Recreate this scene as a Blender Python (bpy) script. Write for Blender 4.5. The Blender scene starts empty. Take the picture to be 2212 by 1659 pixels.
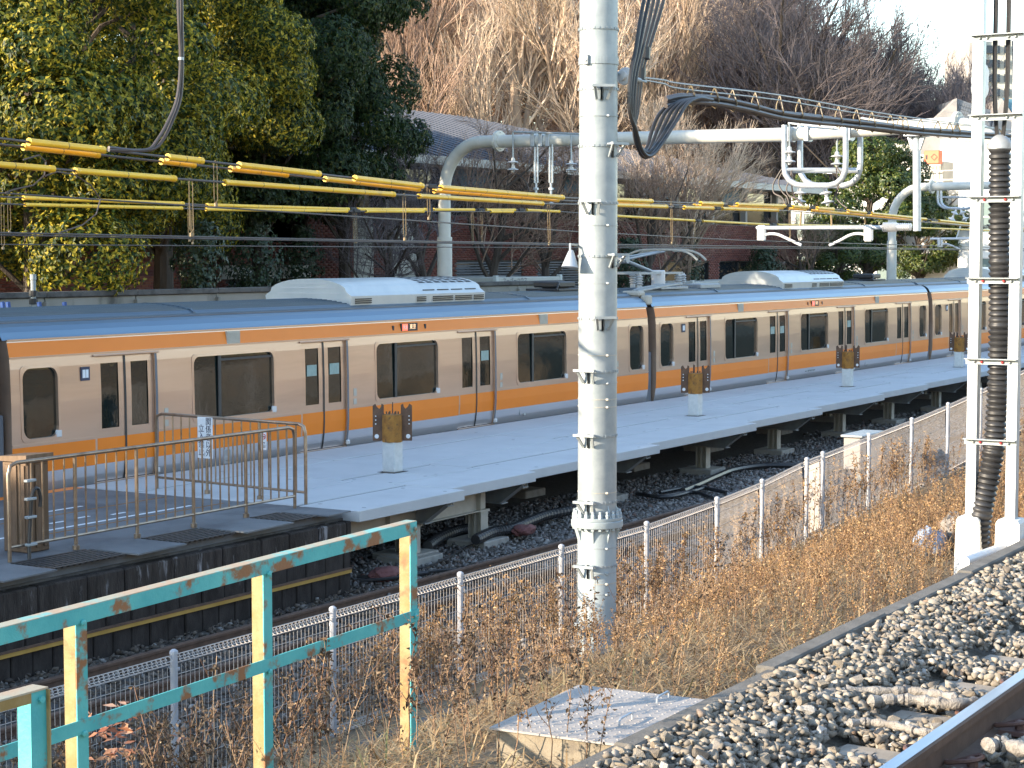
import bpy, math, random
import numpy as np
from mathutils import Vector, Matrix

random.seed(7)
rng = np.random.default_rng(11)
R = math.radians
scene = bpy.context.scene
col = scene.collection

# ------------------------------------------------------------------ camera, sky, sun, exposure
CAM = Vector((-38.27, -19.08, 4.40))
YAW, TILT, FPX = R(30.82), R(3.935), 4018.0          # focal length in pixels of a 2212 px wide picture
cam = bpy.data.cameras.new('camera')
cam.sensor_width = 36.0
cam.lens = FPX / 2212 * 36.0
cam.clip_start, cam.clip_end = 0.2, 3000
cam_o = bpy.data.objects.new('camera', cam)
cam_o.location = CAM
cam_o.rotation_euler = (R(90) - TILT, 0, YAW - R(90))
col.objects.link(cam_o)
scene.camera = cam_o

SUN_DIR = Vector((-0.82, 0.575, 0)).normalized()
SUN_EL = R(17)
world = bpy.data.worlds.new('World')
scene.world = world
world.use_nodes = True
wn = world.node_tree
sky = wn.nodes.new('ShaderNodeTexSky')
sky.sky_type = 'NISHITA'
sky.sun_disc = False
sky.sun_elevation = SUN_EL
sky.sun_rotation = math.atan2(SUN_DIR.x, SUN_DIR.y)
sky.air_density, sky.dust_density, sky.ozone_density = 1.0, 0.2, 0.5
bg = wn.nodes['Background']
bg.inputs['Strength'].default_value = 0.15
wn.links.new(sky.outputs[0], bg.inputs[0])
sl = bpy.data.lights.new('sun', 'SUN')
sl.energy = 3.3
sl.angle = R(0.55)
sl.color = (1.0, 0.84, 0.63)
sun = bpy.data.objects.new('sun', sl)
sv = Vector((SUN_DIR.x * math.cos(SUN_EL), SUN_DIR.y * math.cos(SUN_EL), math.sin(SUN_EL)))
sun.rotation_euler = sv.to_track_quat('Z', 'Y').to_euler()
sun.location = (-60, 40, 30)
col.objects.link(sun)
vs = scene.view_settings
vs.view_transform = 'Standard'
vs.look = 'None'
vs.exposure = 1.95
vs.gamma = 1.0
vs.use_curve_mapping = False
scene.cycles.max_bounces = 6
scene.cycles.diffuse_bounces = 3
scene.cycles.transparent_max_bounces = 8

# ------------------------------------------------------------------ picture measurements -> points on real planes
FW = Vector((math.cos(YAW) * math.cos(TILT), math.sin(YAW) * math.cos(TILT), -math.sin(TILT)))
RT = Vector((math.sin(YAW), -math.cos(YAW), 0))
UP = RT.cross(FW)
def ray(x, y): return FW + RT * ((x - 1106) / FPX) - UP * ((y - 829.5) / FPX)
def atY(x, y, Y):
    d = ray(x, y); return CAM + d * ((Y - CAM.y) / d.y)
def atZ(x, y, Z):
    d = ray(x, y); return CAM + d * ((Z - CAM.z) / d.z)
def atX(x, y, X):
    d = ray(x, y); return CAM + d * ((X - CAM.x) / d.x)
def atD(x, y, D): return CAM + ray(x, y) * D

# ------------------------------------------------------------------ object helpers
WL = {}
def tag(o, label=None, cat=None, group=None, kind=None):
    if label: o['label'] = label
    if cat: o['category'] = cat
    if group: o['group'] = group
    if kind: o['kind'] = kind
    return o
def thing(name, loc, label, cat, group=None, kind=None):
    o = bpy.data.objects.new(name, None)
    o.empty_display_size = 0.2
    o.location = loc
    col.objects.link(o)
    WL[o] = Vector(loc)
    return tag(o, label, cat, group, kind)
def wl(o): return WL.get(o, Vector((0, 0, 0)))
def kids(o): return list(o.children)
def copy_tree(o, parent=None):
    c = o.copy()
    col.objects.link(c)
    c.parent = parent
    for ch in kids(o): copy_tree(ch, c)
    return c

class MB:
    """collects shapes into one mesh"""
    def __init__(s): s.v, s.f, s.m = [], [], []
    def add(s, v, f, mi=0):
        b = len(s.v)
        s.v.extend([tuple(p) for p in v])
        s.f.extend([tuple(i + b for i in q) for q in f])
        s.m.extend([mi] * len(f))
        return s
    def box(s, x0, x1, y0, y1, z0, z1, mi=0):
        v = [(x, y, z) for x in (x0, x1) for y in (y0, y1) for z in (z0, z1)]
        return s.add(v, [(0, 1, 3, 2), (4, 6, 7, 5), (0, 4, 5, 1), (2, 3, 7, 6), (0, 2, 6, 4), (1, 5, 7, 3)], mi)
    def bbox(s, x0, x1, y0, y1, z0, z1, b=0.01, mi=0):
        """box with chamfered edges"""
        c = Vector(((x0 + x1) / 2, (y0 + y1) / 2, (z0 + z1) / 2))
        h = Vector(((x1 - x0) / 2, (y1 - y0) / 2, (z1 - z0) / 2))
        b = min(b, h.x * .8, h.y * .8, h.z * .8)
        vs_, idx = [], {}
        for sx in (-1, 1):
            for sy in (-1, 1):
                for sz in (-1, 1):
                    for a in range(3):
                        p = [sx * (h.x - b), sy * (h.y - b), sz * (h.z - b)]
                        p[a] = (sx, sy, sz)[a] * h[a]
                        idx[(sx, sy, sz, a)] = len(vs_)
                        vs_.append(c + Vector(p))
        F = []
        for a in range(3):
            for sg in (-1, 1):
                o1, o2 = [(1, 2), (2, 0), (0, 1)][a]
                q = []
                for (u, w) in ((-1, -1), (1, -1), (1, 1), (-1, 1)):
                    k = [0, 0, 0]; k[a] = sg; k[o1] = u; k[o2] = w
                    q.append(idx[(k[0], k[1], k[2], a)])
                F.append(q if sg > 0 else q[::-1])
        for a in range(3):
            o1, o2 = [(1, 2), (2, 0), (0, 1)][a]
            for u in (-1, 1):
                for w in (-1, 1):
                    q = []
                    for (sg, ax) in ((-1, o1), (1, o1), (1, o2), (-1, o2)):
                        k = [0, 0, 0]; k[a] = sg; k[o1] = u; k[o2] = w
                        q.append(idx[(k[0], k[1], k[2], ax)])
                    F.append(q)
        for sx in (-1, 1):
            for sy in (-1, 1):
                for sz in (-1, 1):
                    F.append([idx[(sx, sy, sz, a)] for a in range(3)])
        return s.add(vs_, F, mi)
    def obox(s, c, ax, ay, az, mi=0):
        c, ax, ay, az = Vector(c), Vector(ax), Vector(ay), Vector(az)
        v = [c + ax * i + ay * j + az * k for i in (-1, 1) for j in (-1, 1) for k in (-1, 1)]
        return s.add(v, [(0, 1, 3, 2), (4, 6, 7, 5), (0, 4, 5, 1), (2, 3, 7, 6), (0, 2, 6, 4), (1, 5, 7, 3)], mi)
    def bar(s, a, b, w, h, up=(0, 0, 1), mi=0):
        a, b = Vector(a), Vector(b)
        d = (b - a)
        L = d.length
        d.normalize()
        u = Vector(up)
        sd = d.cross(u)
        if sd.length < 1e-4: sd = d.cross(Vector((1, 0, 0)))
        sd.normalize()
        u = sd.cross(d)
        return s.obox((a + b) / 2, d * L / 2, sd * w / 2, u * h / 2, mi)
    def tube(s, pts, r, n=8, caps=True, mi=0):
        pts = [Vector(p) for p in pts]
        k = len(pts)
        rs = r if hasattr(r, '__len__') else [r] * k
        T = []
        for i in range(k):
            d = pts[min(i + 1, k - 1)] - pts[max(i - 1, 0)]
            T.append(d.normalized() if d.length > 1e-9 else Vector((0, 0, 1)))
        a = Vector((0, 0, 1)) if abs(T[0].z) < .9 else Vector((1, 0, 0))
        nrm = (a - T[0] * a.dot(T[0])).normalized()
        V = []
        for i in range(k):
            nrm = nrm - T[i] * nrm.dot(T[i])
            nrm = nrm.normalized() if nrm.length > 1e-6 else T[i].orthogonal().normalized()
            bn = T[i].cross(nrm)
            for j in range(n):
                t = 2 * math.pi * j / n
                V.append(pts[i] + (nrm * math.cos(t) + bn * math.sin(t)) * rs[i])
        F = [(i * n + j, i * n + (j + 1) % n, (i + 1) * n + (j + 1) % n, (i + 1) * n + j) for i in range(k - 1) for j in range(n)]
        if caps:
            F.append(tuple(range(n))[::-1]); F.append(tuple((k - 1) * n + j for j in range(n)))
        return s.add(V, F, mi)
    def lathe(s, prof, o, ax=(0, 0, 1), n=16, mi=0):
        o, ax = Vector(o), Vector(ax).normalized()
        pts = [o + ax * z for r, z in prof]
        u = ax.orthogonal().normalized(); w = ax.cross(u)
        V = [p + (u * math.cos(2 * math.pi * j / n) + w * math.sin(2 * math.pi * j / n)) * max(prof[i][0], 1e-4) for i, p in enumerate(pts) for j in range(n)]
        k = len(pts)
        F = [(i * n + j, i * n + (j + 1) % n, (i + 1) * n + (j + 1) % n, (i + 1) * n + j) for i in range(k - 1) for j in range(n)]
        F.append(tuple(range(n))[::-1]); F.append(tuple((k - 1) * n + j for j in range(n)))
        return s.add(V, F, mi)
    def prism(s, poly, ax, a0, a1, mi=0):
        """poly of 2D points in the plane across axis ax ('x': (y,z), 'y': (x,z), 'z': (x,y))"""
        def P(q, a): return (a, q[0], q[1]) if ax == 'x' else (q[0], a, q[1]) if ax == 'y' else (q[0], q[1], a)
        n = len(poly)
        V = [P(q, a0) for q in poly] + [P(q, a1) for q in poly]
        F = [tuple(range(n)), tuple(range(n, 2 * n))[::-1]] + [(i, n + i, n + (i + 1) % n, (i + 1) % n) for i in range(n)]
        return s.add(V, F, mi)
    def build(s, name, mats, parent=None, origin=None, smooth=False, fix=True):
        me = bpy.data.meshes.new(name)
        if origin is None: origin = wl(parent) if parent else Vector((0, 0, 0))
        ox, oy, oz = origin
        me.from_pydata([(x - ox, y - oy, z - oz) for x, y, z in s.v], [], s.f)
        if not isinstance(mats, (list, tuple)): mats = [mats]
        for m in mats: me.materials.append(m)
        if len(mats) > 1: me.polygons.foreach_set('material_index', s.m)
        if fix:
            import bmesh
            b = bmesh.new(); b.from_mesh(me)
            bmesh.ops.recalc_face_normals(b, faces=b.faces)
            b.to_mesh(me); b.free()
        if smooth:
            me.polygons.foreach_set('use_smooth', [True] * len(me.polygons))
            try: me.set_sharp_from_angle(angle=R(38))
            except Exception: pass
        me.update()
        o = bpy.data.objects.new(name, me)
        col.objects.link(o)
        if parent:
            o.parent = parent
            o.location = Vector(origin) - wl(parent)
            WL[o] = Vector(origin)
        else:
            o.location = origin
            WL[o] = Vector(origin)
        return o
def big(name, V, F, mats, mi=None, parent=None, smooth=False, k=3):
    """mesh from numpy arrays of k-sided faces"""
    me = bpy.data.meshes.new(name)
    V = np.asarray(V, np.float32); F = np.asarray(F, np.int32)
    me.vertices.add(len(V)); me.vertices.foreach_set('co', V.ravel())
    me.loops.add(F.size); me.loops.foreach_set('vertex_index', F.ravel())
    me.polygons.add(len(F))
    me.polygons.foreach_set('loop_start', np.arange(0, F.size, k, dtype=np.int32))
    if not isinstance(mats, (list, tuple)): mats = [mats]
    for m in mats: me.materials.append(m)
    if mi is not None: me.polygons.foreach_set('material_index', np.asarray(mi, np.int32))
    if smooth: me.polygons.foreach_set('use_smooth', [True] * len(F))
    me.update(calc_edges=True); me.validate()
    o = bpy.data.objects.new(name, me)
    col.objects.link(o)
    if parent: o.parent = parent
    return o
def piece(mesh, name, parent, loc=(0, 0, 0), rot=(0, 0, 0), sc=(1, 1, 1)):
    o = bpy.data.objects.new(name, mesh)
    col.objects.link(o)
    o.parent = parent
    o.location, o.rotation_euler, o.scale = loc, rot, sc
    return o
def to_mesh(o):
    """a text object turned into a plain mesh object"""
    me = bpy.data.meshes.new_from_object(o.evaluated_get(bpy.context.evaluated_depsgraph_get()))
    n = bpy.data.objects.new(o.name, me); col.objects.link(n)
    n.parent = o.parent; n.location, n.rotation_euler, n.scale = o.location, o.rotation_euler, o.scale
    cu = o.data; bpy.data.objects.remove(o); bpy.data.curves.remove(cu)
    return n
def smooth_path(pts, k=6):
    """Catmull-Rom through the points"""
    P = [Vector(p) for p in pts]
    P = [P[0] * 2 - P[1]] + P + [P[-1] * 2 - P[-2]]
    out = []
    for i in range(1, len(P) - 2):
        for j in range(k):
            t = j / k
            a, b, c, d = P[i - 1], P[i], P[i + 1], P[i + 2]
            out.append(((b * 2) + (c - a) * t + (a * 2 - b * 5 + c * 4 - d) * t * t + (b * 3 - a - c * 3 + d) * t ** 3) * .5)
    out.append(P[-2])
    return out

# ------------------------------------------------------------------ materials
def mat(name, c1, c2=None, sc=4.0, rough=.6, metal=0.0, bump=0.0, bsc=40.0, c3=None, s3=2.0, t3=(.55, .7), spec=.5,
        stretch=(1, 1, 1), detail=5, ior=None, island=None, rvar=0.0, transl=0.0, bdist=.01):
    m = bpy.data.materials.new(name); m.use_nodes = True
    N, L = m.node_tree.nodes, m.node_tree.links
    b = N['Principled BSDF']
    b.inputs['Roughness'].default_value = rough
    b.inputs['Metallic'].default_value = metal
    b.inputs['Specular IOR Level'].default_value = spec
    if ior: b.inputs['IOR'].default_value = ior
    tc = N.new('ShaderNodeTexCoord'); mp = N.new('ShaderNodeMapping')
    mp.inputs['Scale'].default_value = stretch
    L.new(tc.outputs['Object'], mp.inputs[0])
    out = None
    def noise(scale, det=detail):
        n = N.new('ShaderNodeTexNoise'); n.inputs['Scale'].default_value = scale; n.inputs['Detail'].default_value = det
        n.inputs['Roughness'].default_value = .62
        L.new(mp.outputs[0], n.inputs['Vector']); return n
    def ramp(src, a, bb, lo, hi):
        r = N.new('ShaderNodeValToRGB'); r.color_ramp.elements[0].position = lo; r.color_ramp.elements[1].position = hi
        r.color_ramp.elements[0].color = (*a, 1); r.color_ramp.elements[1].color = (*bb, 1)
        L.new(src, r.inputs[0]); return r.outputs[0]
    if island:                                           # every separate piece gets its own tone
        g = N.new('ShaderNodeNewGeometry')
        r = N.new('ShaderNodeValToRGB'); r.color_ramp.interpolation = 'LINEAR'
        els = r.color_ramp.elements
        while len(els) < len(island): els.new(.5)
        for i, (p, c) in enumerate(island): els[i].position = p; els[i].color = (*c, 1)
        L.new(g.outputs['Random Per Island'], r.inputs[0]); out = r.outputs[0]
        if c2:
            mx = N.new('ShaderNodeMix'); mx.data_type = 'RGBA'; mx.blend_type = 'MULTIPLY'; mx.inputs[0].default_value = 1
            L.new(out, mx.inputs[6]); L.new(ramp(noise(sc).outputs[0], c1, c2, .35, .65), mx.inputs[7]); out = mx.outputs[2]
    elif c2: out = ramp(noise(sc).outputs[0], c1, c2, .35, .65)
    if c3:
        n3 = noise(s3, 8)
        r3 = N.new('ShaderNodeValToRGB'); r3.color_ramp.elements[0].position, r3.color_ramp.elements[1].position = t3
        L.new(n3.outputs[0], r3.inputs[0])
        mx = N.new('ShaderNodeMix'); mx.data_type = 'RGBA'
        L.new(r3.outputs[0], mx.inputs[0])
        if out: L.new(out, mx.inputs[6])
        else: mx.inputs[6].default_value = (*c1, 1)
        mx.inputs[7].default_value = (*c3, 1); out = mx.outputs[2]
    if out: L.new(out, b.inputs['Base Color'])
    else: b.inputs['Base Color'].default_value = (*c1, 1)
    if rvar:
        rr = N.new('ShaderNodeMapRange'); rr.inputs[3].default_value = max(0, rough - rvar); rr.inputs[4].default_value = min(1, rough + rvar)
        L.new(noise(sc * 2).outputs[0], rr.inputs[0]); L.new(rr.outputs[0], b.inputs['Roughness'])
    if bump:
        bp = N.new('ShaderNodeBump'); bp.inputs['Strength'].default_value = bump; bp.inputs['Distance'].default_value = bdist
        L.new(noise(bsc).outputs[0], bp.inputs['Height']); L.new(bp.outputs[0], b.inputs['Normal'])
    if transl:
        tr = N.new('ShaderNodeBsdfTranslucent'); ms = N.new('ShaderNodeMixShader'); ms.inputs[0].default_value = transl
        if out: L.new(out, tr.inputs[0])
        else: tr.inputs[0].default_value = (*c1, 1)
        L.new(b.outputs[0], ms.inputs[1]); L.new(tr.outputs[0], ms.inputs[2])
        L.new(ms.outputs[0], N['Material Output'].inputs[0])
    return m
def emit(name, c, s):
    m = bpy.data.materials.new(name); m.use_nodes = True
    b = m.node_tree.nodes['Principled BSDF']
    b.inputs['Base Color'].default_value = (*c, 1); b.inputs['Emission Color'].default_value = (*c, 1); b.inputs['Emission Strength'].default_value = s
    return m

M = {}
M['galv'] = mat('galvanised_steel', (.27, .305, .32), (.36, .39, .40), sc=5, rough=.45, metal=.2, bump=.05, bsc=9, c3=(.29, .28, .26), s3=3, t3=(.72, .85))
M['polepaint'] = mat('grey_pole_paint', (.31, .36, .38), (.36, .41, .43), sc=3, rough=.5, bump=.05, bsc=60)
M['portal'] = mat('aged_grey_paint', (.50, .49, .44), (.57, .56, .51), sc=3, rough=.55, c3=(.40, .33, .24), s3=2.5, t3=(.64, .8), bump=.1, bsc=30)
M['bright_steel'] = mat('bright_galvanised', (.40, .43, .46), (.50, .53, .56), sc=8, rough=.4, metal=.4)
M['fence_white'] = mat('pvc_coated_wire', (.42, .375, .34), (.50, .45, .41), sc=3, rough=.55)
M['fence_post'] = mat('fence_post_grey', (.36, .37, .40), (.44, .44, .46), sc=6, rough=.5)
M['teal'] = mat('weathered_teal_paint', (.055, .36, .37), (.10, .45, .43), sc=4, rough=.55, c3=(.24, .11, .045), s3=5.5, t3=(.53, .61), bump=.25, bsc=50)
M['teal_top'] = mat('worn_teal_paint', (.34, .36, .28), (.42, .30, .20), sc=7, rough=.65, c3=(.16, .42, .40), s3=5, t3=(.52, .62), bump=.3, bsc=50)
M['teal_glare'] = mat('sun_glare_and_rust', (.25, .165, .05), (.34, .26, .13), sc=5, rough=.6, c3=(.22, .11, .045), s3=6, t3=(.56, .68), bump=.25, bsc=50)  # yellow base stands for sun glare on teal paint; brown patches are rust
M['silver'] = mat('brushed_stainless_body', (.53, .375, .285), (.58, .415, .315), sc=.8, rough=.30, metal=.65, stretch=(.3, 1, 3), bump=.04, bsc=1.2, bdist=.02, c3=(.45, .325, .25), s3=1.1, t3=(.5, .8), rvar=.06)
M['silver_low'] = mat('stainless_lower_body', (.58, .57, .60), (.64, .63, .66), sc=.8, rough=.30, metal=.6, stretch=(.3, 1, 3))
M['orange'] = mat('orange_band', (.78, .205, .012), (.82, .22, .014), sc=1, rough=.45, spec=.3)
M['roof'] = mat('grey_roof', (.075, .115, .16), (.095, .14, .185), sc=1.5, rough=.42, metal=.2, stretch=(.25, 3, 3), c3=(.15, .16, .18), s3=.9, t3=(.6, .75))
M['roof_band'] = mat('steel_roof_edge', (.13, .20, .27), (.16, .23, .30), sc=1, rough=.34, metal=.6, stretch=(.3, 2, 2))
M['roof_dark'] = mat('dark_roof_trough', (.10, .115, .14), (.14, .15, .17), sc=2, rough=.55)
M['rubber'] = mat('black_rubber', (.022, .022, .024), (.035, .034, .035), sc=6, rough=.48)
M['dark'] = mat('dark_underframe', (.03, .03, .032), (.05, .045, .04), sc=4, rough=.7)
M['glass'] = mat('dark_train_glass', (.008, .016, .015), rough=.03, ior=1.72, bump=.12, bsc=2.2, spec=.5, bdist=.02)
M['glass_b'] = mat('dark_window_glass', (.015, .018, .022), rough=.05, ior=1.6, bump=.04, bsc=2.0)
M['ac'] = mat('air_conditioner_shell', (.52, .55, .55), (.60, .62, .60), sc=2, rough=.38, metal=.35)
M['black'] = mat('black_grille', (.014, .014, .016), rough=.6)
M['white'] = mat('white_enamel', (.60, .60, .60), rough=.35)
M['porcelain'] = mat('grey_porcelain', (.46, .46, .45), (.55, .55, .54), sc=9, rough=.25)
M['concrete_new'] = mat('new_concrete', (.44, .46, .475), (.48, .50, .515), sc=1.2, rough=.8, bump=.08, bsc=90, c3=(.38, .40, .42), s3=.9, t3=(.5, .85))
M['chamber'] = mat('tan_chamber_concrete', (.20, .165, .12), (.27, .23, .17), sc=5, rough=.9, bump=.4, bsc=40, c3=(.12, .10, .08), s3=4, t3=(.52, .7))
M['joint'] = mat('joint_sealant', (.07, .085, .10), (.10, .115, .13), sc=4, rough=.7)
M['socket_grey'] = mat('socket_plug', (.30, .32, .34), rough=.7)
M['concrete'] = mat('grey_concrete', (.30, .28, .25), (.40, .38, .34), sc=3, rough=.85, bump=.3, bsc=60, c3=(.20, .18, .16), s3=2, t3=(.55, .75))
M['concrete_dark'] = mat('stained_concrete', (.075, .07, .065), (.13, .12, .11), sc=3, rough=.85, bump=.4, bsc=40, c3=(.04, .036, .036), s3=4, t3=(.5, .7))
M['cap_stained'] = mat('lime_streaked_concrete', (.032, .026, .023), (.07, .058, .052), sc=4, rough=.9, spec=.2, bump=.9, bsc=25, bdist=.03, c3=(.30, .29, .30), s3=3.2, t3=(.58, .70), stretch=(2.6, 2.6, .5))
M['kerb'] = mat('weathered_kerb', (.11, .10, .085), (.17, .155, .135), sc=4, rough=.9, bump=.5, bsc=50, c3=(.09, .08, .07), s3=3, t3=(.52, .7))
M['sticker'] = mat('pale_sticker', (.20, .30, .28), (.26, .36, .34), sc=9, rough=.4)
M['block'] = mat('sooty_block', (.026, .021, .019), (.05, .042, .038), sc=5, rough=.95, spec=.2, bump=.6, bsc=45, c3=(.13, .12, .12), s3=3, t3=(.64, .8), stretch=(1.5, 1.5, .6))
M['asphalt'] = mat('platform_asphalt', (.10, .11, .12), (.15, .16, .17), sc=1.6, rough=.62, bump=.2, bsc=90, c3=(.075, .08, .09), s3=.9, t3=(.5, .65))
M['rust'] = mat('rust', (.20, .085, .016), (.36, .17, .03), sc=7, rough=.8, c3=(.07, .04, .025), s3=9, t3=(.55, .7), bump=.3, bsc=70)
M['rust_dark'] = mat('dark_rust', (.085, .05, .035), (.14, .08, .05), sc=9, rough=.85, bump=.3, bsc=70)
M['stub'] = mat('hot_dip_stub', (.50, .55, .56), (.60, .64, .65), sc=10, rough=.4, metal=.35, c3=(.42, .33, .20), s3=6, t3=(.68, .8))
M['steel_dark'] = mat('grey_structural_steel', (.28, .30, .32), (.34, .36, .37), sc=6, rough=.5, metal=.3)
M['beige_steel'] = mat('primed_steel', (.40, .37, .31), (.46, .43, .37), sc=6, rough=.6)
M['stainless_rail'] = mat('stained_stainless_rail', (.25, .18, .125), (.36, .28, .21), sc=6, rough=.32, metal=.7, c3=(.16, .10, .06), s3=5, t3=(.56, .75))
M['cabinet'] = mat('brown_cabinet', (.13, .085, .05), (.18, .12, .08), sc=5, rough=.5, metal=.3, stretch=(3, 3, .4))
M['yellow'] = mat('yellow_wire_guard', (.80, .45, .018), (.88, .54, .03), sc=2, rough=.4, c3=(.50, .30, .06), s3=3, t3=(.6, .8))
M['cable'] = mat('dark_cable', (.045, .035, .033), (.07, .055, .05), sc=5, rough=.45)
M['cable_black'] = mat('black_cable_sheath', (.016, .016, .018), (.028, .027, .028), sc=5, rough=.42)
M['copper'] = mat('brown_hanger_wire', (.24, .17, .09), (.30, .22, .12), sc=9, rough=.6)
M['hook'] = mat('tarnished_hook', (.10, .075, .045), (.20, .15, .08), sc=9, rough=.5)
M['rail_side'] = mat('rusty_rail_web', (.085, .048, .032), (.13, .075, .05), sc=8, rough=.75, bump=.2, bsc=60)
M['rail_top'] = mat('polished_rail_head', (.26, .33, .43), (.32, .39, .48), sc=6, rough=.3, metal=1.0, stretch=(.2, 4, 1))
M['sleeper'] = mat('weathered_sleeper', (.26, .225, .18), (.34, .30, .25), sc=5, rough=.85, bump=.3, bsc=60, c3=(.18, .13, .09), s3=4, t3=(.55, .7))
M['clip'] = mat('rusted_clip', (.10, .05, .04), (.15, .08, .06), sc=10, rough=.6)
M['plastic_wrap'] = mat('dirty_plastic_wrap', (.20, .175, .15), (.33, .30, .265), sc=9, rough=.55, bump=1.0, bsc=24, bdist=.03)
M['blue_sheet'] = mat('blue_grey_sheet', (.28, .36, .48), (.40, .46, .54), sc=5, rough=.45, bump=.9, bsc=9, bdist=.05, c3=(.5, .5, .5), s3=3, t3=(.55, .7))
M['white_conc'] = mat('white_painted_concrete', (.70, .68, .63), (.78, .76, .71), sc=3, rough=.75, bump=.2, bsc=40, c3=(.55, .50, .42), s3=3, t3=(.62, .8))
M['ochre'] = mat('ochre_conduit', (.38, .22, .04), (.45, .27, .06), sc=4, rough=.6)
M['plate'] = mat('checker_plate', (.33, .30, .275), (.38, .345, .315), sc=4, rough=.7, metal=0, c3=(.36, .32, .28), s3=3, t3=(.6, .8))
M['brick'] = mat('brick', (1, 1, 1), (.75, .72, .7), sc=.6, rough=.85, island=[(0, (.15, .045, .035)), (.45, (.20, .06, .045)), (.8, (.23, .085, .06)), (1, (.12, .05, .05))])
M['mortar'] = mat('mortar', (.12, .085, .075), (.15, .11, .095), sc=3, rough=.9)
M['slate'] = mat('grey_metal_roof', (.055, .062, .085), (.07, .078, .10), sc=.7, rough=.65, metal=0)
M['fascia'] = mat('pale_fascia', (.50, .47, .41), (.56, .53, .47), sc=1.5, rough=.6)
M['wall_pale'] = mat('pale_wall', (.44, .43, .38), (.50, .49, .44), sc=1, rough=.8)
M['wall_white'] = mat('white_wall', (.72, .72, .70), (.78, .78, .76), sc=.8, rough=.75)
M['wall_grey'] = mat('grey_brown_wall', (.30, .27, .25), (.36, .33, .31), sc=1, rough=.8)
M['wall_low'] = mat('low_concrete_wall', (.24, .225, .19), (.30, .28, .245), sc=1.2, rough=.9, c3=(.09, .085, .075), s3=1.5, t3=(.55, .72), stretch=(1, 1, .5))
M['container'] = mat('container_paint', (.46, .48, .45), (.52, .54, .51), sc=1, rough=.6)
M['blue_glass'] = mat('bluish_facade', (.13, .155, .25), (.17, .20, .29), sc=.1, rough=.35)
M['slate_blue'] = mat('blue_roof', (.06, .16, .24), (.08, .20, .28), sc=1, rough=.6)
M['orange_box'] = mat('orange_red_box', (.65, .15, .06), rough=.5)
M['blue_paint'] = mat('blue_paint', (.02, .07, .26), rough=.5)
M['red'] = mat('red_paint', (.55, .05, .05), rough=.5)
M['ink'] = mat('dark_ink', (.03, .035, .07), rough=.6)
M['sign_white'] = mat('sign_white', (.62, .66, .70), (.72, .75, .78), sc=8, rough=.55, c3=(.40, .42, .45), s3=6, t3=(.6, .7))
M['led'] = emit('led_white', (.9, .55, .3), .5)
M['led_red'] = emit('led_red', (.85, .12, .06), .6)
M['bark'] = mat('bark', (.05, .038, .03), (.085, .065, .05), sc=6, rough=.9, bump=.8, bsc=20, stretch=(1, 1, .3), bdist=.03)
M['bark_pale'] = mat('pale_bark', (.22, .16, .115), (.30, .22, .16), sc=4, rough=.85)
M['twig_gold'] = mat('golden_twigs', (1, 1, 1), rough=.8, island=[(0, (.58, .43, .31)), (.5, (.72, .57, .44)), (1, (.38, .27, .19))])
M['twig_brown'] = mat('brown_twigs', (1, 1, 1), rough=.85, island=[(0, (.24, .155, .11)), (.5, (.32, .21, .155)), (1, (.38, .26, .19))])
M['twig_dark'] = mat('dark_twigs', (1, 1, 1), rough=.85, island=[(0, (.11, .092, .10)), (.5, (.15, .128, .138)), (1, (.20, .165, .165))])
M['leaf_y'] = mat('sunny_evergreen_leaves', (1, 1, 1), rough=.5, spec=.35, transl=.4, island=[(0, (.018, .042, .012)), (.38, (.032, .065, .014)), (.58, (.17, .18, .02)), (1, (.55, .43, .04))])  # yellow-green new leaves, yellowed further to carry sunlight on the left crowns
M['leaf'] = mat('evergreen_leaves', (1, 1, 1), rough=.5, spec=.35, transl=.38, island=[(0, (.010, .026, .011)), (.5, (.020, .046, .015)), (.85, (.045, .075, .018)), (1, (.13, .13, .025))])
M['leaf_r'] = mat('bright_evergreen_leaves', (1, 1, 1), rough=.45, transl=.2, island=[(0, (.018, .04, .010)), (.5, (.045, .08, .015)), (1, (.15, .16, .025))])
M['ivy'] = mat('ivy_leaves', (1, 1, 1), rough=.45, island=[(0, (.012, .030, .014)), (.6, (.022, .050, .020)), (1, (.045, .06, .022))])
M['weed_stem'] = mat('dry_stems', (1, 1, 1), rough=.8, island=[(0, (.13, .065, .04)), (.4, (.22, .12, .07)), (.75, (.32, .21, .13)), (1, (.42, .31, .20))])
M['weed_leaf_dark'] = mat('dark_dry_leaves', (1, 1, 1), rough=.9, transl=.1, island=[(0, (.045, .03, .02)), (.5, (.11, .07, .042)), (.85, (.20, .135, .08)), (1, (.34, .24, .15))])  # dark seed heads, and shade on the near stalks put into the colour
M['weed_leaf'] = mat('dry_leaves', (1, 1, 1), rough=.85, transl=.15, island=[(0, (.13, .072, .03)), (.4, (.30, .175, .078)), (.8, (.46, .285, .13)), (1, (.55, .38, .21))])
M['straw'] = mat('straw', (1, 1, 1), rough=.8, transl=.15, island=[(0, (.18, .11, .052)), (.5, (.34, .225, .11)), (.9, (.47, .34, .19)), (1, (.15, .16, .06))])
M['soil'] = mat('dry_soil', (.16, .115, .07), (.25, .185, .115), sc=1.5, rough=.95, bump=.6, bsc=14, bdist=.05, c3=(.10, .075, .05), s3=2.2, t3=(.5, .7))
M['stone'] = mat('ballast_stones', (1, 1, 1), (.7, .7, .7), sc=20, rough=.95, spec=.15, bump=.3, bsc=60,
                 island=[(0, (.20, .17, .14)), (.3, (.27, .235, .19)), (.6, (.33, .29, .235)), (.88, (.38, .34, .285)), (.96, (.47, .44, .40)), (1, (.22, .15, .105))])
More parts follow.
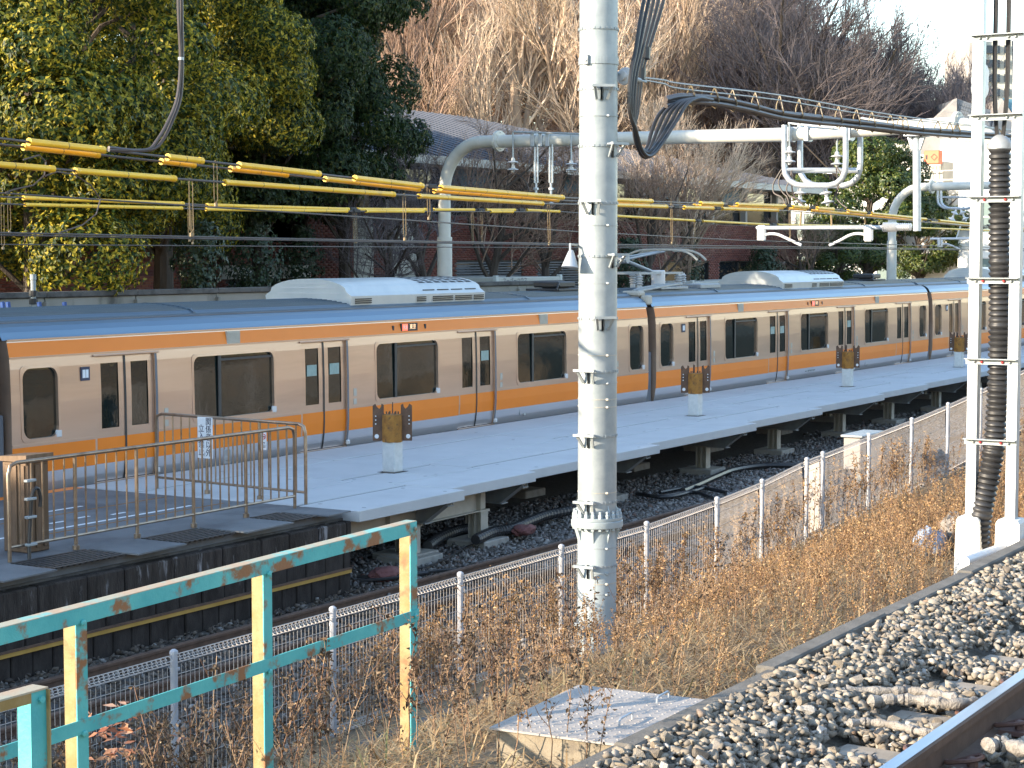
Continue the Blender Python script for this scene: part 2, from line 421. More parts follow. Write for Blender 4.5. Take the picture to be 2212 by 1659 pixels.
M['stone_far'] = mat('grey_ballast', (1, 1, 1), rough=.85, island=[(0, (.10, .09, .085)), (.5, (.19, .175, .17)), (.85, (.28, .27, .26)), (1, (.14, .08, .06))])
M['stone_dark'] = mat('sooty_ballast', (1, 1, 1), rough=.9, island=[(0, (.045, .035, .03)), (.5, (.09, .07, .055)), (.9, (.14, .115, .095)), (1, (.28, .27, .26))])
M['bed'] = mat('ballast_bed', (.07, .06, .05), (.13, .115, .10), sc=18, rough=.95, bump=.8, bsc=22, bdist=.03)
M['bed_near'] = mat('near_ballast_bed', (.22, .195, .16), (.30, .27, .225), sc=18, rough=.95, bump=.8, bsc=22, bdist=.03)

# ------------------------------------------------------------------ the ground
def zf(X): return float(np.interp(X, [-18.5, -16.5, -13.5, -8.9, -6, -2.2, 8], [.05, .12, .32, .57, .75, 1.06, 1.7]))
def gh(X, Y):
    z = zf(X)
    top = float(np.interp(X, [-29.5, -28, -20, 0], [1.62, 1.45, 1.40, 1.75]))
    return float(np.interp(Y, [-14.5, -13.6, -12.6, -11.4, -10.2, -9.5, -9.15, -8.4, 5.6, 7.2], [top - .02, top, max(1.30, z + .22), z + (top - z) * .50, z + (top - z) * .12, z + .07, z, 0, 0, 2.0]))
xs = [-400, -200, -90, -60] + list(np.arange(-45, 30, 1.0)) + list(range(30, 120, 10)) + [160, 300, 700, 1500]
ys = [-400, -150, -60, -30, -20] + list(np.arange(-14.6, -8.0, .35)) + [-7.5, -4, 0, 4, 5.6, 6.4, 7.2, 10, 20, 60, 150, 500, 1500]
V, F = [], []
for i, x in enumerate(xs):
    for y in ys:
        b = .05 * math.sin(x * 1.9 + y * 2.3) * math.sin(y * 1.7 - x) if -14.2 < y < -9.4 else 0
        V.append((x, y, gh(x, y) + b - .02))
n = len(ys)
for i in range(len(xs) - 1):
    for j in range(n - 1):
        F.append((i * n + j, (i + 1) * n + j, (i + 1) * n + j + 1, i * n + j + 1))
mb = MB(); mb.add(V, F)
tag(mb.build('ground', M['soil'], smooth=True), kind='structure')
mb = MB(); mb.box(-90, 140, -8.35, 5.3, -.05, .03)
tag(mb.build('track_bed', M['bed']), kind='structure')

mb = MB()  # unseen bank added behind the camera to bounce warm light onto the train
ph = [(-24, 1.55), (-27, 2.4), (-31, 5.2), (-37, 8.6), (-48, 10.5), (-120, 11)]
nx = list(range(-160, 260, 12))
V = [(x, y + 1.2 * math.sin(x * .07), z + .35 * math.sin(x * .31 + y)) for x in nx for y, z in ph]; n = len(ph)
mb.add(V, [(i * n + j, (i + 1) * n + j, (i + 1) * n + j + 1, i * n + j + 1) for i in range(len(nx) - 1) for j in range(n - 1)])
tag(mb.build('bounce_bank', mat('bounce_bank_grass', (.20, .15, .06), (.46, .35, .17), sc=.9, rough=.95, stretch=(1.6, 1.6, .25), c3=(.07, .085, .03), s3=.35, t3=(.52, .62)), smooth=True), kind='structure')

# ------------------------------------------------------------------ stones
ICO = []
def ico():
    t = (1 + 5 ** .5) / 2
    v = np.array([(-1, t, 0), (1, t, 0), (-1, -t, 0), (1, -t, 0), (0, -1, t), (0, 1, t), (0, -1, -t), (0, 1, -t), (t, 0, -1), (t, 0, 1), (-t, 0, -1), (-t, 0, 1)], float)
    f = np.array([(0, 11, 5), (0, 5, 1), (0, 1, 7), (0, 7, 10), (0, 10, 11), (1, 5, 9), (5, 11, 4), (11, 10, 2), (10, 7, 6), (7, 1, 8), (3, 9, 4), (3, 4, 2), (3, 2, 6), (3, 6, 8), (3, 8, 9), (4, 9, 5), (2, 4, 11), (6, 2, 10), (8, 6, 7), (9, 8, 1)])
    return v / np.linalg.norm(v[0]), f
IV, IF = ico()
OV = np.array([(1, 0, 0), (0, 1, 0), (-1, 0, 0), (0, -1, 0), (.2, .1, 1), (-.1, .2, -1), (.75, .75, .3), (-.75, -.7, .25)], float)
OF = np.array([(0, 6, 4), (6, 1, 4), (1, 2, 4), (2, 7, 4), (7, 3, 4), (3, 0, 4), (1, 6, 5), (6, 0, 5), (2, 1, 5), (7, 2, 5), (3, 7, 5), (0, 3, 5)])
def rot_batch(n, flat=1.0):
    a = rng.uniform(0, 2 * np.pi, n); b = rng.normal(0, .5 * flat, n); c = rng.normal(0, .5 * flat, n)
    ca, sa, cb, sb, cc, sc = np.cos(a), np.sin(a), np.cos(b), np.sin(b), np.cos(c), np.sin(c)
    Rm = np.empty((n, 3, 3))
    Rm[:, 0, 0] = ca * cb; Rm[:, 0, 1] = ca * sb * sc - sa * cc; Rm[:, 0, 2] = ca * sb * cc + sa * sc
    Rm[:, 1, 0] = sa * cb; Rm[:, 1, 1] = sa * sb * sc + ca * cc; Rm[:, 1, 2] = sa * sb * cc - ca * sc
    Rm[:, 2, 0] = -sb; Rm[:, 2, 1] = cb * sc; Rm[:, 2, 2] = cb * cc
    return Rm
def hull(seed, k):
    import bmesh
    rs = np.random.default_rng(seed); b = bmesh.new()
    for p in rs.normal(0, 1, (k, 3)): b.verts.new(p / np.linalg.norm(p) * rs.uniform(.8, 1.12))
    r = bmesh.ops.convex_hull(b, input=b.verts)
    bmesh.ops.delete(b, geom=[v for v in b.verts if not v.link_faces], context='VERTS')
    bmesh.ops.triangulate(b, faces=b.faces); bmesh.ops.recalc_face_normals(b, faces=b.faces)
    b.verts.ensure_lookup_table(); v = np.array([q.co for q in b.verts]); f = np.array([[q.index for q in x.verts] for x in b.faces]); b.free()
    return v, f
HN = [hull(300 + i, 11) for i in range(14)]
HF = [hull(400 + i, 8) for i in range(10)]
def scatter_hull(pos, size, hs):
    VV, FF, b = [], [], 0
    for i, (v, f) in enumerate(hs):
        q = np.arange(i, len(pos), len(hs))
        V, F = scatter_solid(pos[q], size[q], v, f, .03); VV.append(V); FF.append(F + b); b += len(V)
    return np.concatenate(VV), np.concatenate(FF)
def scatter_solid(pos, size, bv, bf, jitter=.22, aspect=(1.25, .95, .72)):
    n, k = len(pos), len(bv)
    sh = bv[None] * (1 + rng.normal(0, jitter, (n, k, 1))) * np.array(aspect) * rng.uniform(.8, 1.2, (n, 1, 3))
    P = np.einsum('nij,nkj->nki', rot_batch(n, .8), sh) * size[:, None, None] + pos[:, None, :]
    Fx = (bf[None] + (np.arange(n) * k)[:, None, None]).reshape(-1, 3)
    return P.reshape(-1, 3), Fx

# near ballast shoulder beside the near track
mb = MB()
mb.prism([(-14.80, 1.84), (-15.2, 1.80), (-15.44, 1.70), (-17.9, 1.64), (-19.5, 1.6), (-19.5, 1.4), (-14.82, 1.4)], 'x', -45, 60)
bed = tag(mb.build('ballast_bed', M['bed_near']), kind='structure')
def bz(y): return np.interp(y, [-17.9, -15.55, -15.2, -14.82], [1.69, 1.745, 1.85, 1.895])
SLEEP_X0 = -30.66
def on_sleeper(x, y):
    return (np.abs((x - SLEEP_X0 + .445) % .89 - .445) < .19) & (y < -15.43)
n = 34000
px_, py_ = rng.uniform(-32.5, -19, n), rng.uniform(-17.0, -14.84, n)
keep = ~(on_sleeper(px_, py_)) & ~(np.abs(py_ + 16.11) < .12)
px_, py_ = px_[keep], py_[keep]
pos = np.stack([px_, py_, bz(py_) + rng.uniform(-.02, .045, len(px_))], 1)
siz = rng.gamma(12, .0245 / 12, len(px_)).clip(.012, .042)
dd = np.linalg.norm(pos - np.array(CAM), axis=1)
vis = (pos[:, 1] > -16.2) & (pos[:, 2] > bz(pos[:, 1]) - .01)
order = np.argsort(np.where(vis & (px_ > -31.3), dd / siz, 1e9))
first, rest = order[:300], order[300:]
V, F = scatter_hull(pos[rest], siz[rest] * 1.12, HN)
o = big('ballast_gravel', V, F, M['stone'], parent=bed); tag(o, kind='stuff')
def stone_mesh(i):
    v, f = hull(700 + i, 15)
    me = bpy.data.meshes.new('ballast_stone'); me.from_pydata([tuple(p * np.array((1.3, 1.0, .78))) for p in v], [], [tuple(int(k) for k in q) for q in f])
    return me
tones = [(.24, .20, .155), (.33, .285, .225), (.40, .355, .30), (.19, .165, .14), (.30, .25, .19), (.50, .47, .43)]
smats = [mat('ballast_stone_%s' % w, c, tuple(k * .75 for k in c), sc=3, rough=.95, spec=.15, bump=.5, bsc=8, bdist=.1) for w, c in zip(('tan', 'sand', 'pale', 'grey', 'brown', 'white'), tones)]
sms = []
for i in range(12):
    me = stone_mesh(i); me.materials.append(smats[i % 6]); sms.append(me)
for q in first:
    s = float(siz[q]) * 1.1
    piece(sms[rng.integers(0, 12)], 'ballast_stone', bed, tuple(pos[q] + np.array((0, 0, .006))), tuple(rng.uniform(-.5, .5, 2)) + (float(rng.uniform(0, 6.28)),), (s, s, s))
n = 14000
px_, py_ = rng.uniform(-19, 8, n), rng.uniform(-17.0, -14.84, n)
pos = np.stack([px_, py_, bz(py_) + rng.uniform(-.03, .03, n)], 1)
V, F = scatter_hull(pos, rng.gamma(14, .036 / 14, n), HF)
tag(big('ballast_gravel', V, F, M['stone'], parent=bed), kind='stuff')

# lower ballast: grey under the new platform, sooty beside the old one
tb = bpy.data.objects['track_bed']
def lower(nm, n, x0, x1, y0, y1, m, s=.036):
    p = np.stack([rng.uniform(x0, x1, n), rng.uniform(y0, y1, n), rng.uniform(.02, .07, n)], 1)
    V, F = scatter_hull(p, rng.gamma(12, s / 12, n), HF)
    tag(big(nm, V, F, m, parent=tb), kind='stuff')
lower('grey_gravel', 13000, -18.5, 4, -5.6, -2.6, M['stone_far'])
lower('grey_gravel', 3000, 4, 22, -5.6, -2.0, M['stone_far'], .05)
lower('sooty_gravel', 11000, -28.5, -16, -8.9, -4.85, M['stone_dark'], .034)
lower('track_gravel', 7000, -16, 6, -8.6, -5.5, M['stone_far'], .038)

# ------------------------------------------------------------------ rails and sleepers
def rail(mb, x0, x1, y, ztop, s=1.0):
    pr = [(-.063, -.153), (.063, -.153), (.063, -.143), (.010, -.128), (.010, -.045), (.032, -.035), (.0325, -.006), (.026, 0), (-.026, 0), (-.0325, -.006), (-.032, -.035), (-.010, -.045), (-.010, -.128), (-.063, -.143)]
    mb.prism([(y + a * s, ztop + b * s) for a, b in pr], 'x', x0, x1)
trk = thing('railway_track', (-28, -16.6, 1.75), 'near track with polished rail, rusty clips and weathered sleepers', 'railway track')
mb = MB(); rail(mb, -40, 60, -16.11, 1.93, 1.4); rl = mb.build('rail', M['rail_side'], trk)
mb = MB(); mb.box(-40, 60, -16.146, -16.074, 1.9305, 1.934); mb.build('rail_head', M['rail_top'], rl)
mb = MB(); rail(mb, -40, 60, -17.60, 1.93, 1.4); rl2 = mb.build('rail', M['rail_side'], trk)
mb = MB(); mb.box(-40, 60, -17.636, -17.564, 1.9305, 1.934); mb.build('rail_head', M['rail_top'], rl2)
mb = MB(); mb.prism([(-18.3, 1.5), (-15.47, 1.5), (-15.45, 1.70), (-15.52, 1.735), (-15.8, 1.73), (-16.0, 1.714), (-17.7, 1.714), (-18.2, 1.735), (-18.3, 1.70)], 'x', -.165, .165)
# cast emblem near the sleeper end
for yy in (-15.58, -15.68): mb.box(-.07, .07, yy - .032, yy + .032, 1.733, 1.7375)
s0 = mb.build('sleeper', M['sleeper'], trk, origin=(0, -16.6, 1.66))
cm = MB()
cm.box(-.055, .055, -.05, .05, 0, .018)
cm.tube(smooth_path([(-.035, -.045, .02), (-.04, .03, .05), (0, .055, .055), (.04, .03, .05), (.035, -.06, .03), (.02, -.065, .03)], 4), .009, 6)
cm.lathe([(.02, 0), (.02, .03), (.012, .034)], (0, .02, .018), n=6)
for i in range(-4, 36):
    o = s0 if i == -4 else piece(s0.data, 'sleeper', trk)
    o.location = Vector((SLEEP_X0 + .89 * i, -16.6, 1.66)) - wl(trk)
for i in range(-4, 30):
    for y, rz in ((-16.235, math.pi), (-15.985, 0)):
        if i == -4 and y == -16.235:
            c0 = cm.build('rail_clip', M['clip'], trk, origin=(0, 0, 0)); o = c0
        else: o = piece(c0.data, 'rail_clip', trk)
        o.location = Vector((SLEEP_X0 + .89 * i, y, 1.728)) - wl(trk); o.rotation_euler = (0, 0, rz); o.scale = (1.45,) * 3
lt = thing('railway_track', (-20, -6.2, 0), 'rusty lower track running between mesh fence and platform', 'railway track')
for y in (-5.66, -6.73):
    mb = MB(); rail(mb, -60, 90, y, .17); rl = mb.build('rail', M['rail_side'], lt)
    mb = MB(); mb.box(-60, 90, y - .024, y + .024, .1705, .173); mb.build('rail_head', M['rail_side'], rl)
mb = MB(); mb.bbox(-.11, .11, -7.2, -5.2, -.08, .02, .02)
s0 = mb.build('sleeper', M['dark'], lt, origin=(0, -6.2, 0))
for i in range(60):
    o = s0 if i == 0 else piece(s0.data, 'sleeper', lt)
    o.location = Vector((-29 + .62 * i, -6.2, .035)) - wl(lt)
tt = thing('railway_track', (0, 1.475, 0), 'track under the orange striped train', 'railway track')
for y in (.94, 2.01):
    mb = MB(); rail(mb, -60, 90, y, .17); mb.build('rail', M['rail_side'], tt)

# concrete kerb holding back the near ballast
kb = thing('kerb', (-25, -14.75, 1.7), 'long concrete kerb edging the near ballast shoulder', 'kerb')
mb = MB(); mb.bbox(0, 1.98, -.065, .065, -.5, 0, .012)
k0 = mb.build('kerb_stone', M['kerb'], kb, origin=(0, 0, 0))
for i in range(28):
    x = -36 + 2.0 * i
    o = k0 if i == 0 else piece(k0.data, 'kerb_stone', kb)
    o.location = Vector((x, -14.72 - .04 * math.sin(i * 1.7) * .3 - (0.1 if x < -29 else 0), 1.93 + .008 * math.sin(i * 2.1))) - wl(kb)
    o.rotation_euler = (0, R(.15 * math.sin(i * 3)), 0)

# ------------------------------------------------------------------ the train
ZB = [.92, 1.0, 1.09, 1.2, 1.353, 1.55, 1.733, 1.84, 1.87, 2.33, 2.83, 2.93, 3.0, 3.2, 3.23]
def side_y(z): return float(np.interp(z, [.92, 1.0, 1.09, 1.2, 1.353, 1.55, 2.3, 2.83, 3.0, 3.23], [.115, .085, .058, .034, .012, 0, 0, .015, .03, .075]))
DOORS = [(1.88, 3.16), (6.81, 8.10), (11.77, 13.07), (16.74, 18.05)]
WINS = [(4.04, 6.04), (8.99, 11.0), (13.94, 15.95)]
ENDS = [(.42, 1.10), (18.87, 19.55)]
def rrect(x0, x1, z0, z1, r, k=5):
    P = []
    for cx, cz, a0 in ((x1 - r, z0 + r, -90), (x1 - r, z1 - r, 0), (x0 + r, z1 - r, 90), (x0 + r, z0 + r, 180)):
        for i in range(k + 1):
            a = R(a0 + 90 * i / k); P.append((cx + r * math.cos(a), cz + r * math.sin(a)))
    return P
def wall_band(mb, z0, z1, holes, off=0.0, x0=.2, x1=19.8, flip=False):
    br = sorted(set([x0, x1] + [h[0] for h in holes] + [h[1] for h in holes]))
    zs = sorted(set([z0, z1] + [z for z in ZB if z0 < z < z1] + [z for h in holes for z in h[2:] if z0 < z < z1]))
    for a, b in zip(br, br[1:]):
        for c, d in zip(zs, zs[1:]):
            mx, mz = (a + b) / 2, (c + d) / 2
            if any(h[0] < mx < h[1] and h[2] < mz < h[3] for h in holes): continue
            ya, yb = side_y(c) - off, side_y(d) - off
            if flip: ya, yb = 2.95 - ya, 2.95 - yb
            mb.add([(a, ya, c), (b, ya, c), (b, yb, d), (a, yb, d)], [(0, 1, 2, 3)])
def window(parent, x0, x1, z0, z1, r, mull=None, name='window'):
    w = thing(name, wl(parent) + Vector((x0, 0, z0)), None, None); w.parent = parent; w.location = (x0, 0, z0)
    ox = wl(parent).x
    # silver surround ring with rounded opening, flush in the wall
    k = 5
    outer, inner = rrect(x0 - .045, x1 + .045, z0 - .045, z1 + .045, .09, k), rrect(x0 + .0, x1 - .0, z0 + .0, z1 - .0, r, k)
    mb = MB(); n = len(outer)
    V = [(ox + a, side_y(c) - .008, c) for a, c in outer] + [(ox + a, side_y(c) - .008, c) for a, c in inner] + [(ox + a, side_y(c) + .05, c) for a, c in inner] + [(ox + a, side_y(c) + .012, c) for a, c in outer]
    F = [(i, (i + 1) % n, n + (i + 1) % n, n + i) for i in range(n)] + [(n + i, n + (i + 1) % n, 2 * n + (i + 1) % n, 2 * n + i) for i in range(n)] + [(3 * n + i, 3 * n + (i + 1) % n, (i + 1) % n, i) for i in range(n)]
    mb.add(V, F); mb.build('frame', M['silver'], w)
    mb = MB(); pr = rrect(x0 - .02, x1 + .02, z0 - .02, z1 + .02, .08, k)
    mb.add([(ox + a, side_y(c) + .04, c) for a, c in pr], [tuple(range(n))]); mb.build('pane', M['glass'], w)
    if mull:
        mb = MB(); mb.box(ox + mull - .035, ox + mull + .035, .018, .036, z0 - .005, z1 + .005)
        mb.box(ox + mull, ox + x1, .020, .038, z1 - .09, z1 - .055)
        mb.build('mullion', M['rubber'], w)
def make_car(name, X0, label):
    car = thing(name, (X0, 0, 0), label, 'train car', 'cars of the orange striped train')
    holes = [(a, b, 1.09, 2.93) for a, b in DOORS] + [(a, b, 1.84, 2.83) for a, b in WINS + ENDS]
    T = lambda mb: [(x + X0, y, z) for x, y, z in mb.v]
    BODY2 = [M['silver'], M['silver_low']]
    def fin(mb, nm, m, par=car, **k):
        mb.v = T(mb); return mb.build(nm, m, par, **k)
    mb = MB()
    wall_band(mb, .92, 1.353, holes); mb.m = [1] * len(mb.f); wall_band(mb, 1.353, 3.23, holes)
    for fl in (True,): wall_band(mb, .92, 3.23, [], flip=True)
    for x in (.2, 19.8):
        prof = [(side_y(z), z) for z in ZB]
        prof = prof + [(2.95 - y, z) for y, z in prof[::-1]]
        mb.add([(x, y, z) for y, z in prof], [tuple(range(len(prof)))])
    # door pocket jambs
    for a, b in DOORS:
        for x in (a, b):
            for c, d in zip(ZB[2:11], ZB[3:12]):
                mb.add([(x, side_y(c), c), (x, side_y(c) + .07, c), (x, side_y(d) + .07, d), (x, side_y(d), d)], [(0, 1, 2, 3)])
        mb.add([(a, side_y(2.93), 2.93), (b, side_y(2.93), 2.93), (b, side_y(2.93) + .07, 2.93), (a, side_y(2.93) + .07, 2.93)], [(0, 1, 2, 3)])
    # thin bright belt rails and a rain gutter
    for z in (1.765, 2.985):
        br = [.2] + [v for h in DOORS for v in (h[0] - .04, h[1] + .04)] + [19.8] if z < 2.9 else [.2, 19.8]
        for a, b in zip(br[::2], br[1::2]): mb.box(a, b, side_y(z) - .008, side_y(z) + .002, z - .012, z + .012)
    mb.box(.2, 19.8, .055, .085, 3.222, 3.245)
    fin(mb, 'body', BODY2)
    dx_ = [.2] + [v for h in DOORS for v in h] + [19.8]
    for a, b in zip(dx_[::2], dx_[1::2]):
        mb = MB(); wall_band(mb, 1.353, 1.733, [], .002, a + .002, b - .042 if b in [h[0] for h in DOORS] else b); fin(mb, 'lower_stripe', M['orange'])
    for a, b in ((.2, 4.88), (5.21, 14.88), (15.21, 19.8)):
        mb = MB(); wall_band(mb, 3.0, 3.2, [], .002, a, b); fin(mb, 'upper_stripe', M['orange'])
    for x in (4.88, 14.88):
        v = MB(); v.box(x, x + .33, .03, .09, 3.0, 3.2)
        for i in range(6): v.box(x + .02, x + .31, .022, .032, 3.015 + i * .03, 3.03 + i * .03)
        fin(v, 'vent_grille', M['beige_steel'])
    d = MB(); d.box(9.82, 10.36, .032, .09, 3.03, 3.17); dp = fin(d, 'destination_display', M['black'])
    d = MB(); d.box(9.86, 10.03, .028, .0318, 3.04, 3.16); fin(d, 'lit_panel', M['led_red'], dp)
    # amber characters as flat print
    for j, t in enumerate(('\u5feb\u901f', '\u6771\u4eac')):
        cu = bpy.data.curves.new('lit_text', 'FONT'); cu.body = t; cu.size = .075 if j == 0 else .105; cu.align_x = 'CENTER'; cu.align_y = 'CENTER'
        to = bpy.data.objects.new('lit_text', cu); col.objects.link(to); to.parent = dp
        to.location = ((9.945 if j == 0 else 10.2), (.026 if j == 0 else .030), 3.10); to.rotation_euler = (R(90), 0, 0)
        cu.materials.append(M['led'] if j else M['sign_white']); to = to_mesh(to)
    for x in (9.55, 10.6):
        d = MB(); d.bbox(x, x + .06, .035, .06, 3.05, 3.14, .008); fin(d, 'side_lamp', M['black'])
    # roof
    rp = [(.075, 3.235), (.095, 3.27), (.13, 3.34), (.20, 3.41), (.30, 3.455)]
    rb = MB(); pts = rp
    for (a, b) in zip(pts, pts[1:]):
        rb.add([(.12, a[0], a[1]), (19.88, a[0], a[1]), (19.88, b[0], b[1]), (.12, b[0], b[1])], [(0, 1, 2, 3)])
        rb.add([(.12, 2.95 - a[0], a[1]), (19.88, 2.95 - a[0], a[1]), (19.88, 2.95 - b[0], b[1]), (.12, 2.95 - b[0], b[1])], [(0, 1, 2, 3)])
    fin(rb, 'roof_edge', M['roof_band'], smooth=True)
    for ya in (.302, 2.45): rd = MB(); rd.box(.12, 19.88, ya, ya + .198, 3.40, 3.475); fin(rd, 'roof_trough', M['roof_dark'])
    rt = MB()
    half = [(.48, 3.49), (.55, 3.535), (.8, 3.575), (1.1, 3.605), (1.475, 3.62)]
    full = half + [(2.95 - y, z) for y, z in half[-2::-1]]
    rt.prism(full + [(2.47, 3.3), (.48, 3.3)], 'x', .15, 19.85)
    fin(rt, 'roof', M['roof'])
    for i in range(17):
        y = .60 + i * 1.75 / 16; z = float(np.interp(y, [p[0] for p in full], [p[1] for p in full]))
        for a, b in ((.15, 8.9), (13.55, 19.85)): ribs = MB(); ribs.box(a, b, y - .016, y + .016, z - .01, z + .02); fin(ribs, 'roof_rib', M['roof'])
    for x in (4.6, 15.2): ribs = MB(); ribs.prism([(y, z + .003) for y, z in full] + [(y, z + .026) for y, z in full[::-1]], 'x', x, x + .05); fin(ribs, 'roof_joint', M['roof'])
    # doors
    for a, b in DOORS:
        mid = (a + b) / 2
        for (c, e, s) in ((a + .005, mid - .008, 1), (mid + .008, b - .005, -1)):
            dm = MB(); g0, g1 = c + .13, e - .13
            hol = [(g0, g1, 1.87, 2.83)]
            wall_band(dm, 1.095, 2.93, hol, -.035, c, e)
            dm.m = [1 if sum(dm.v[k][2] for k in f) / len(f) < 1.353 else 0 for f in dm.f]
            leaf = fin(dm, 'door_leaf', BODY2)
            if 6 < a < 12 and s < 0 or 6 < a < 8:
                st = MB(); st.box(g0 + .05, g1 - .05, side_y(2.4) + .040, side_y(2.4) + .0445, 2.36, 2.55); fin(st, 'sticker', M['sticker'], leaf)
            dm = MB(); wall_band(dm, 1.353, 1.733, [], -.033, c, e); fin(dm, 'stripe', M['orange'], leaf)
            dm = MB(); dm.add([(x, side_y(z) + .045, z) for x, z in rrect(g0 - .01, g1 + .01, 1.86, 2.84, .03, 3)], [tuple(range(16))]); fin(dm, 'pane', M['glass'], leaf)
            dm = MB(); xs_ = e if s > 0 else c
            for z0, z1 in zip(ZB[2:11], ZB[3:12]):
                dm.add([(xs_ - .012, side_y(z0) + .026, z0), (xs_ + .012, side_y(z0) + .026, z0), (xs_ + .012, side_y(z1) + .026, z1), (xs_ - .012, side_y(z1) + .026, z1)], [(0, 1, 2, 3)])
            fin(dm, 'door_seal', M['rubber'], leaf)
        # lintel rail, dark trailing edge and small white step cover
        dm = MB(); dm.bbox(a - .06, b + .08, side_y(2.95) - .03, side_y(2.95) + .02, 2.935, 2.965, .008)
        dm.bbox(a - .02, b + .03, .035, .075, 1.062, 1.088, .006); fin(dm, 'door_rail', M['silver'])
        dm = MB()
        for z0, z1 in zip(ZB[2:11], ZB[3:12]):
            dm.add([(b - .012, side_y(z0) - .006, z0), (b + .04, side_y(z0) - .006, z0), (b + .04, side_y(z1) - .006, z1), (b - .012, side_y(z1) - .006, z1)], [(0, 1, 2, 3)])
        fin(dm, 'door_edge', M['roof_dark'])
        dm = MB(); dm.bbox(b - .015, b + .075, -.012, .05, 1.10, 1.19, .02); fin(dm, 'corner_cap', M['white'])
        dm = MB(); dm.box(b + .18, b + .27, -.004, .004, 1.95, 2.08); dm.box(b + .18, b + .27, -.0045, .004, 1.80, 1.90); fin(dm, 'notice', M['beige_steel'])
    for (a, b) in WINS: window(car, a, b, 1.84, 2.83, .13, a + .64)
    for (a, b) in ENDS: window(car, a, b, 1.84, 2.83, .15)
    for (a, b) in WINS + ENDS:
        dm = MB(); dm.bbox(b - .06, b + .06, -.014, .02, 1.82, 1.93, .02); fin(dm, 'window_corner_cap', M['white'])
    dm = MB(); dm.box(1.56, 1.74, -.004, .006, 2.60, 2.80); nb = fin(dm, 'number_plate', M['ink'])
    dm = MB(); dm.box(1.59, 1.65, -.0065, -.004, 2.64, 2.76); dm.box(1.66, 1.71, -.0065, -.004, 2.64, 2.76); fin(dm, 'plate_marking', M['sign_white'], nb)
    dm = MB()
    for i in range(6): dm.box(9.55 + i * .09, 9.61 + i * .09, .0, .012, 1.24 + .015 * (i % 2), 1.29)
    dm.box(9.38, 9.5, .003, .02, 1.25, 1.275)
    fin(dm, 'body_lettering', M['steel_dark'])
    dm = MB(); dm.box(14.05, 14.32, .024, .035, 1.16, 1.36)
    dm2 = MB(); dm2.box(14.2, 14.3, .018, .03, 1.17, 1.21); dm2.box(14.05, 14.32, .0185, .026, 1.355, 1.363); dm2.box(14.05, 14.056, .0185, .03, 1.18, 1.36); fin(dm2, 'hatch', M['steel_dark'])
    # underframe
    dm = MB(); dm.box(.3, 19.7, .25, 2.7, .32, .93); dm.box(2.2, 5.2, .2, 2.75, .15, .5); dm.box(14.8, 17.8, .2, 2.75, .15, .5); fin(dm, 'underframe', M['dark'])
    # gangway hood toward the next car
    dm = MB(); dm.bbox(19.8, 20.2, .32, 2.63, .95, 3.36, .04)
    for i in range(5): dm.bbox(19.83 + i * .08, 19.86 + i * .08, .28, 2.67, .93, 3.38, .01)
    fin(dm, 'gangway_bellows', M['rubber'])
    dm = MB(); dm.bbox(19.84, 20.16, .10, .26, .98, 2.2, .02); fin(dm, 'gap_guard', M['roof_dark'])
    # air conditioner: arched casing
    arch = [(.52, 3.50), (.50, 3.68), (.62, 3.76)] + [(1.475 + .86 * math.sin(R(a)), 3.765 + .225 * math.cos(R(a))) for a in range(-75, 76, 15)] + [(2.33, 3.76), (2.45, 3.68), (2.43, 3.50)]
    dm = MB(); dm.prism(arch, 'x', 8.93, 13.5); ac = fin(dm, 'air_conditioner', M['ac'], smooth=True)
    g = MB()
    for x0, w in ((9.05, .5), (11.05, .3), (11.6, .7), (12.4, .6), (13.08, .36)):
        for k in range(3): g.box(x0, x0 + w, .488, .505, 3.545 + k * .035, 3.565 + k * .035)
    for k in range(4): g.box(11.4 + .5 * k, 11.78 + .5 * k, .585, .61, 3.745, 3.762)
    fin(g, 'side_louvre', M['black'], ac); tag(bpy.data.objects['side_louvre'], kind='stuff')
    g = MB()
    for i in range(7):
        for j in range(5):
            t = -58 + j * 12.5
            y, z = 1.475 + .862 * math.sin(R(t)), 3.767 + .226 * math.cos(R(t))
            t2 = t + 8.5
            y2, z2 = 1.475 + .862 * math.sin(R(t2)), 3.767 + .226 * math.cos(R(t2))
            xa = 11.5 + i * .28
            g.add([(xa, y, z), (xa + .2, y, z), (xa + .2, y2, z2), (xa, y2, z2)], [(0, 1, 2, 3)])
    fin(g, 'fan_grille', M['black'], ac, fix=False)
    g = MB()
    for k, (za, hw) in enumerate(((3.62, .82), (3.72, .7), (3.82, .62), (3.9, .42))): g.box(8.925, 8.935, 1.475 - hw, 1.475 + hw, za, za + .014)
    fin(g, 'end_rib', M['white'], ac)
    # aerial box
    dm = MB(); dm.bbox(17.55, 18.35, 1.1, 1.75, 3.70, 3.84, .03); dm.bbox(17.4, 18.5, 1.0, 1.85, 3.63, 3.68, .01); dm.bbox(17.7, 18.2, 1.2, 1.6, 3.67, 3.72, .005)
    dm.tube(smooth_path([(17.6, 1.1, 3.74), (17.4, 1.0, 3.78), (17.2, .95, 3.66)], 4), .02, 6)
    fin(dm, 'roof_aerial_box', M['rubber'])
    return car
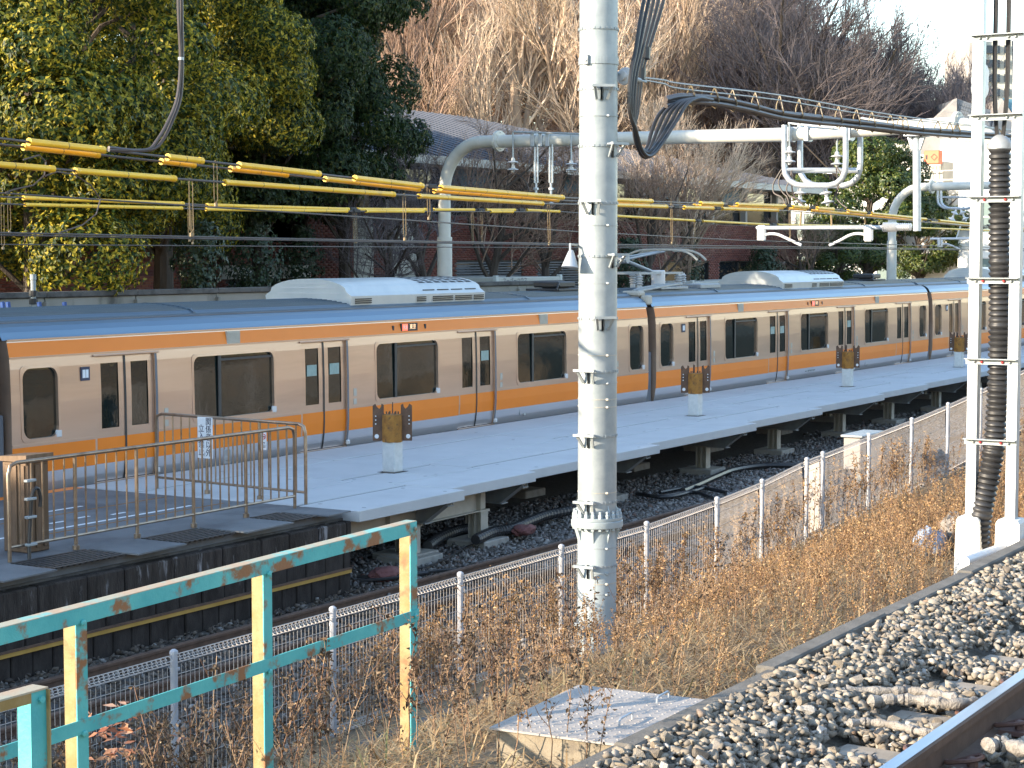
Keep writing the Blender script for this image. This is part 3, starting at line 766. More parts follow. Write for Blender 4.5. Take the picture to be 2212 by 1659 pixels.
def pantograph(car, X0):
    pg = thing('pantograph', wl(car) + Vector((2.6, 1.475, 3.62)), None, None); pg.parent = car; pg.location = (2.6, 1.475, 3.62)
    def ins(x, y):
        m = MB(); m.lathe([(.07, 0), (.07, .10), (.055, .11), (.10, .14), (.055, .16), (.10, .2), (.055, .22), (.10, .26), (.055, .28), (.10, .32), (.05, .34), (.05, .38)], (X0 + x, y, 3.6), n=14)
        m.build('insulator', M['porcelain'], pg, smooth=True)
    for x, y in ((1.0, .85), (1.0, 2.1), (3.1, .85), (3.1, 2.1), (4.3, 1.3)): ins(x, y)
    m = MB()
    m.bar((X0 + .9, .85, 3.99), (X0 + 3.3, .85, 3.99), .07, .05); m.bar((X0 + .9, 2.1, 3.99), (X0 + 3.3, 2.1, 3.99), .07, .05)
    m.bar((X0 + 1.0, .85, 3.99), (X0 + 1.0, 2.1, 3.99), .07, .05); m.bar((X0 + 3.1, .85, 3.99), (X0 + 3.1, 2.1, 3.99), .07, .05)
    m.build('base_frame', M['steel_dark'], pg)
    m = MB(); m.tube([(X0 + 3.0, 1.475, 4.0), (X0 + 1.35, 1.475, 4.32)], .045, 8); m.lathe([(.10, -.14), (.10, .14)], (X0 + 1.35, 1.475, 4.32), (0, 1, 0), 10); m.build('lower_arm', M['steel_dark'], pg)
    m = MB(); m.tube([(X0 + 1.35, 1.40, 4.32), (X0 + 3.6, 1.475, 4.52)], .03, 8); m.tube([(X0 + 1.35, 1.55, 4.36), (X0 + 3.6, 1.475, 4.54)], .02, 8); m.build('upper_arm', M['steel_dark'], pg)
    m = MB()
    for x in (3.35, 3.85):
        m.tube(smooth_path([(X0 + x, .45, 4.30), (X0 + x, .65, 4.45), (X0 + x, .95, 4.54), (X0 + x, 1.475, 4.555), (X0 + x, 2.0, 4.54), (X0 + x, 2.3, 4.45), (X0 + x, 2.5, 4.30)], 5), .03, 6)
    m.bar((X0 + 3.35, 1.1, 4.53), (X0 + 3.85, 1.1, 4.53), .05, .05); m.bar((X0 + 3.35, 1.85, 4.53), (X0 + 3.85, 1.85, 4.53), .05, .05)
    m.build('collector_head', M['beige_steel'], pg, smooth=True)
    m = MB(); m.lathe([(.17, 0), (.17, .36), (.15, .38)], (X0 + 2.2, .95, 3.68), n=18); m.build('arrester', M['white'], car, smooth=True)
    m = MB(); m.bbox(X0 + 4.2, X0 + 5.4, .75, 1.35, 3.58, 3.70, .02); m.bbox(X0 + 1.7, X0 + 3.2, .62, .8, 3.60, 3.66, .01)
    m.tube(smooth_path([(X0 + .3, .55, 3.58), (X0 + 1.0, .6, 3.62), (X0 + 1.6, .62, 3.66), (X0 + 2.4, .7, 3.70), (X0 + 3.1, .75, 3.72)], 5), .035, 6)
    m.tube(smooth_path([(X0 + .3, .65, 3.60), (X0 + 1.0, .7, 3.66), (X0 + 1.8, .75, 3.70), (X0 + 2.6, .85, 3.72)], 5), .03, 6)
    m.build('roof_gear', M['steel_dark'], car)
    m = MB(); m.bbox(X0 - .12, X0 + .2, .28, .75, 3.47, 3.60, .04); m.bbox(X0 - .05, X0 + .2, .10, .3, 3.28, 3.50, .03); m.build('cable_cover', M['beige_steel'], car)
car1 = make_car('train_car', -20.0, 'orange striped commuter train car passing behind the platform railing')
car2 = copy_tree(car1); car2.location = (0, 0, 0); WL[car2] = Vector((0, 0, 0))
car2['label'] = 'orange striped train car with raised pantograph, right of the steel pole'
car3 = copy_tree(car1); car3.location = (20, 0, 0)
car3['label'] = 'farthest orange striped train car, partly behind the black corrugated conduit'
car0 = copy_tree(car1); car0.location = (-40, 0, 0); car0['label'] = 'train car cut off by the left picture edge behind its black gangway'
pantograph(car2, 0.0)

# ------------------------------------------------------------------ new concrete platform on steel legs
def edge(X): return float(np.interp(X, [-18.7, -16.1, -13.8, -9.05, -4.3, 0, 4.5, 8.4, 17.3, 30, 60], [-5.14, -4.90, -4.72, -4.48, -4.23, -4.0, -3.78, -3.64, -3.26, -2.9, -2.3]))
pf = thing('platform', (-10, -2.5, 0), 'pale new concrete platform on steel legs beside the train', 'platform')
JX = [-18.72, -16.14, -13.72, -9.06, -4.28, -.1, 4.5, 8.4, 12.9, 17.4, 22, 26.5, 31, 35.5, 40, 45, 50]
for i, (a, b) in enumerate(zip(JX, JX[1:])):
    ye = edge(a) + .02
    w = (-.13 - ye)
    rows = [ye, ye + min(1.02, w * .3), ye + min(1.95, w * .55), -1.28, -.13] if w > 3 else [ye, ye + .9, -1.2, -.13]
    for j, (c, d) in enumerate(zip(rows, rows[1:])):
        if j: mb = MB(); mb.box(a + .02, b - .02, c - .022, c + .022, 1.02, 1.092); mb.build('joint_sealant', M['joint'], pf)
        xs_ = [a, b] if (j in (0, 2) or i == 0) else [a, a + (b - a) * .5, b]
        if j == len(rows) - 2: xs_ = [a - .3, b - .3] if i else [a, b - .3]
        for e, f in zip(xs_, xs_[1:]):
            mb = MB()
            th = .15 if j == 0 else .10
            mb.bbox(e + .014, f - .014, c + (.026 if j else .012), d - .026, 1.1 - th, 1.1 + .004 * ((i + j) % 2), .008)
            # lifting sockets
            for u in (.12, .88):
                for vv in ((.15, .85) if j < 2 else (.5,)):
                    mb.lathe([(.03, 0), (.03, .0035)], (e + (f - e) * u, c + (d - c) * vv, 1.1), n=8, mi=1)
            mb.build('slab', [M['concrete_new'], M['socket_grey']], pf)
lm = {}
def shared(key, fn, name, m, par, loc, rz=0):
    if key not in lm:
        o = fn().build(name, m, par, origin=(0, 0, 0)); lm[key] = o.data
    else: o = piece(lm[key], name, par)
    o.location = Vector(loc) - wl(par); o.rotation_euler = (0, 0, rz); return o
def gusset():
    m = MB(); m.prism([(-.02, .95), (-.05, .90), (.32, .62), (.36, .60), (1.9, .60), (1.9, .95)], 'x', -.006, .006)
    m.add([(-.09, -.05, .90), (.09, -.05, .90), (.09, .34, .60), (-.09, .34, .60)], [(0, 1, 2, 3)])
    m.box(-.09, .09, .30, 1.9, .585, .60); m.box(-.09, .09, .0, 1.9, .925, .945); return m
def hcol(h=.62):
    def f():
        m = MB(); m.box(-.10, .10, -.012, .012, 0, h)
        m.box(-.11, -.10, -.11, .11, 0, h) if 0 else None
        m.box(-.10, .10, -.115, -.10, 0, h); m.box(-.10, .10, .10, .115, 0, h); m.box(-.008, .008, -.10, .10, 0, h)
        m.box(-.13, .13, -.13, .13, h - .02, h); return m
    return f
def foot():
    m = MB(); m.bbox(-.36, .36, -.34, .34, -.1, .16, .015); return m
def clip_():
    m = MB(); m.tube([(0, 0, .94), (0, -.02, .86), (.14, -.02, .86), (.14, 0, .94)], .012, 5); return m
for x in JX[1:]:
    y = edge(x)
    shared('gusset', gusset, 'bracket', M['steel_dark'], pf, (x - .1, y + .05, 0))
    shared('clip', clip_, 'earth_clip', M['galv'], pf, (x - .14, y + .02, 0))
    for yy in ((y + .9, min(y + 2.6, -.5)) if x > -14 else (y + .75, y + 2.7)):
        shared('col', hcol(.60), 'leg', M['beige_steel'], pf, (x - .1, yy, .0))
        shared('foot', foot, 'footing', M['concrete'], pf, (x - .1, yy, .0))
mb = MB(); mb.box(JX[0], 50, -1.0, -.8, .72, .95); mb.box(JX[0], 50, -2.6, -2.4, .74, .95); mb.build('beam', M['steel_dark'], pf)
# heavy transfer beam beside the old wall
mb = MB(); x0, x1, y = -17.9, -14.35, -4.33
for z in (.56, .90): mb.box(x0, x1, y - .09, y + .09, z, z + .014)
mb.box(x0, x1, y - .008, y + .008, .57, .90)
for x in (x0 + .9, x1 - .25): mb.box(x - .01, x + .01, y - .085, y + .085, .574, .90)
mb.build('beam', M['beige_steel'], pf)
for x in (-16.35, -14.5):
    shared('col5', hcol(.46), 'leg', M['beige_steel'], pf, (x, -4.3, .1)); shared('foot2', foot, 'footing', M['concrete'], pf, (x, -4.3, -.02))

# rusted column sockets on the platform
def socket(X, Y, label):
    t = thing('column_socket', (X, Y, 1.1), label, 'column stub', 'rusty column sockets along the new platform')
    m = MB(); m.bbox(X - .115, X + .115, Y - .115, Y + .115, 1.104, 1.60, .012); m.build('stub', M['stub'], t)
    m = MB(); m.box(X - .19, X + .19, Y - .16, Y + .16, 1.1035, 1.107); m.build('base_patch', M['concrete_dark'], t)
    m = MB(); m.lathe([(.13, 1.56), (.158, 1.565), (.158, 1.98), (.12, 1.99)], (X, Y, 0), n=8)
    m.build('collar', M['rust'], t)
    m = MB()
    for (dx, dy) in ((.55, -.83), (.83, .55), (-.55, .83)):
        a = Vector((dx, dy, 0)).normalized(); s = Vector((-a.y, a.x, 0))
        # pierced wing plate with a hooked top, outline in (radial, height)
        o = [(.10, 1.58), (.30, 1.58), (.30, 2.12), (.26, 2.15), (.235, 2.10), (.20, 2.07), (.175, 2.10), (.165, 2.15), (.13, 2.13), (.13, 2.0), (.10, 1.98)]
        n = len(o)
        V = [Vector((X, Y, 0)) + a * r + Vector((0, 0, z)) + s * .008 for r, z in o] + [Vector((X, Y, 0)) + a * r + Vector((0, 0, z)) - s * .008 for r, z in o]
        m.add(V, [tuple(range(n)), tuple(range(n, 2 * n))[::-1]] + [(i, n + i, n + (i + 1) % n, (i + 1) % n) for i in range(n)])
    m.build('wing_plate', M['rust_dark'], t)
    m = MB()
    for (dx, dy) in ((.55, -.83), (.83, .55), (-.55, .83)):
        a = Vector((dx, dy, 0)).normalized(); s = Vector((-a.y, a.x, 0))
        for z, r in ((1.65, .034), (1.84, .011), (1.90, .011), (1.96, .011)):
            m = MB(); m.lathe([(r, -.0095), (r, .0095)], Vector((X, Y, z)) + a * (.24 if r > .02 else .255), s, 10); m.build('bolt_hole', M['sign_white'], t)
    m = MB()
    for k in range(6):
        a = k * math.pi / 3; m.lathe([(.012, 1.97), (.012, 2.03)], (X + .09 * math.cos(a), Y + .09 * math.sin(a), 0), n=6)
    m.build('anchor_bolt', M['rust_dark'], t)
socket(-14.87, -2.99, 'nearest rusty column socket on a grey stub, left of the steel pole')
socket(-3.38, -2.68, 'second rusty column socket, first one right of the steel pole')
socket(6.44, -2.30, 'third rusty column socket, before the second car of the train')
socket(15.99, -2.19, 'farthest rusty column socket, close left of the corrugated conduit')

# ------------------------------------------------------------------ old platform with block wall
op = thing('old_platform', (-24, -2.5, 0), 'old asphalt platform end with sooty block wall', 'platform')
mb = MB(); mb.box(-60, -18.76, -4.86, -.14, 1.0, 1.098)
mb.build('surface', M['asphalt'], op)
mb = MB(); mb.box(-60, -18.74, -4.86, -.2, -.1, .995); mb.build('core', M['concrete_dark'], op)
mb = MB(); mb.bbox(-60, -18.74, -.30, -.10, .95, 1.104, .01); mb.build('edge_strip', M['orange'], op)
br = {}
courses = [(-.05, .34), (.35, .64)]
for ci, (z0, z1) in enumerate(courses):
    w = .30 if ci == 0 else .40
    x = -28.6 + .1 * ci
    while x < -18.78:
        xe = min(x + w - .012, -18.76)
        m = MB(); d = random.uniform(0, .018)
        m.bbox(x, xe, -4.99 - d, -4.865, z0 + .006, z1 - .006, .012)
        m.build('block', M['block'], op); x += w
x = -28.6
while x < -18.8:
    w = random.uniform(.55, .95)
    m = MB(); d = random.uniform(0, .03)
    m.bbox(x, min(x + w - .01, -18.77), -5.02 - d, -4.865, .655, .975, .02)
    m.build('capping_block', M['cap_stained'], op); x += w
m = MB(); m.box(-60, -18.78, -5.03, -4.99, .30, .345); m.build('conduit', M['ochre'], op)
m = MB(); m.box(-60, -18.78, -5.04, -4.99, .346, .368); m.build('conduit_cover', M['rust_dark'], op)
# edge plates and rubber gratings on the platform lip
for k, (x0, x1, nm, mm) in enumerate([(-24.9, -24.1, 'edge_plate', M['asphalt']), (-24.05, -22.95, 'grating', M['rubber']), (-22.9, -22.05, 'edge_plate', M['asphalt']), (-22.0, -21.05, 'grating', M['rubber']), (-21.0, -20.05, 'edge_plate', M['asphalt']), (-20.0, -19.45, 'grating', M['rubber']), (-19.4, -18.85, 'edge_plate', M['asphalt'])]):
    m = MB()
    if nm == 'grating':
        for i in range(8): m.box(x0, x1, -4.98 + i * .085, -4.93 + i * .085, 1.099, 1.118)
        n_ = int((x1 - x0) / .09)
        for i in range(n_): m.box(x0 + i * .09, x0 + i * .09 + .035, -4.98, -4.34, 1.0995, 1.1125)
    else: m.obox(((x0 + x1) / 2, -4.72, 1.110), ((x1 - x0) / 2, .02, 0), (0, .37, 0), (0, 0, .009))
    m.build(nm, mm, op)
m = MB(); m.obox((-25.9, -4.85, 1.115), (.95, 0, 0), (0, .17, 0), (0, 0, .012)); m.build('warning_strip', M['orange'], op)
m = MB()
for i in range(7): m.obox((-23.9 + .13 * i, -4.45, 1.1075), (.04, .03, 0), (.02, .03, 0), (0, 0, .002))
m.build('warning_stripe', M['orange'], op)
m = MB()
for (x0, x1, y) in ((-22.9, -19.4, -2.9), (-23.5, -20.2, -1.7), (-22.4, -20.6, -3.5)): m.box(x0, x1, y, y + .06, 1.0985, 1.101)
for (x, y) in ((-21.6, -2.5), (-21.1, -2.45), (-20.6, -2.6)): m.box(x, x + .25, y, y + .05, 1.0985, 1.1015)
m.build('worn_paint', M['sign_white'], op)
m = MB()
for (x0, x1, y) in ((-22.9, -18.9, -2.0), (-22.5, -19.0, -3.1)): m.box(x0, x1, y, y + .035, 1.0985, 1.1005)
m.build('rust_seam', M['rust'], op)

# stainless railing: front run (> posts, rails, balusters) and gate run behind
def railing(pts, hts, label, name='platform_railing', nb=.165, gate=None):
    a, b = Vector((*pts[0], 1.1)), Vector((*pts[1], 1.1))
    t = thing(name, a, label, 'railing', 'stainless railings on the old platform')
    L = (b - a).length; d = (b - a).normalized(); z = Vector((0, 0, 1))
    h = hts
    m = MB(); m.tube([a, a + z * (h - .12), a + z * (h - .03) + d * .03, a + z * h + d * .12] + [a + z * h + d * (L - .12), b + z * (h - .03) - d * .03, b + z * (h - .12), b], .023, 10)
    m.build('top_rail', M['stainless_rail'], t, smooth=True)
    m = MB(); m.tube([a + z * .16, b + z * .16], .018, 8); m.build('bottom_rail', M['stainless_rail'], t, smooth=True)
    k = int(L / nb)
    for i in range(1, k):
        p = a + d * (L * i / k)
        big_ = i % 6 == 0
        m = MB(); m.tube([p + z * (0 if big_ else .16), p + z * h], .022 if big_ else .011, 8)
        if big_: m.lathe([(.04, 0), (.04, .05), (.024, .06)], p, n=8)
        m.build('post' if big_ else 'baluster', M['stainless_rail'], t, smooth=True)
    return t
rf = railing(((-23.95, -4.22), (-18.92, -4.22)), 1.07, 'long stainless platform railing parallel to the track, front of two')
rg = railing(((-18.25, -1.25), (-18.55, -4.12)), 1.07, 'stainless gate railing across the platform end, carrying two signs')
m = MB(); m.bbox(-18.48, -18.40, -2.73, -2.66, 1.55, 1.75, .01); m.bbox(-18.50, -18.46, -2.76, -2.70, 1.6, 1.66, .01); m.build('latch', M['steel_dark'], rg)
# signs tied to the gate, readable from the camera side
def text(body, size, loc, rot, m, par, name='lettering', ext=.0015, sx=1.0):
    cu = bpy.data.curves.new(name, 'FONT'); cu.body = body; cu.size = size; cu.align_x = 'CENTER'; cu.align_y = 'CENTER'; cu.extrude = ext
    cu.materials.append(m)
    o = bpy.data.objects.new(name, cu); col.objects.link(o)
    o.location = Vector(loc) - wl(par); o.rotation_euler = rot; o.scale = (sx, 1, 1); o.parent = par
    return to_mesh(o)
SX, SY = -18.47, -2.36
sg = thing('warning_sign', (SX, SY, 1.75), 'white board with two columns of dark Japanese characters on gate railing', 'sign')
gd = Vector((-.104, -.9946, 0))                    # along the gate, to the right in the picture
gn = Vector((-.9946, .104, 0))                     # towards the camera
m = MB(); m.obox(Vector((SX, SY, 1.90)) + gn * .03, gd * .145, gn * .004, Vector((0, 0, .285))); m.build('board', M['sign_white'], sg)
rz = math.atan2(gd.y, gd.x)
for colx, chars in ((.07, '\u95a2\u4fc2\u8005\u4ee5\u5916'), (-.07, '\u7acb\u5165\u7981\u6b62')):
    for k, ch in enumerate(chars):
        p = Vector((SX, SY, 2.12 - .108 * k - (.0 if colx > 0 else .10))) + gn * .036 + gd * colx
        text(ch, .115, p, (R(90), 0, rz), M['ink'], sg)
ns = thing('no_smoking_sign', (-18.53, -3.43, 1.9), 'small white no smoking notice with red ring, on gate railing', 'sign')
c = Vector((-18.53, -3.43, 1.92)) + gn * .03
m = MB(); m.obox(c, gd * .05, gn * .003, Vector((0, 0, .12))); m.build('board', M['sign_white'], ns)
m = MB(); tor = [c + gn * .005 + Vector((0, 0, .055)) + gd * .035 * math.cos(a) + Vector((0, 0, 1)) * .035 * math.sin(a) for a in np.linspace(0, 2 * math.pi, 17)]
m.tube(tor, .006, 5, False); m.bar(c + gn * .006 + Vector((0, 0, .08)) - gd * .025, c + gn * .006 + Vector((0, 0, .03)) + gd * .025, .008, .004); m.build('ring', M['red'], ns)
m = MB(); m.obox(c + gn * .005 + Vector((0, 0, .055)), gd * .022, gn * .001, Vector((0, 0, .006))); m.obox(c + gn * .005 + Vector((0, 0, -.03)), gd * .03, gn * .001, Vector((0, 0, .006)))
for k in range(3): m.obox(c + gn * .005 + Vector((0, 0, -.06 - .016 * k)), gd * .036, gn * .001, Vector((0, 0, .003)))
m.build('print', M['ink'], ns)
# brown cabinet and cable at the railing's left end
cb = thing('cabinet', (-23.25, -3.75, 1.1), 'narrow brown metal cabinet standing behind left end of railing', 'cabinet')
m = MB(); m.bbox(-23.42, -23.08, -3.95, -3.58, 1.1, 2.12, .01); m.build('body', M['cabinet'], cb)
m = MB(); m.prism([(-3.99, 2.12), (-3.54, 2.12), (-3.54, 2.17), (-3.99, 2.20)], 'x', -23.46, -23.04); m.build('top', M['cabinet'], cb)
m = MB()
for y in (-3.9, -3.78, -3.66): m.bbox(-23.435, -23.42, y - .03, y + .03, 1.15, 2.08, .004)
for x in (-23.38, -23.26, -23.14): m.bbox(x - .035, x + .035, -3.965, -3.95, 1.15, 2.08, .004)
m.build('panel_rib', M['cabinet'], cb)
cl = thing('cable_conduit', (-23.75, -4.28, 1.1), 'dark looped cable clamped to left post of the railing', 'cable')
m = MB(); m.tube(smooth_path([(-23.74, -4.30, 1.1), (-23.72, -4.28, 1.3), (-23.68, -4.27, 1.6), (-23.66, -4.27, 1.78), (-23.62, -4.27, 1.86), (-23.56, -4.27, 1.86), (-23.53, -4.27, 1.76), (-23.54, -4.27, 1.66)], 5), .02, 8); m.build('cable', M['cable_black'], cl, smooth=True)
m = MB()
for z in (1.25, 1.55, 1.75, 1.95): m.bbox(-23.76, -23.62, -4.31, -4.25, z, z + .03, .006)
m.build('clamp', M['galv'], cl)

# ------------------------------------------------------------------ mesh fence
mf = thing('mesh_fence', (-20, -9.15, 0), 'white welded mesh fence with coiled top running up the slope', 'fence')
FX = [-32.3, -31.2, -29.1, -26.97, -24.82, -22.67, -20.6, -18.52, -16.51, -15.05, -13.45, -12.83, -10.9, -8.9, -7.0, -5.1, -3.1, -1.1, 1, 3, 5, 7, 9]
def ftop(X): return float(np.interp(X, [-18.5, -16.5, -15.1, -13.5, -8.9, -6, -2.2, 8], [1.165, 1.235, 1.31, 1.455, 1.69, 1.87, 2.18, 2.8]))
pm = MB(); L = 2.0; H = 1.1
for i in range(38):
    x = L * (i + .5) / 38
    pm.tube([(x, 0, .06), (x, 0, H - .06)], .0033, 4, False)
for z in (.06, .24, .42, .60, .78, .96, H - .04): pm.tube([(0, .004, z), (L, .004, z)], .0033, 4, False)
for zc in (.02, H - .005):
    for i in range(38):
        x = L * (i + .5) / 38
        pm.tube([(x + .0, .036 * math.cos(a) - .01, zc + .036 * math.sin(a)) for a in np.linspace(-2.6, 2.9, 7)], .0042, 3, False)
    for a in (0, 1.57, 3.14, 4.7): pm.tube([(0, .036 * math.cos(a) - .01, zc + .036 * math.sin(a)), (L, .036 * math.cos(a) - .01, zc + .036 * math.sin(a))], .0035, 3, False)
pn = None
for a, b in zip(FX, FX[1:]):
    za, zb = ftop(a) - H, ftop(b) - H
    if pn is None: o = pn = pm.build('wire_panel', M['fence_white'], mf, origin=(0, 0, 0), fix=False)
    else: o = piece(pn.data, 'wire_panel', mf)
    o.location = Vector((a + .03, -9.15, za)) - wl(mf)
    ang = math.atan2(zb - za, b - a)
    o.rotation_euler = (0, -ang, 0); o.scale = ((math.hypot(b - a, zb - za) - .06) / L, 1, 1)
def fpost():
    m = MB(); m.lathe([(.03, -1.7), (.03, .02), (.036, .022), (.034, .045), (.015, .06)], (0, 0, 0), n=12)
    for z in (-.12, -.55, -1.02): m.lathe([(.034, z), (.034, z + .025)], (0, 0, 0), n=12); m.bbox(.03, .055, -.02, .02, z, z + .025, .004)
    return m
for x in FX: shared('fpost', fpost, 'fence_post', M['fence_post'], mf, (x, -9.17, ftop(x) + .02))

# teal angle-iron fence
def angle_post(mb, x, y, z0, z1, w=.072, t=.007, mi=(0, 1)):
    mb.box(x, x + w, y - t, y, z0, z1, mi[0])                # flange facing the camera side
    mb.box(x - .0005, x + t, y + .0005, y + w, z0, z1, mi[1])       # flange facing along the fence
tf = thing('teal_fence', (-30.6, -12.9, 1.7), 'long rusty teal angle-iron fence with flat middle bar', 'fence')
A0, A1 = -35.2, -29.13
def tz(x): return float(np.interp(x, [-35, -32, -30.6, -29.1], [2.70, 2.735, 2.76, 2.83]))
m = MB(); m.bar((A0, -12.93, tz(A0) - .002), (A1, -12.93, tz(A1) - .002), .075, .007); m.build('top_flange', M['teal_top'], tf)
m = MB(); m.bar((A0, -12.965, tz(A0) - .04), (A1, -12.965, tz(A1) - .04), .007, .075); m.build('top_rail', M['teal'], tf)
m = MB(); m.bar((A0, -12.965, tz(A0) - .565), (A1 + .02, -12.965, tz(A1) - .565), .009, .068); m.build('middle_bar', M['teal'], tf)
for x in (-33.35, -31.97, -30.58, -29.19):
    m = MB(); angle_post(m, x, -12.955, 1.2, tz(x) - .006 if x < -29.2 else tz(x) - .04); m.build('post', [M['teal'], M['teal_glare']], tf)
    m = MB()
    for z in (tz(x) - .04, tz(x) - .565): m.lathe([(.016, 0), (.016, .008), (.008, .012)], (x + .035, -12.971, z), (0, -1, 0), 8)
    m.build('bolt', M['teal'], tf)
sf = thing('teal_fence', (-32.5, -14.05, 1.7), 'short rusty teal corner fence ending nearer the camera', 'fence')
cn = atY(25, 1490, -14.05)
zt = cn.z
m = MB(); m.box(cn.x - .9, cn.x + .105, -14.13, -14.05, zt - .007, zt); m.build('top_flange', M['teal_top'], sf)
m = MB(); m.box(cn.x - .9, cn.x + .02, -14.1295, -14.1225, zt - .045, zt - .0075); m.build('top_rail', M['teal_glare'], sf)
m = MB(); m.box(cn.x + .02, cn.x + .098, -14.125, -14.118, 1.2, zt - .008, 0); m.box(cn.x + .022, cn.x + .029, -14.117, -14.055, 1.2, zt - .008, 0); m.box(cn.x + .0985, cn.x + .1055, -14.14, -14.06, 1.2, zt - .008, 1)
m.build('post', [M['teal'], M['teal_glare']], sf)
m = MB(); m.lathe([(.014, 0), (.014, .01)], (cn.x + .07, -14.127, zt - .04), (0, -1, 0), 8); m.build('bolt', M['teal'], sf)

# ------------------------------------------------------------------ big tubular pole
PX, PY = -21.08, -9.87
pole = thing('steel_pole', (PX, PY, .25), 'tall galvanised tubular pole with climbing steps and bolted flange', 'pole')
def pz(y): return CAM.z - (y - 553) * .00500
m = MB(); m.lathe([(.205, .1), (.205, 1.56)], (PX, PY, 0), n=40); m.build('lower_tube', M['polepaint'], pole, smooth=True)
m = MB(); m.lathe([(.270, 1.56), (.274, 1.575), (.274, 1.625), (.268, 1.63)], (PX, PY, 0), n=40); m.lathe([(.262, 1.632), (.266, 1.64), (.266, 1.665), (.20, 1.67)], (PX, PY, 0), n=40); m.build('flange', M['polepaint'], pole, smooth=True)
m = MB()
for k in range(20):
    a = k * math.pi / 10; p = (PX + .24 * math.cos(a), PY + .24 * math.sin(a), 0)
    m.lathe([(.024, 1.665), (.024, 1.70), (.016, 1.71), (.016, 1.735), (.008, 1.74)], p, n=6); m.lathe([(.022, 1.535), (.022, 1.56)], p, n=6)
m.build('flange_bolt', M['polepaint'], pole)
m = MB()
for k in range(8):
    a = k * math.pi / 4 + .3; c, s = math.cos(a), math.sin(a)
    for (z0, z1) in ((1.38, 1.56), (1.665, 1.80)):
        far = z1 if z0 < 1.5 else z0
        q = [(.2, z0), (.2, z1), (.255, far)]
        V = [(PX + r * c - s * e, PY + r * s + c * e, z) for e in (-.006, .006) for r, z in q]
        m.add(V, [(0, 1, 2), (5, 4, 3), (0, 3, 4, 1), (1, 4, 5, 2), (2, 5, 3, 0)])
m.build('gusset', M['polepaint'], pole)
m = MB(); m.lathe([(.204, 1.67), (.196, 9.2)], (PX, PY, 0), n=40); m.build('upper_tube', M['galv'], pole, smooth=True)
tocam = math.atan2(CAM.y - PY, CAM.x - PX)
def step(z, off):
    a = tocam + R(off)
    c, s = math.cos(a), math.sin(a); o = Vector((c, s, 0)); tt_ = Vector((-s, c, 0)); B = Vector((PX, PY, z))
    m = MB()
    m.bar(B + o * .31 - tt_ * .12, B + o * .31 + tt_ * .12, .036, .026)
    for e in (-.07, .07):
        m.bar(B + o * .21 + tt_ * e, B + o * .31 + tt_ * e, .03, .016)
        m.bar(B + o * .21 + tt_ * e * .8 + Vector((0, 0, -.13)), B + o * .30 + tt_ * e * 1.3, .026, .016, (c, s, 0))
        m.bbox(B.x + o.x * .206 - .012, B.x + o.x * .206 + .012, B.y + o.y * .206 - .012, B.y + o.y * .206 + .012, B.z - .14, B.z + .01, .003)
    m.build('climbing_step', M['galv'], pole)
def band(z, h=.03, r=.2065, lugs=True):
    m = MB(); m.lathe([(r, z), (r, z + h)], (PX, PY, 0), n=40)
    if lugs:
        for k in range(26):
            a = k * 2 * math.pi / 26; m.obox((PX + (r + .003) * math.cos(a), PY + (r + .003) * math.sin(a), z + h / 2), (.003 * math.cos(a), .003 * math.sin(a), 0), (-.012 * math.sin(a), .012 * math.cos(a), 0), (0, 0, h * .38))
    m.build('band', M['galv'], pole)
for y, off in ((205, 10), (322, 46), (440, -15), (550, 49), (680, 15), (790, -27), (925, -27), (1065, -27), (1200, -27), (1322, -27)):
    band(pz(y) - .03); step(pz(y), off)
band(pz(88)); band(pz(158), .075, .209, False)
for y in (20, 265, 490, 610, 760, 818, 852, 868, 1048, 1165, 1218, 1240, 1262, 1345):
    m = MB(); z = pz(y); m.lathe([(.2072, z), (.2072, z + .009)], (PX, PY, 0), n=40)
    a = tocam + R(30); m.bbox(PX + .21 * math.cos(a) - .015, PX + .21 * math.cos(a) + .015, PY + .21 * math.sin(a) - .015, PY + .21 * math.sin(a) + .015, z - .006, z + .016, .004)
    m.build('strap', M['beige_steel'] if y % 4 == 0 else M['galv'], pole)
a = tocam - R(35); m = MB(); z = pz(150); p = Vector((PX + .215 * math.cos(a), PY + .215 * math.sin(a), z))
m.bbox(p.x - .03, p.x + .03, p.y - .03, p.y + .03, z - .05, z + .05, .006); m.lathe([(.02, 0), (.02, .04)], p + Vector((0, 0, -.01)), (math.cos(a), math.sin(a), 0), 6); m.build('band_bolt', M['steel_dark'], pole)
# white disc insulator guying the cable messenger
IY = -9.92
ip = atY(1348, 164, IY - .1)
wi = thing('disc_insulator', ip, 'white round disc insulator tied beside the steel pole top', 'insulator')
dx = Vector((1, -.12, -.08)).normalized()
m = MB(); m.lathe([(.02, -.06), (.05, -.05), (.055, -.01), (.09, 0), (.095, .02), (.04, .035), (.02, .08)], ip, dx, 24); m.build('disc', M['white'], wi, smooth=True)
m = MB(); m.tube([Vector((PX + .2, PY - .03, ip.z + .05)), ip - dx * .04], .016, 8); m.lathe([(.03, .04), (.035, .08), (.02, .12)], ip, dx, 10); m.tube([ip + dx * .1, ip + dx * .42], .013, 8); m.lathe([(.026, .22), (.026, .30)], ip, dx, 8); m.build('shackle', M['galv'], wi)
# lamp with a metal shade on the pole's back
lp = atY(1232, 565, PY + .15)
ld = thing('floodlight', lp, 'small ribbed metal lamp sticking out left of the steel pole', 'lamp')
m = MB(); m.lathe([(.09, -.06), (.085, -.05), (.05, .05), (.035, .09), (.02, .12)], lp, Vector((.15, 0, 1)), 14); m.build('shade', M['bright_steel'], ld, smooth=True)
m = MB(); m.tube([lp + Vector((0, 0, .1)), lp + Vector((.03, .02, .18)), Vector((PX, PY + .2, lp.z + .16))], .012, 6); m.build('bracket', M['galv'], ld)

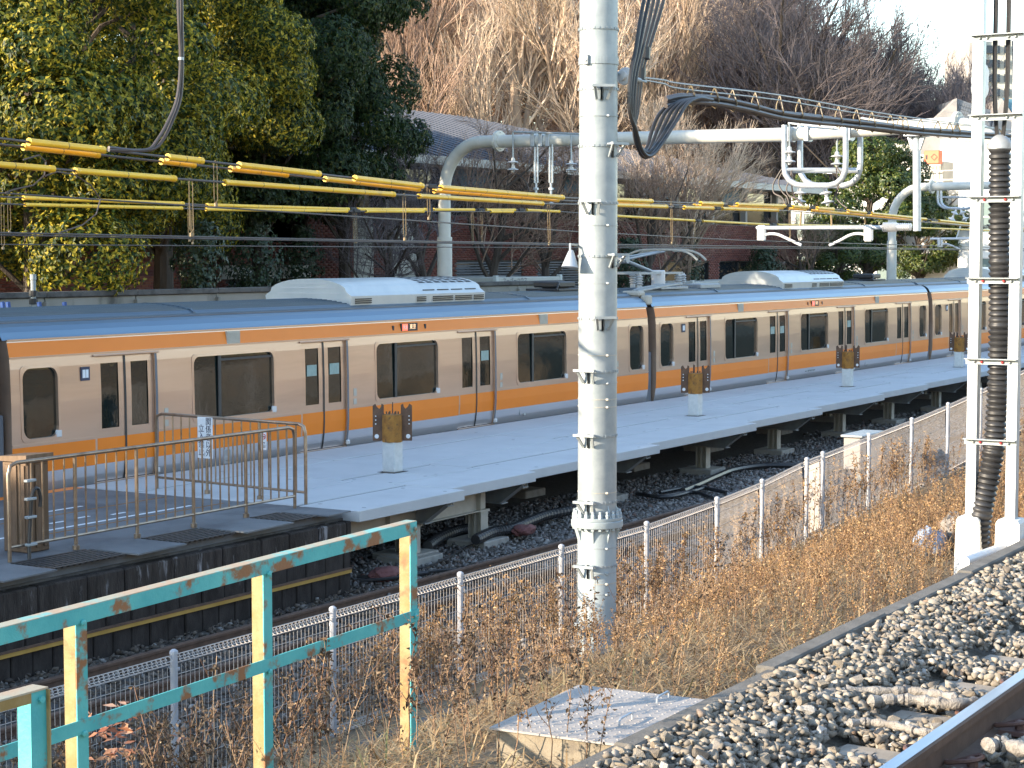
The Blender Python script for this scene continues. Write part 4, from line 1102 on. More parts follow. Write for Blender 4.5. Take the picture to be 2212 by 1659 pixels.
# ------------------------------------------------------------------ cable riser frame on white footings
RX = -21.82
ry = (-14.10, -14.46)
rs = thing('cable_riser', (RX, -14.28, 1.6), 'bright steel ladder frame on two white concrete footings', 'cable frame')
for y in ry:
    m = MB(); m.box(RX - .05, RX - .042, y - .045, y + .045, 2.0, 9.5); m.box(RX - .041, RX + .05, y - .045, y - .037, 2.0, 9.5); m.box(RX - .041, RX + .05, y + .037, y + .045, 2.0, 9.5)
    m.build('upright', M['bright_steel'], rs)
    m = MB(); m.prism([(y - .125, 1.3), (y + .125, 1.3), (y + .105, 2.03), (y + .085, 2.06), (y - .085, 2.06), (y - .105, 2.03)], 'x', RX - .12, RX + .12); m.build('footing', M['white_conc'], rs)
for z in (7.05, 6.34, 5.64, 4.92, 4.2, 3.48, 2.76):
    m = MB(); m.box(RX - .062, RX - .054, ry[1] - .05, ry[0] + .06, z - .045, z); m.box(RX - .12, RX - .0545, ry[1] - .05, ry[0] + .06, z + .001, z + .008)
    m.build('rung', M['galv'], rs)
    for u in (.06, .24, .76, .94):
        m = MB(); m.lathe([(.014, 0), (.014, .012), (.006, .02)], (RX - .062, ry[1] + (ry[0] - ry[1]) * u, z - .022), (-1, 0, 0), 6); m.build('bolt', M['red'] if .1 < u < .9 and z < 5 else M['galv'], rs)
cc = Vector((RX + .06, -14.28, 0))
cp = smooth_path([cc + Vector((0, 0, 5.36)), cc + Vector((.02, -.005, 4.6)), cc + Vector((.02, -.02, 3.8)), cc + Vector((.02, -.015, 3.2)), cc + Vector((.0, .0, 2.75)), cc + Vector((-.03, .04, 2.4)), cc + Vector((-.05, .10, 2.02)), cc + Vector((-.02, .13, 1.7))], 24)
cd = thing('corrugated_conduit', cc + Vector((0, 0, 1.7)), 'thick black corrugated conduit rising between two bright steel uprights', 'conduit')
tot = [0]
for p, q in zip(cp, cp[1:]): tot.append(tot[-1] + (q - p).length)
NR = 290
pts, rr = [], []
for i in range(NR):
    s = tot[-1] * i / (NR - 1)
    j = max(k for k in range(len(tot)) if tot[k] <= s + 1e-9); j = min(j, len(cp) - 2)
    t = (s - tot[j]) / max(tot[j + 1] - tot[j], 1e-6)
    pts.append(cp[j].lerp(cp[j + 1], t)); ph = (s / .052) % 1
    rr.append(.078 + .020 * (1 if .18 < ph < .72 else 0 if (ph < .06 or ph > .84) else .5))
m = MB(); m.tube(pts, rr, 20); m.build('sleeve', M['rubber'], cd, smooth=True)
m = MB(); m.lathe([(.08, -.03), (.112, -.01), (.110, .03), (.09, .07), (.055, .10), (.03, .115)], cp[0], (0, 0, 1), 18); m.build('sealing_cap', M['steel_dark'], cd, smooth=True)
m = MB(); s_ = MB()
rc = thing('riser_cables', cc + Vector((0, 0, 5.4)), 'six thin black cables running up from conduit cap through ladder frame', 'cable')
for k in range(6):
    g = -1 if k < 3 else 1
    o = Vector((.02 * (k % 3 - 1), g * .055 + .018 * (k % 3 - 1), 0))
    m = MB(); m.tube(smooth_path([cc + Vector((.01 * (k % 3 - 1), g * .02 + .012 * (k % 3 - 1), 5.38)), cc + o + Vector((0, 0, 5.85)), cc + o * 1.05 + Vector((0, 0, 6.4)), cc + o + Vector((0, 0, 7.4)), cc + o + Vector((0, 0, 9.5))], 4), .0095, 6); m.build('cable', M['cable_black'], rc, smooth=True)
# lumps and pipes beside the footings
def lump(name, c, size, m, label, cat, seed=1, ns=7):
    import bmesh
    b = bmesh.new(); bmesh.ops.create_icosphere(b, subdivisions=4, radius=1)
    rs_ = np.random.default_rng(seed)
    ph = rs_.uniform(0, 6, (ns, 4))
    for v in b.verts:
        p = v.co.copy(); d = 0
        for k, (a, bb, c_, e) in enumerate(ph):
            f = 2 + k * 1.3
            d += math.sin(p.x * f + a) * math.sin(p.y * f * 1.3 + bb) * math.sin(p.z * f + c_) * .16 / (1 + k * .4)
        v.co = p * (1 + d)
    for v in b.verts: v.co = Vector((v.co.x * size[0], v.co.y * size[1], v.co.z * size[2]))
    for f in b.faces: f.smooth = True
    me = bpy.data.meshes.new(name); b.to_mesh(me); b.free(); me.materials.append(m)
    o = bpy.data.objects.new(name, me); col.objects.link(o); o.location = c
    return tag(o, label, cat)
q = atZ(2010, 1180, 1.45)
lump('wrapped_bundle', q, (.26, .16, .19), M['blue_sheet'], 'crumpled blue-grey plastic bundle lying left of white footings', 'bundle', 4)
q = atZ(1992, 1206, 1.35)
lump('wrapped_bundle', q, (.20, .16, .13), M['plastic_wrap'], 'beige crumpled sack under the blue-grey plastic bundle', 'bundle', 9)
q = atZ(2062, 1168, 1.5)
lump('canvas_boot', atZ(2062, 1150, 1.55), (.14, .13, .20), M['plastic_wrap'], 'beige canvas boot gathered behind the left white footing', 'bundle', 12)
wp = thing('drain_pipe', atZ(2085, 1215, 1.62), 'short white plastic pipe lying open end toward viewer by footing', 'pipe')
a, b = atZ(2083, 1214, 1.80), atZ(2135, 1196, 1.80)
m = MB(); d = (b - a).normalized(); m.lathe([(.042, 0), (.05, 0), (.05, (b - a).length * 1.6), (.042, (b - a).length * 1.6)], a, d, 18); m.build('tube', M['white'], wp, smooth=True)
m = MB(); m.lathe([(.0415, .004), (.0415, .006)], a, d, 16); m.build('opening', M['black'], wp)
for k in range(5):
    p0 = atZ(2115 + k * 10, 1115 - k * 6, 1.75)
    pts = [Vector((RX + .1, -14.2 - .05 * k, 1.62 + .04 * k)), Vector((RX + .8, -14.35 - .05 * k, 1.86 + .05 * k)), Vector((RX + 2.2, -14.4 - .05 * k, 2.0 + .05 * k)), Vector((RX + 5, -14.35 - .05 * k, 1.95 + .04 * k)), Vector((RX + 9, -14.3, 1.9))]
    m = MB(); m.tube(smooth_path(pts, 5), .035, 8); o = m.build('ground_cable', M['cable_black'], None, origin=pts[0], smooth=True)
    tag(o, 'black cable lying along the kerb behind the white footings', 'cable', 'black cables along the kerb')

# ------------------------------------------------------------------ cable bundle on hangers
bpx = [(1400, 247), (1438, 219), (1475, 213), (1542, 218), (1615, 232), (1688, 247), (1762, 257), (1835, 267), (1908, 275), (1975, 281), (2089, 290), (2212, 299), (2330, 308)]
hb = thing('cable_bundle', atY(1475, 213, IY), 'sagging bundle of brown-black cables on hooks, from pole to right', 'cable bundle')
off = [(-.025, .03), (.03, .025), (0, -.01), (-.03, -.035), (.03, -.04)]
for k, (dy, dz) in enumerate(off):
    m = MB(); m.tube(smooth_path([atY(x, y, IY + dy) + Vector((0, 0, dz + .012 * math.sin(x * .021 + k * 2))) for x, y in bpx[1:]], 5), .027, 8); m.build('cable', M['cable'], hb, smooth=True)
ms1 = [(1385, 167), (1435, 173), (1475, 181), (1682, 205), (1882, 241), (2025, 261), (2212, 284), (2330, 298)]
ms2 = [(1385, 172), (1435, 181), (1475, 192), (1682, 216), (1882, 249), (2090, 272), (2212, 286), (2330, 300)]
for ms in (ms1, ms2):
    m = MB(); m.tube(smooth_path([atY(x, y, IY) for x, y in ms], 5), .009, 6); m.build('messenger_wire', M['steel_dark'], hb)
hx = [1493, 1544, 1583, 1632, 1685, 1727, 1770, 1812, 1851, 1884, 1924, 1945, 1956, 1989, 2026, 2052, 2068, 2112, 2158, 2195]
hk = None
for x in hx:
    yt = float(np.interp(x, [p[0] for p in ms1], [p[1] for p in ms1])); yb = float(np.interp(x, [p[0] for p in bpx], [p[1] for p in bpx]))
    t = atY(x, yt, IY); b = atY(x + 3, yb, IY)
    h = t.z - b.z
    m = MB(); m.tube([(0, .0, 0), (-.02, -.05, -h + .06), (-.01, -.06, -h), (0, -.01, -h - .09), (.015, .06, -h - .04), (.012, .05, -h * .5), (0, .0, 0)], .009, 5)
    o = m.build('hanger_hook', M['hook'], hb, origin=(0, 0, 0)); o.location = t - wl(hb)
# cables looping down from the pole head
lc = thing('looped_cables', atY(1385, 330, IY), 'black cables looping down right of the pole and up to bundle', 'cable')
for k in range(5):
    s = k * 8.5
    pts = [(1446 - s * 1.4 + (8 if k > 2 else 0), -60), (1428 - s * 1.2, 20), (1400 - s * .8, 110), (1386 - s * .7, 165), (1378 - s * .55, 235), (1370 + s * .1, 282), (1379 + s * .3, 318 + (k * 7) % 17), (1396 + s * .5, 322 + (k * 7) % 15 - k), (1408 + s * 1.5, 284 - k * 5), (1425 + s * 1.7, 246 - k * 5), (1458 + s * 1.5, 220 - k * 2), (1505 + s, 216)]
    m = MB(); m.tube(smooth_path([atY(x, y, IY - .07 * k) for x, y in pts], 6), .022, 8); m.build('cable', M['cable_black'], lc, smooth=True)
for (x, y) in ((1398, 115), (1388, 160)):
    p = atY(x - 8, y, IY - .05); m = MB(); m.lathe([(.075, -.06), (.075, .06)], p, Vector((.12, 0, 1)), 10); m.build('cable_tie', M['rubber'], lc)
# brown feeder drops at upper left
lf = thing('feeder_drop', atY(240, 325, -6.4), 'pair of brown feeder cables curving down onto the yellow guarded wire', 'cable')
for k in range(2):
    pts = [(384 + 7 * k, -60), (386 + 7 * k, 40), (390 + 4 * k, 130), (383 + 7 * k, 210), (362 + 9 * k, 265), (338 + 12 * k, 305), (322 + 8 * k, 322), (290, 325), (235, 319 + 5 * k)]
    m = MB(); m.tube(smooth_path([atY(x, y, -6.4) for x, y in pts], 6), .017, 8); m.build('cable', M['cable'], lf, smooth=True)
m = MB(); m.lathe([(.03, 0), (.03, .03)], atY(391, 130, -6.4), (0, 0, 1), 8); m.build('clamp', M['galv'], lf)

# ------------------------------------------------------------------ overhead wires
def Ynear(X): return float(np.interp(X, [-30, -20, 0, 30, 60], [-6.3, -6.2, -4.5, -3.6, -3.2]))
def Yfar(X): return 1.45
def wpt(x, y, fy, dy=0):
    Y = -5.0
    for _ in range(12): Y = fy(atY(x, y, Y).x) + dy
    return atY(x, y, Y)
def guard(parent, p, q, r):
    m = MB(); d = (q - p); L = d.length; d = d.normalized()
    m.tube([p, q], r, 10)
    n = max(2, int(L / .62))
    for i in range(1, n): c = p.lerp(q, i / n); m.lathe([(r * 1.012, -.006), (r * 1.012, .006)], c, d, 10, 1)
    for e, s in ((p, 1), (q, -1)): m.lathe([(r * 1.13, 0), (r * 1.13, .05), (r, .055)], e, d * s, 10)
    m.build('wire_guard', [M['yellow'], M['cable']], parent, smooth=True)
def wire(name, px, fy, label, cat, r=.010, guards=(), gr=.031, hang=(), dy=0, m_='cable', group=None):
    P = [wpt(x, y, fy, dy) for x, y in px]
    t = thing(name, P[len(P) // 2], label, cat, group)
    m = MB(); m.tube(P, r, 6); m.build('conductor', M[m_], t)
    X_, Y_ = [p[0] for p in px], [p[1] for p in px]
    f = lambda x: wpt(x, float(np.interp(x, X_, Y_)), fy, dy)
    for a, b in guards: guard(t, f(a), f(b), gr)
    for a, b in zip(guards, guards[1:]):
        if 0 < b[0] - a[1] < 45:
            c = f((a[1] + b[0]) / 2); m = MB(); m.bbox(c.x - .10, c.x + .10, c.y - .03, c.y + .03, c.z - .025, c.z + .035, .01); m.build('clamp', M['black'], t)
    for x, y2 in hang:
        a = f(x); b = wpt(x + 1.5, y2, fy, dy)
        m = MB()
        for e in (-.028, .028): m.tube([a + Vector((e * .3, 0, .02)), a + Vector((e, 0, -.03)), b + Vector((e, 0, .05)), b + Vector((0, 0, 0))], .0052, 4)
        m.bbox(b.x - .02, b.x + .02, b.y - .012, b.y + .012, b.z - .03, b.z + .01, .004)
        m.build('dropper', M['copper'], t)
    return t
A = [(-60, 292), (60, 306), (225, 324), (440, 348), (690, 376), (915, 402), (1220, 427), (1480, 438), (1700, 445), (1800, 452), (1900, 463), (2130, 487), (2330, 503)]
wire('guarded_wire', A, Ynear, 'uppermost yellow guarded overhead wire at left', 'overhead wire', .012, [(62, 224), (362, 437), (516, 690), (766, 912), (952, 1216), (1322, 1408), (1513, 1560), (1592, 1695), (1712, 1745), (1765, 1800), (1832, 1870), (1882, 2000), (2028, 2120), (2150, 2330)], .034, [(465, 440), (925, 470), (1450, 524), (1705, 512), (1868, 520)])
A2 = [(x, y + (13 - 8 * min(1, max(0, x) / 1500))) for x, y in A]
wire('guarded_wire', A2, Ynear, 'yellow guarded wire hanging just under the uppermost one', 'overhead wire', .012, [(50, 213), (348, 420), (498, 620), (702, 905), (938, 1205), (1322, 1400), (1500, 1555), (1575, 1690), (1705, 1740), (1752, 1990), (2010, 2110), (2145, 2330)], .031, [], dy=.14)
B = [(-60, 351), (0, 356), (115, 365), (378, 386), (850, 420), (1170, 440), (1330, 443), (1475, 448), (1700, 455), (1760, 460), (1900, 472), (2130, 491), (2330, 507)]
wire('guarded_wire', B, Ynear, 'second yellow guarded wire down, running below the upper pair', 'overhead wire', .012, [(-60, 116), (162, 378), (485, 851), (905, 1172), (1325, 1440), (1478, 1540), (1560, 1680)], .030, [(412, 505), (873, 515), (1185, 525)], dy=-.2)
wire('guarded_wire', [(-60, 422), (43, 427), (397, 440), (447, 443), (737, 452), (921, 453), (1171, 454), (1325, 466), (1475, 475), (1655, 485), (1902, 489), (2330, 505)], Yfar, 'thin upper yellow guarded wire above the train roof', 'overhead wire', .012, [(50, 396), (447, 753), (772, 920), (936, 1024), (1050, 1112), (1138, 1208), (1325, 1500), (1518, 1660), (1680, 1900), (1975, 2160)], .031, [(19, 500), (408, 518), (764, 520), (1020, 525), (1500, 520), (1788, 522), (1955, 528), (2030, 528)])
wire('guarded_wire', [(-60, 438), (50, 442), (393, 450), (443, 452), (737, 456), (1024, 457), (1171, 458)], Yfar, 'lowest thin yellow guarded wire, ending behind the steel pole', 'overhead wire', .012, [(54, 393), (445, 750), (790, 915), (1060, 1108)], .028, [(5, 535), (415, 524), (768, 522), (1040, 522)], dy=-.15)
wire('feeder_wire', [(-60, 410), (0, 417), (737, 466), (1241, 500), (1600, 519), (2330, 540)], Ynear, 'dark bare wire crossing below the yellow guarded wires', 'overhead wire', .009, dy=.3)
wire('contact_wire', [(-60, 502), (0, 503), (737, 518), (1241, 527), (1475, 530), (2089, 538), (2330, 541)], Ynear, 'upper of two level dark contact wires over the lower track', 'overhead wire', .009)
wire('contact_wire', [(-60, 507), (0, 508), (737, 521), (1241, 530), (1475, 534), (2089, 540), (2330, 543)], Ynear, 'dark contact wire close under its twin over the lower track', 'overhead wire', .008, dy=.1)
wire('contact_wire', [(-60, 527), (0, 528), (737, 533), (1241, 535), (1755, 537), (2330, 543)], Yfar, 'lowest dark contact wire, straight over the train roof', 'overhead wire', .009)
wire('jumper_wire', [(50, 345), (85, 335), (99, 350), (96, 378), (72, 400), (28, 410), (12, 416)], Ynear, 'short brown jumper wire curling at the far left', 'cable', .008, dy=.05)
wire('jumper_wire', [(98, 380), (122, 371), (160, 377), (196, 400), (217, 430), (208, 462), (178, 486), (128, 503)], Ynear, 'long looping brown jumper wire between guarded and contact wires', 'cable', .008, dy=.05)

# ------------------------------------------------------------------ portals
def plane_pt(x, y, P0, P1):
    d = ray(x, y); h = (P1 - P0); nrm = Vector((-h.y, h.x, 0)); return CAM + d * ((P0 - CAM).dot(nrm) / d.dot(nrm))
P0 = atD(960, 450, 47.5); P1 = atD(1690, 290, 41.4)
def B1(x, y, back=0.0):
    n_ = Vector(((P1 - P0).y, -(P1 - P0).x, 0)).normalized()
    if n_.x < 0: n_ = -n_
    return plane_pt(x, y, P0 + n_ * back, P1 + n_ * back)
po = thing('wire_portal', (P0.x, P0.y, 1.5), 'pale tubular gantry arching over the train behind the steel pole', 'gantry')
Pb = Vector((P0.x, P0.y, 1.0))
m = MB(); m.tube([Pb, Vector((P0.x, P0.y, B1(960, 512).z))], .195, 20); m.build('post_base', M['portal'], po, smooth=True)
zb = B1(1090, 304).z
e = (Vector((P1.x, P1.y, 0)) - Vector((P0.x, P0.y, 0))).normalized()
Rb = 1.22
arc = [Vector((P0.x, P0.y, B1(960, 515).z))] + [Vector((P0.x, P0.y, zb - Rb)) + e * (Rb - Rb * math.cos(a)) + Vector((0, 0, Rb * math.sin(a))) for a in np.linspace(0, math.pi / 2, 9)]
m = MB(); m.tube(arc, .158, 20); m.build('post', M['portal'], po, smooth=True)
end = B1(2185, 290); z1_ = B1(1690, 291).z; zE = B1(2068, 268).z
cl_ = B1(1078, 304)
m = MB(); m.tube([arc[-1], Vector((P1.x, P1.y, z1_)), Vector((end.x, end.y, zE)) - e * 1.3], .155, 20); m.build('beam', M['portal'], po, smooth=True)
ee = Vector((end.x, end.y, zE))
m = MB(); arc2 = [ee - e * 1.3] + [ee - e * 1.3 + e * 1.3 * math.sin(a) + Vector((0, 0, -1.3 + 1.3 * math.cos(a))) for a in np.linspace(.1, math.pi / 2, 8)] + [Vector((ee.x, ee.y, .8))]
m.tube(arc2, .155, 20); m.build('post', M['portal'], po, smooth=True)
for xx in (1078, 2068):
    c = B1(xx, 300); c.z = zb if xx < 1200 else zE
    m = MB(); m.lathe([(.26, -.04), (.26, -.005), (.255, 0), (.26, .005), (.26, .04)], c, e, 20)
    for k in range(8):
        a = k * math.pi / 4; m.lathe([(.02, -.07), (.02, .07)], c + Vector((0, 0, math.sin(a))) * .21 + Vector((-e.y, e.x, 0)) * math.cos(a) * .21, e, 6)
    m.build('flange', M['portal'], po)
def band_on(x, back=0):
    c = B1(x, 290); c.z = zb + (z1_ - zb) * min(1.3, max(0, (x - 1050) / 640))
    m = MB(); m.lathe([(.17, -.035), (.17, .035)], c, e, 16); m.bbox(c.x - .2, c.x - .1, c.y - .05, c.y + .05, c.z - .16, c.z + .16, .01); m.build('clamp_band', M['bright_steel'], po); return c
for x in (1158, 1175, 1190, 1712, 1748, 1838): band_on(x)
for q_ in ([(1110, 285), (1243, 289), (1290, 290)], [(1703, 266), (1800, 276)], [(1860, 255), (2070, 285)]): m = MB(); m.tube([B1(*t, -.25) for t in q_], .024, 6); m.build('stay_rod', M['galv'], po)
for xx in (1158, 1190):
    m = MB(); m.tube([B1(xx - 3, 312, -.1), B1(xx - 3, 395, -.1)], .022, 6); m.tube([B1(xx + 3, 312, -.1), B1(xx + 3, 395, -.1)], .022, 6); m.tube([B1(xx, 395, -.1), B1(xx, 440, -.1)], .03, 8)
    for yy in (408, 425, 440): c = B1(xx, yy, -.1); m.bbox(c.x - .05, c.x + .05, c.y - .05, c.y + .05, c.z - .03, c.z + .03, .01)
    m.build('drop_arm', M['bright_steel'], po)
# twin U frames
zz = lambda a, b: (1620 + a * .1791, 243 + b * .1791)
for (xl, xr, back) in ((415, 1155, -.35), (605, 1330, .55)):
    pts = [(xl, 150), (xl, 640), (xl + 10, 740), (xl + 60, 820), (xl + 140, 868), (xl + 220, 880), (xr - 200, 880), (xr - 110, 855), (xr - 40, 790), (xr - 5, 700), (xr, 600), (xr, 170)]
    m = MB(); m.tube([B1(*zz(a, b), back) for a, b in pts], .065, 10); m.build('u_frame', M['bright_steel'], po, smooth=True)
m = MB(); m.tube([B1(*zz(430, 705), -.28), B1(*zz(1300, 705), .45)], .05, 8); m.tube([B1(*zz(430, 690), -.35), B1(*zz(1310, 690), .55)], .045, 8); m.build('u_frame_brace', M['bright_steel'], po, smooth=True)
m = MB(); t = B1(1980, 290); m.tube([t, B1(1981, 499)], .085, 14); m.bbox(t.x - .22, t.x + .22, t.y - .22, t.y + .22, t.z - .05, t.z + .0, .01); m.build('drop_post', M['bright_steel'], po, smooth=True)
m = MB()
for s in (-1, 1):
    c = t + e * (.20 * s); m.add([c + Vector((0.05, 0, -.05)), t + e * (.085 * s) + Vector((0.05, 0, -.05)), t + e * (.085 * s) + Vector((0.05, 0, -.35)), c + Vector((-0.05, 0, -.05)), t + e * (.085 * s) + Vector((-0.05, 0, -.05)), t + e * (.085 * s) + Vector((-.05, 0, -.35))], [(0, 1, 2), (5, 4, 3), (0, 3, 4, 1), (1, 4, 5, 2), (2, 5, 3, 0)])
m.build('bracket_rib', M['bright_steel'], po)
def ins_str(x, y0, y1, label, back=0.0, n=2, tilt=(0, 0), m_='porcelain'):
    a, b = B1(x, y0, back), B1(x + tilt[0], y1, back); d = (b - a); L = d.length
    t = thing('insulator', a, label, 'insulator', 'insulators on the gantry')
    m = MB()
    for k in range(n):
        s = L / n
        m.lathe([(.02, k * s), (.045, k * s + .02), (.05, k * s + s * .45), (.13, k * s + s * .6), (.14, k * s + s * .68), (.05, k * s + s * .75), (.03, k * s + s)], a, d, 16)
    m.build('shed', M[m_], t, smooth=True); return t, a, b
ins_str(1705, 316, 356, 'grey double disc insulator hanging at left leg of U frame', -.3)
ins_str(1808, 327, 360, 'grey double disc insulator hanging between U frame legs', .1)
ins_str(1728, 405, 442, 'pale insulator under left end of U frame bottom', -.1, m_='white')
ins_str(1782, 405, 444, 'pale insulator under middle of U frame bottom', -.1, 2, (6, 0), 'white')
ins_str(1108, 340, 372, 'small double disc insulator left of the paired drop arms', -.25)
ins_str(1234, 346, 372, 'double disc insulator peeking out left of the steel pole', -.25)
for (x, a, b, k) in ((1108, 285, 342, -.25), (1234, 288, 346, -.25), (1705, 266, 318, -.3), (1808, 300, 328, .1)): m = MB(); m.tube([B1(x, a, k), B1(x, b, k)], .02, 6); m.build('hanger_rod', M['galv'], po)
def cable_px(name, px, back, r, label, m_='cable', group=None):
    P = smooth_path([B1(x, y, back) for x, y in px], 5)
    m = MB(); m.tube(P, r, 6); o = m.build(name, M[m_], None, origin=P[0], smooth=True); return tag(o, label, 'cable', group)
for k in range(2): cable_px('jumper_cable', [(1108, 374), (1085 - 4 * k, 390), (1075 - 10 * k, 420), (1090, 442)] if k == 0 else [(1108, 374), (1130, 385), (1142, 410), (1135, 440)], -.25, .016, 'thin jumper cable bowing %s below the small insulator by drop arms' % ('left' if k == 0 else 'right'))
Z5 = lambda L: [zz(a, b) for a, b in L]
jl = [('outermost left', [(460, 660), (390, 680), (330, 770), (280, 870), (290, 970), (380, 1020), (430, 1100)]), ('middle left', [(465, 665), (410, 700), (355, 790), (350, 880), (400, 970), (450, 1020), (470, 1100)]), ('inner left', [(475, 665), (500, 720), (470, 830), (440, 920), (470, 1000), (560, 1040), (660, 1130)]), ('inner right', [(480, 665), (510, 750), (505, 880), (530, 1000), (600, 1080), (680, 1140)])]
for w, L in jl: cable_px('jumper_cable', Z5(L), -.3, .018, 'grey jumper cable of left U frame loop, %s of four' % w, 'cable')
jr = [('straight', [(1040, 660), (1050, 760), (1060, 900), (1020, 1000), (1010, 1090), (1060, 1130)]), ('outer', [(1045, 660), (1090, 730), (1090, 820), (1060, 930), (1040, 1020), (1100, 1100), (1170, 1150)])]
for w, L in jr: cable_px('jumper_cable', Z5(L), .1, .016, '%s jumper cable dropping inside right half of U frame' % w, 'cable')
sb = thing('steady_bar', B1(*zz(85, 1392)), 'white horizontal registration tube with two curved arms under the gantry', 'registration arm')
m = MB(); m.tube([B1(*zz(85, 1392)), B1(*zz(1600, 1385))], .045, 10); m.build('tube', M['bright_steel'], sb, smooth=True)
for k, L in enumerate(([(140, 1490), (230, 1465), (330, 1470), (430, 1512), (520, 1555), (620, 1600)], [(1430, 1480), (1300, 1460), (1200, 1482), (1110, 1530), (1030, 1570), (960, 1602)])):
    m = MB(); m.tube(smooth_path([B1(*zz(a, b), .02) for a, b in L], 4), .032, 8); m.build('curved_arm', M['white'], sb, smooth=True)
    c = B1(*zz(L[0][0], 1445)); m = MB(); m.bbox(c.x - .05, c.x + .05, c.y - .10, c.y + .10, c.z - .20, c.z + .16, .03); m.build('arm_bracket', M['white'], sb)
for xx in (605, 985): m = MB(); m.tube([B1(*zz(xx, 1380)), B1(*zz(xx + (15 if xx < 700 else -5), 1190))], .02, 6); m.build('stay', M['copper'], sb)
ri = thing('rod_insulator', B1(*zz(1600, 1383)), 'ribbed white rod insulator joining registration tube to drop post', 'insulator')
a, b = B1(*zz(1600, 1383)), B1(*zz(1960, 1380)); d = b - a; L = d.length
pr = []
for k in range(14): s = L * (k + .3) / 14.6; pr += [(.05, s), (.105 if k < 7 else .085, s + L * .022), (.05, s + L * .045)]
m = MB(); m.lathe(pr, a, d, 16); m.build('sheds', M['white'], ri, smooth=True)
# second gantry
Q0 = atD(1927, 500, 72.0)
Qe = (e * 1.0)
q2 = thing('wire_portal', (Q0.x, Q0.y, 1.5), 'farther pale tubular gantry before the right evergreen tree', 'gantry')
def B2(x, y): return plane_pt(x, y, Q0, Q0 + Qe)
zq = B2(1990, 404).z
m = MB(); m.tube([Vector((Q0.x, Q0.y, 1)), Vector((Q0.x, Q0.y, B2(1927, 520).z))], .19, 16); m.build('post_base', M['portal'], q2, smooth=True)
Rq = 1.22
arcq = [Vector((Q0.x, Q0.y, B2(1927, 525).z))] + [Vector((Q0.x, Q0.y, zq - Rq)) + Qe * (Rq - Rq * math.cos(a)) + Vector((0, 0, Rq * math.sin(a))) for a in np.linspace(0, math.pi / 2, 9)]
m = MB(); m.tube(arcq, .158, 16); m.build('post', M['portal'], q2, smooth=True)
m = MB(); m.tube([arcq[-1], arcq[-1] + Qe * 14], .155, 16); m.build('beam', M['portal'], q2, smooth=True)
c = B2(2013, 404); c.z = zq; m = MB(); m.lathe([(.26, -.04), (.26, .04)], c, Qe, 16); m.build('flange', M['portal'], q2)
for o_ in (0, 7):
    m = MB(); m.tube(smooth_path([B2(x + o_, y) for x, y in ((2026, 392), (2026, 425), (2028, 440), (2040, 449), (2060, 450), (2090, 450), (2105, 440), (2110, 420), (2110, 395))], 3), .05, 8); m.build('u_frame', M['bright_steel'], q2, smooth=True)
m = MB(); m.tube([B2(2030, 426), B2(2110, 426)], .04, 6); m.build('u_frame_brace', M['bright_steel'], q2)
for k, x in enumerate((2066, 2075)):
    a, b = B2(x, 452), B2(x + (-12 if k == 0 else 12), 478); d = b - a; L = d.length
    m = MB()
    for j in range(2): m.lathe([(.03, j * L / 2), (.05, j * L / 2 + L * .2), (.14, j * L / 2 + L * .3), (.14, j * L / 2 + L * .34), (.04, j * L / 2 + L * .4), (.03, (j + 1) * L / 2)], a, d, 12)
    o = m.build('insulator', M['white'], None, origin=a, smooth=True); tag(o, 'slanted insulator hanging %s below the farther gantry' % ('leftwards' if k == 0 else 'rightwards'), 'insulator', 'insulators on the gantry')
m = MB(); m.tube([B2(2010, 516), B2(2110, 515)], .045, 8); m.tube([B2(2066, 514), B2(2078, 480)], .03, 6); m.tube(smooth_path([B2(x, y) for x, y in ((2030, 528), (2045, 527), (2060, 532), (2078, 540))], 4), .03, 6); c = B2(2031, 523); m.bbox(c.x - .05, c.x + .05, c.y - .1, c.y + .1, c.z - .2, c.z + .14, .02)
tag(m.build('steady_bar', M['white'], None, origin=B2(2010, 516), smooth=True), 'farther white registration tube left of the ladder frame', 'registration arm')

# ------------------------------------------------------------------ brick building behind the tracks
BY = 13.0
bl = thing('brick_building', (8, BY, 2), 'long red brick building with grey metal roof behind the trees', 'building')
BX0, BX1 = -9.0, 40.6
EAVE = 7.45
wins = [(1.8, 4.2, 4.75, 5.6), (12.0, 16.2, 3.0, 4.25), (17.2, 21.0, 3.0, 4.25), (27.0, 31.2, 2.9, 4.2), (32.2, 36.2, 2.9, 4.2), (36.8, 40.0, 2.9, 4.2)]
GL = (5.7, 7.2)
low = [(.6, 4.0, 2.9, 3.75)]
def brick_rows(x0, x1, z0, z1, holes):
    out = []
    k = 0
    z = z0
    while z < z1 - .03:
        x = x0 - (.12 if k % 2 else 0)
        while x < x1:
            a, b = max(x, x0), min(x + .232, x1)
            if b - a > .05 and not any(h[0] < (a + b) / 2 < h[1] and h[2] < z + .03 < h[3] for h in holes): out.append((a, b, z, z + .064))
            x += .242
        z += .074; k += 1
    return out
holes = wins + low
rows = brick_rows(-8.9, BX1, 2.2, GL[0], holes)
V = np.zeros((len(rows), 8, 3)); A_ = np.array(rows); d = rng.uniform(0, .008, len(rows))
for i, (sx, sz, sy) in enumerate([(0, 2, 0), (1, 2, 0), (1, 3, 0), (0, 3, 0), (0, 2, 1), (1, 2, 1), (1, 3, 1), (0, 3, 1)]):
    V[:, i, 0] = A_[:, sx]; V[:, i, 2] = A_[:, sz]; V[:, i, 1] = BY - .012 - d if sy == 0 else BY + .002
FQ = np.array([(0, 1, 2, 3), (0, 4, 5, 1), (2, 6, 7, 3), (0, 3, 7, 4), (1, 5, 6, 2)])
pick = np.argsort(np.abs(A_[:, 0] + 4) + 3 * np.abs(A_[:, 2] - 3.9))[:300]
rest = np.setdiff1d(np.arange(len(rows)), pick)
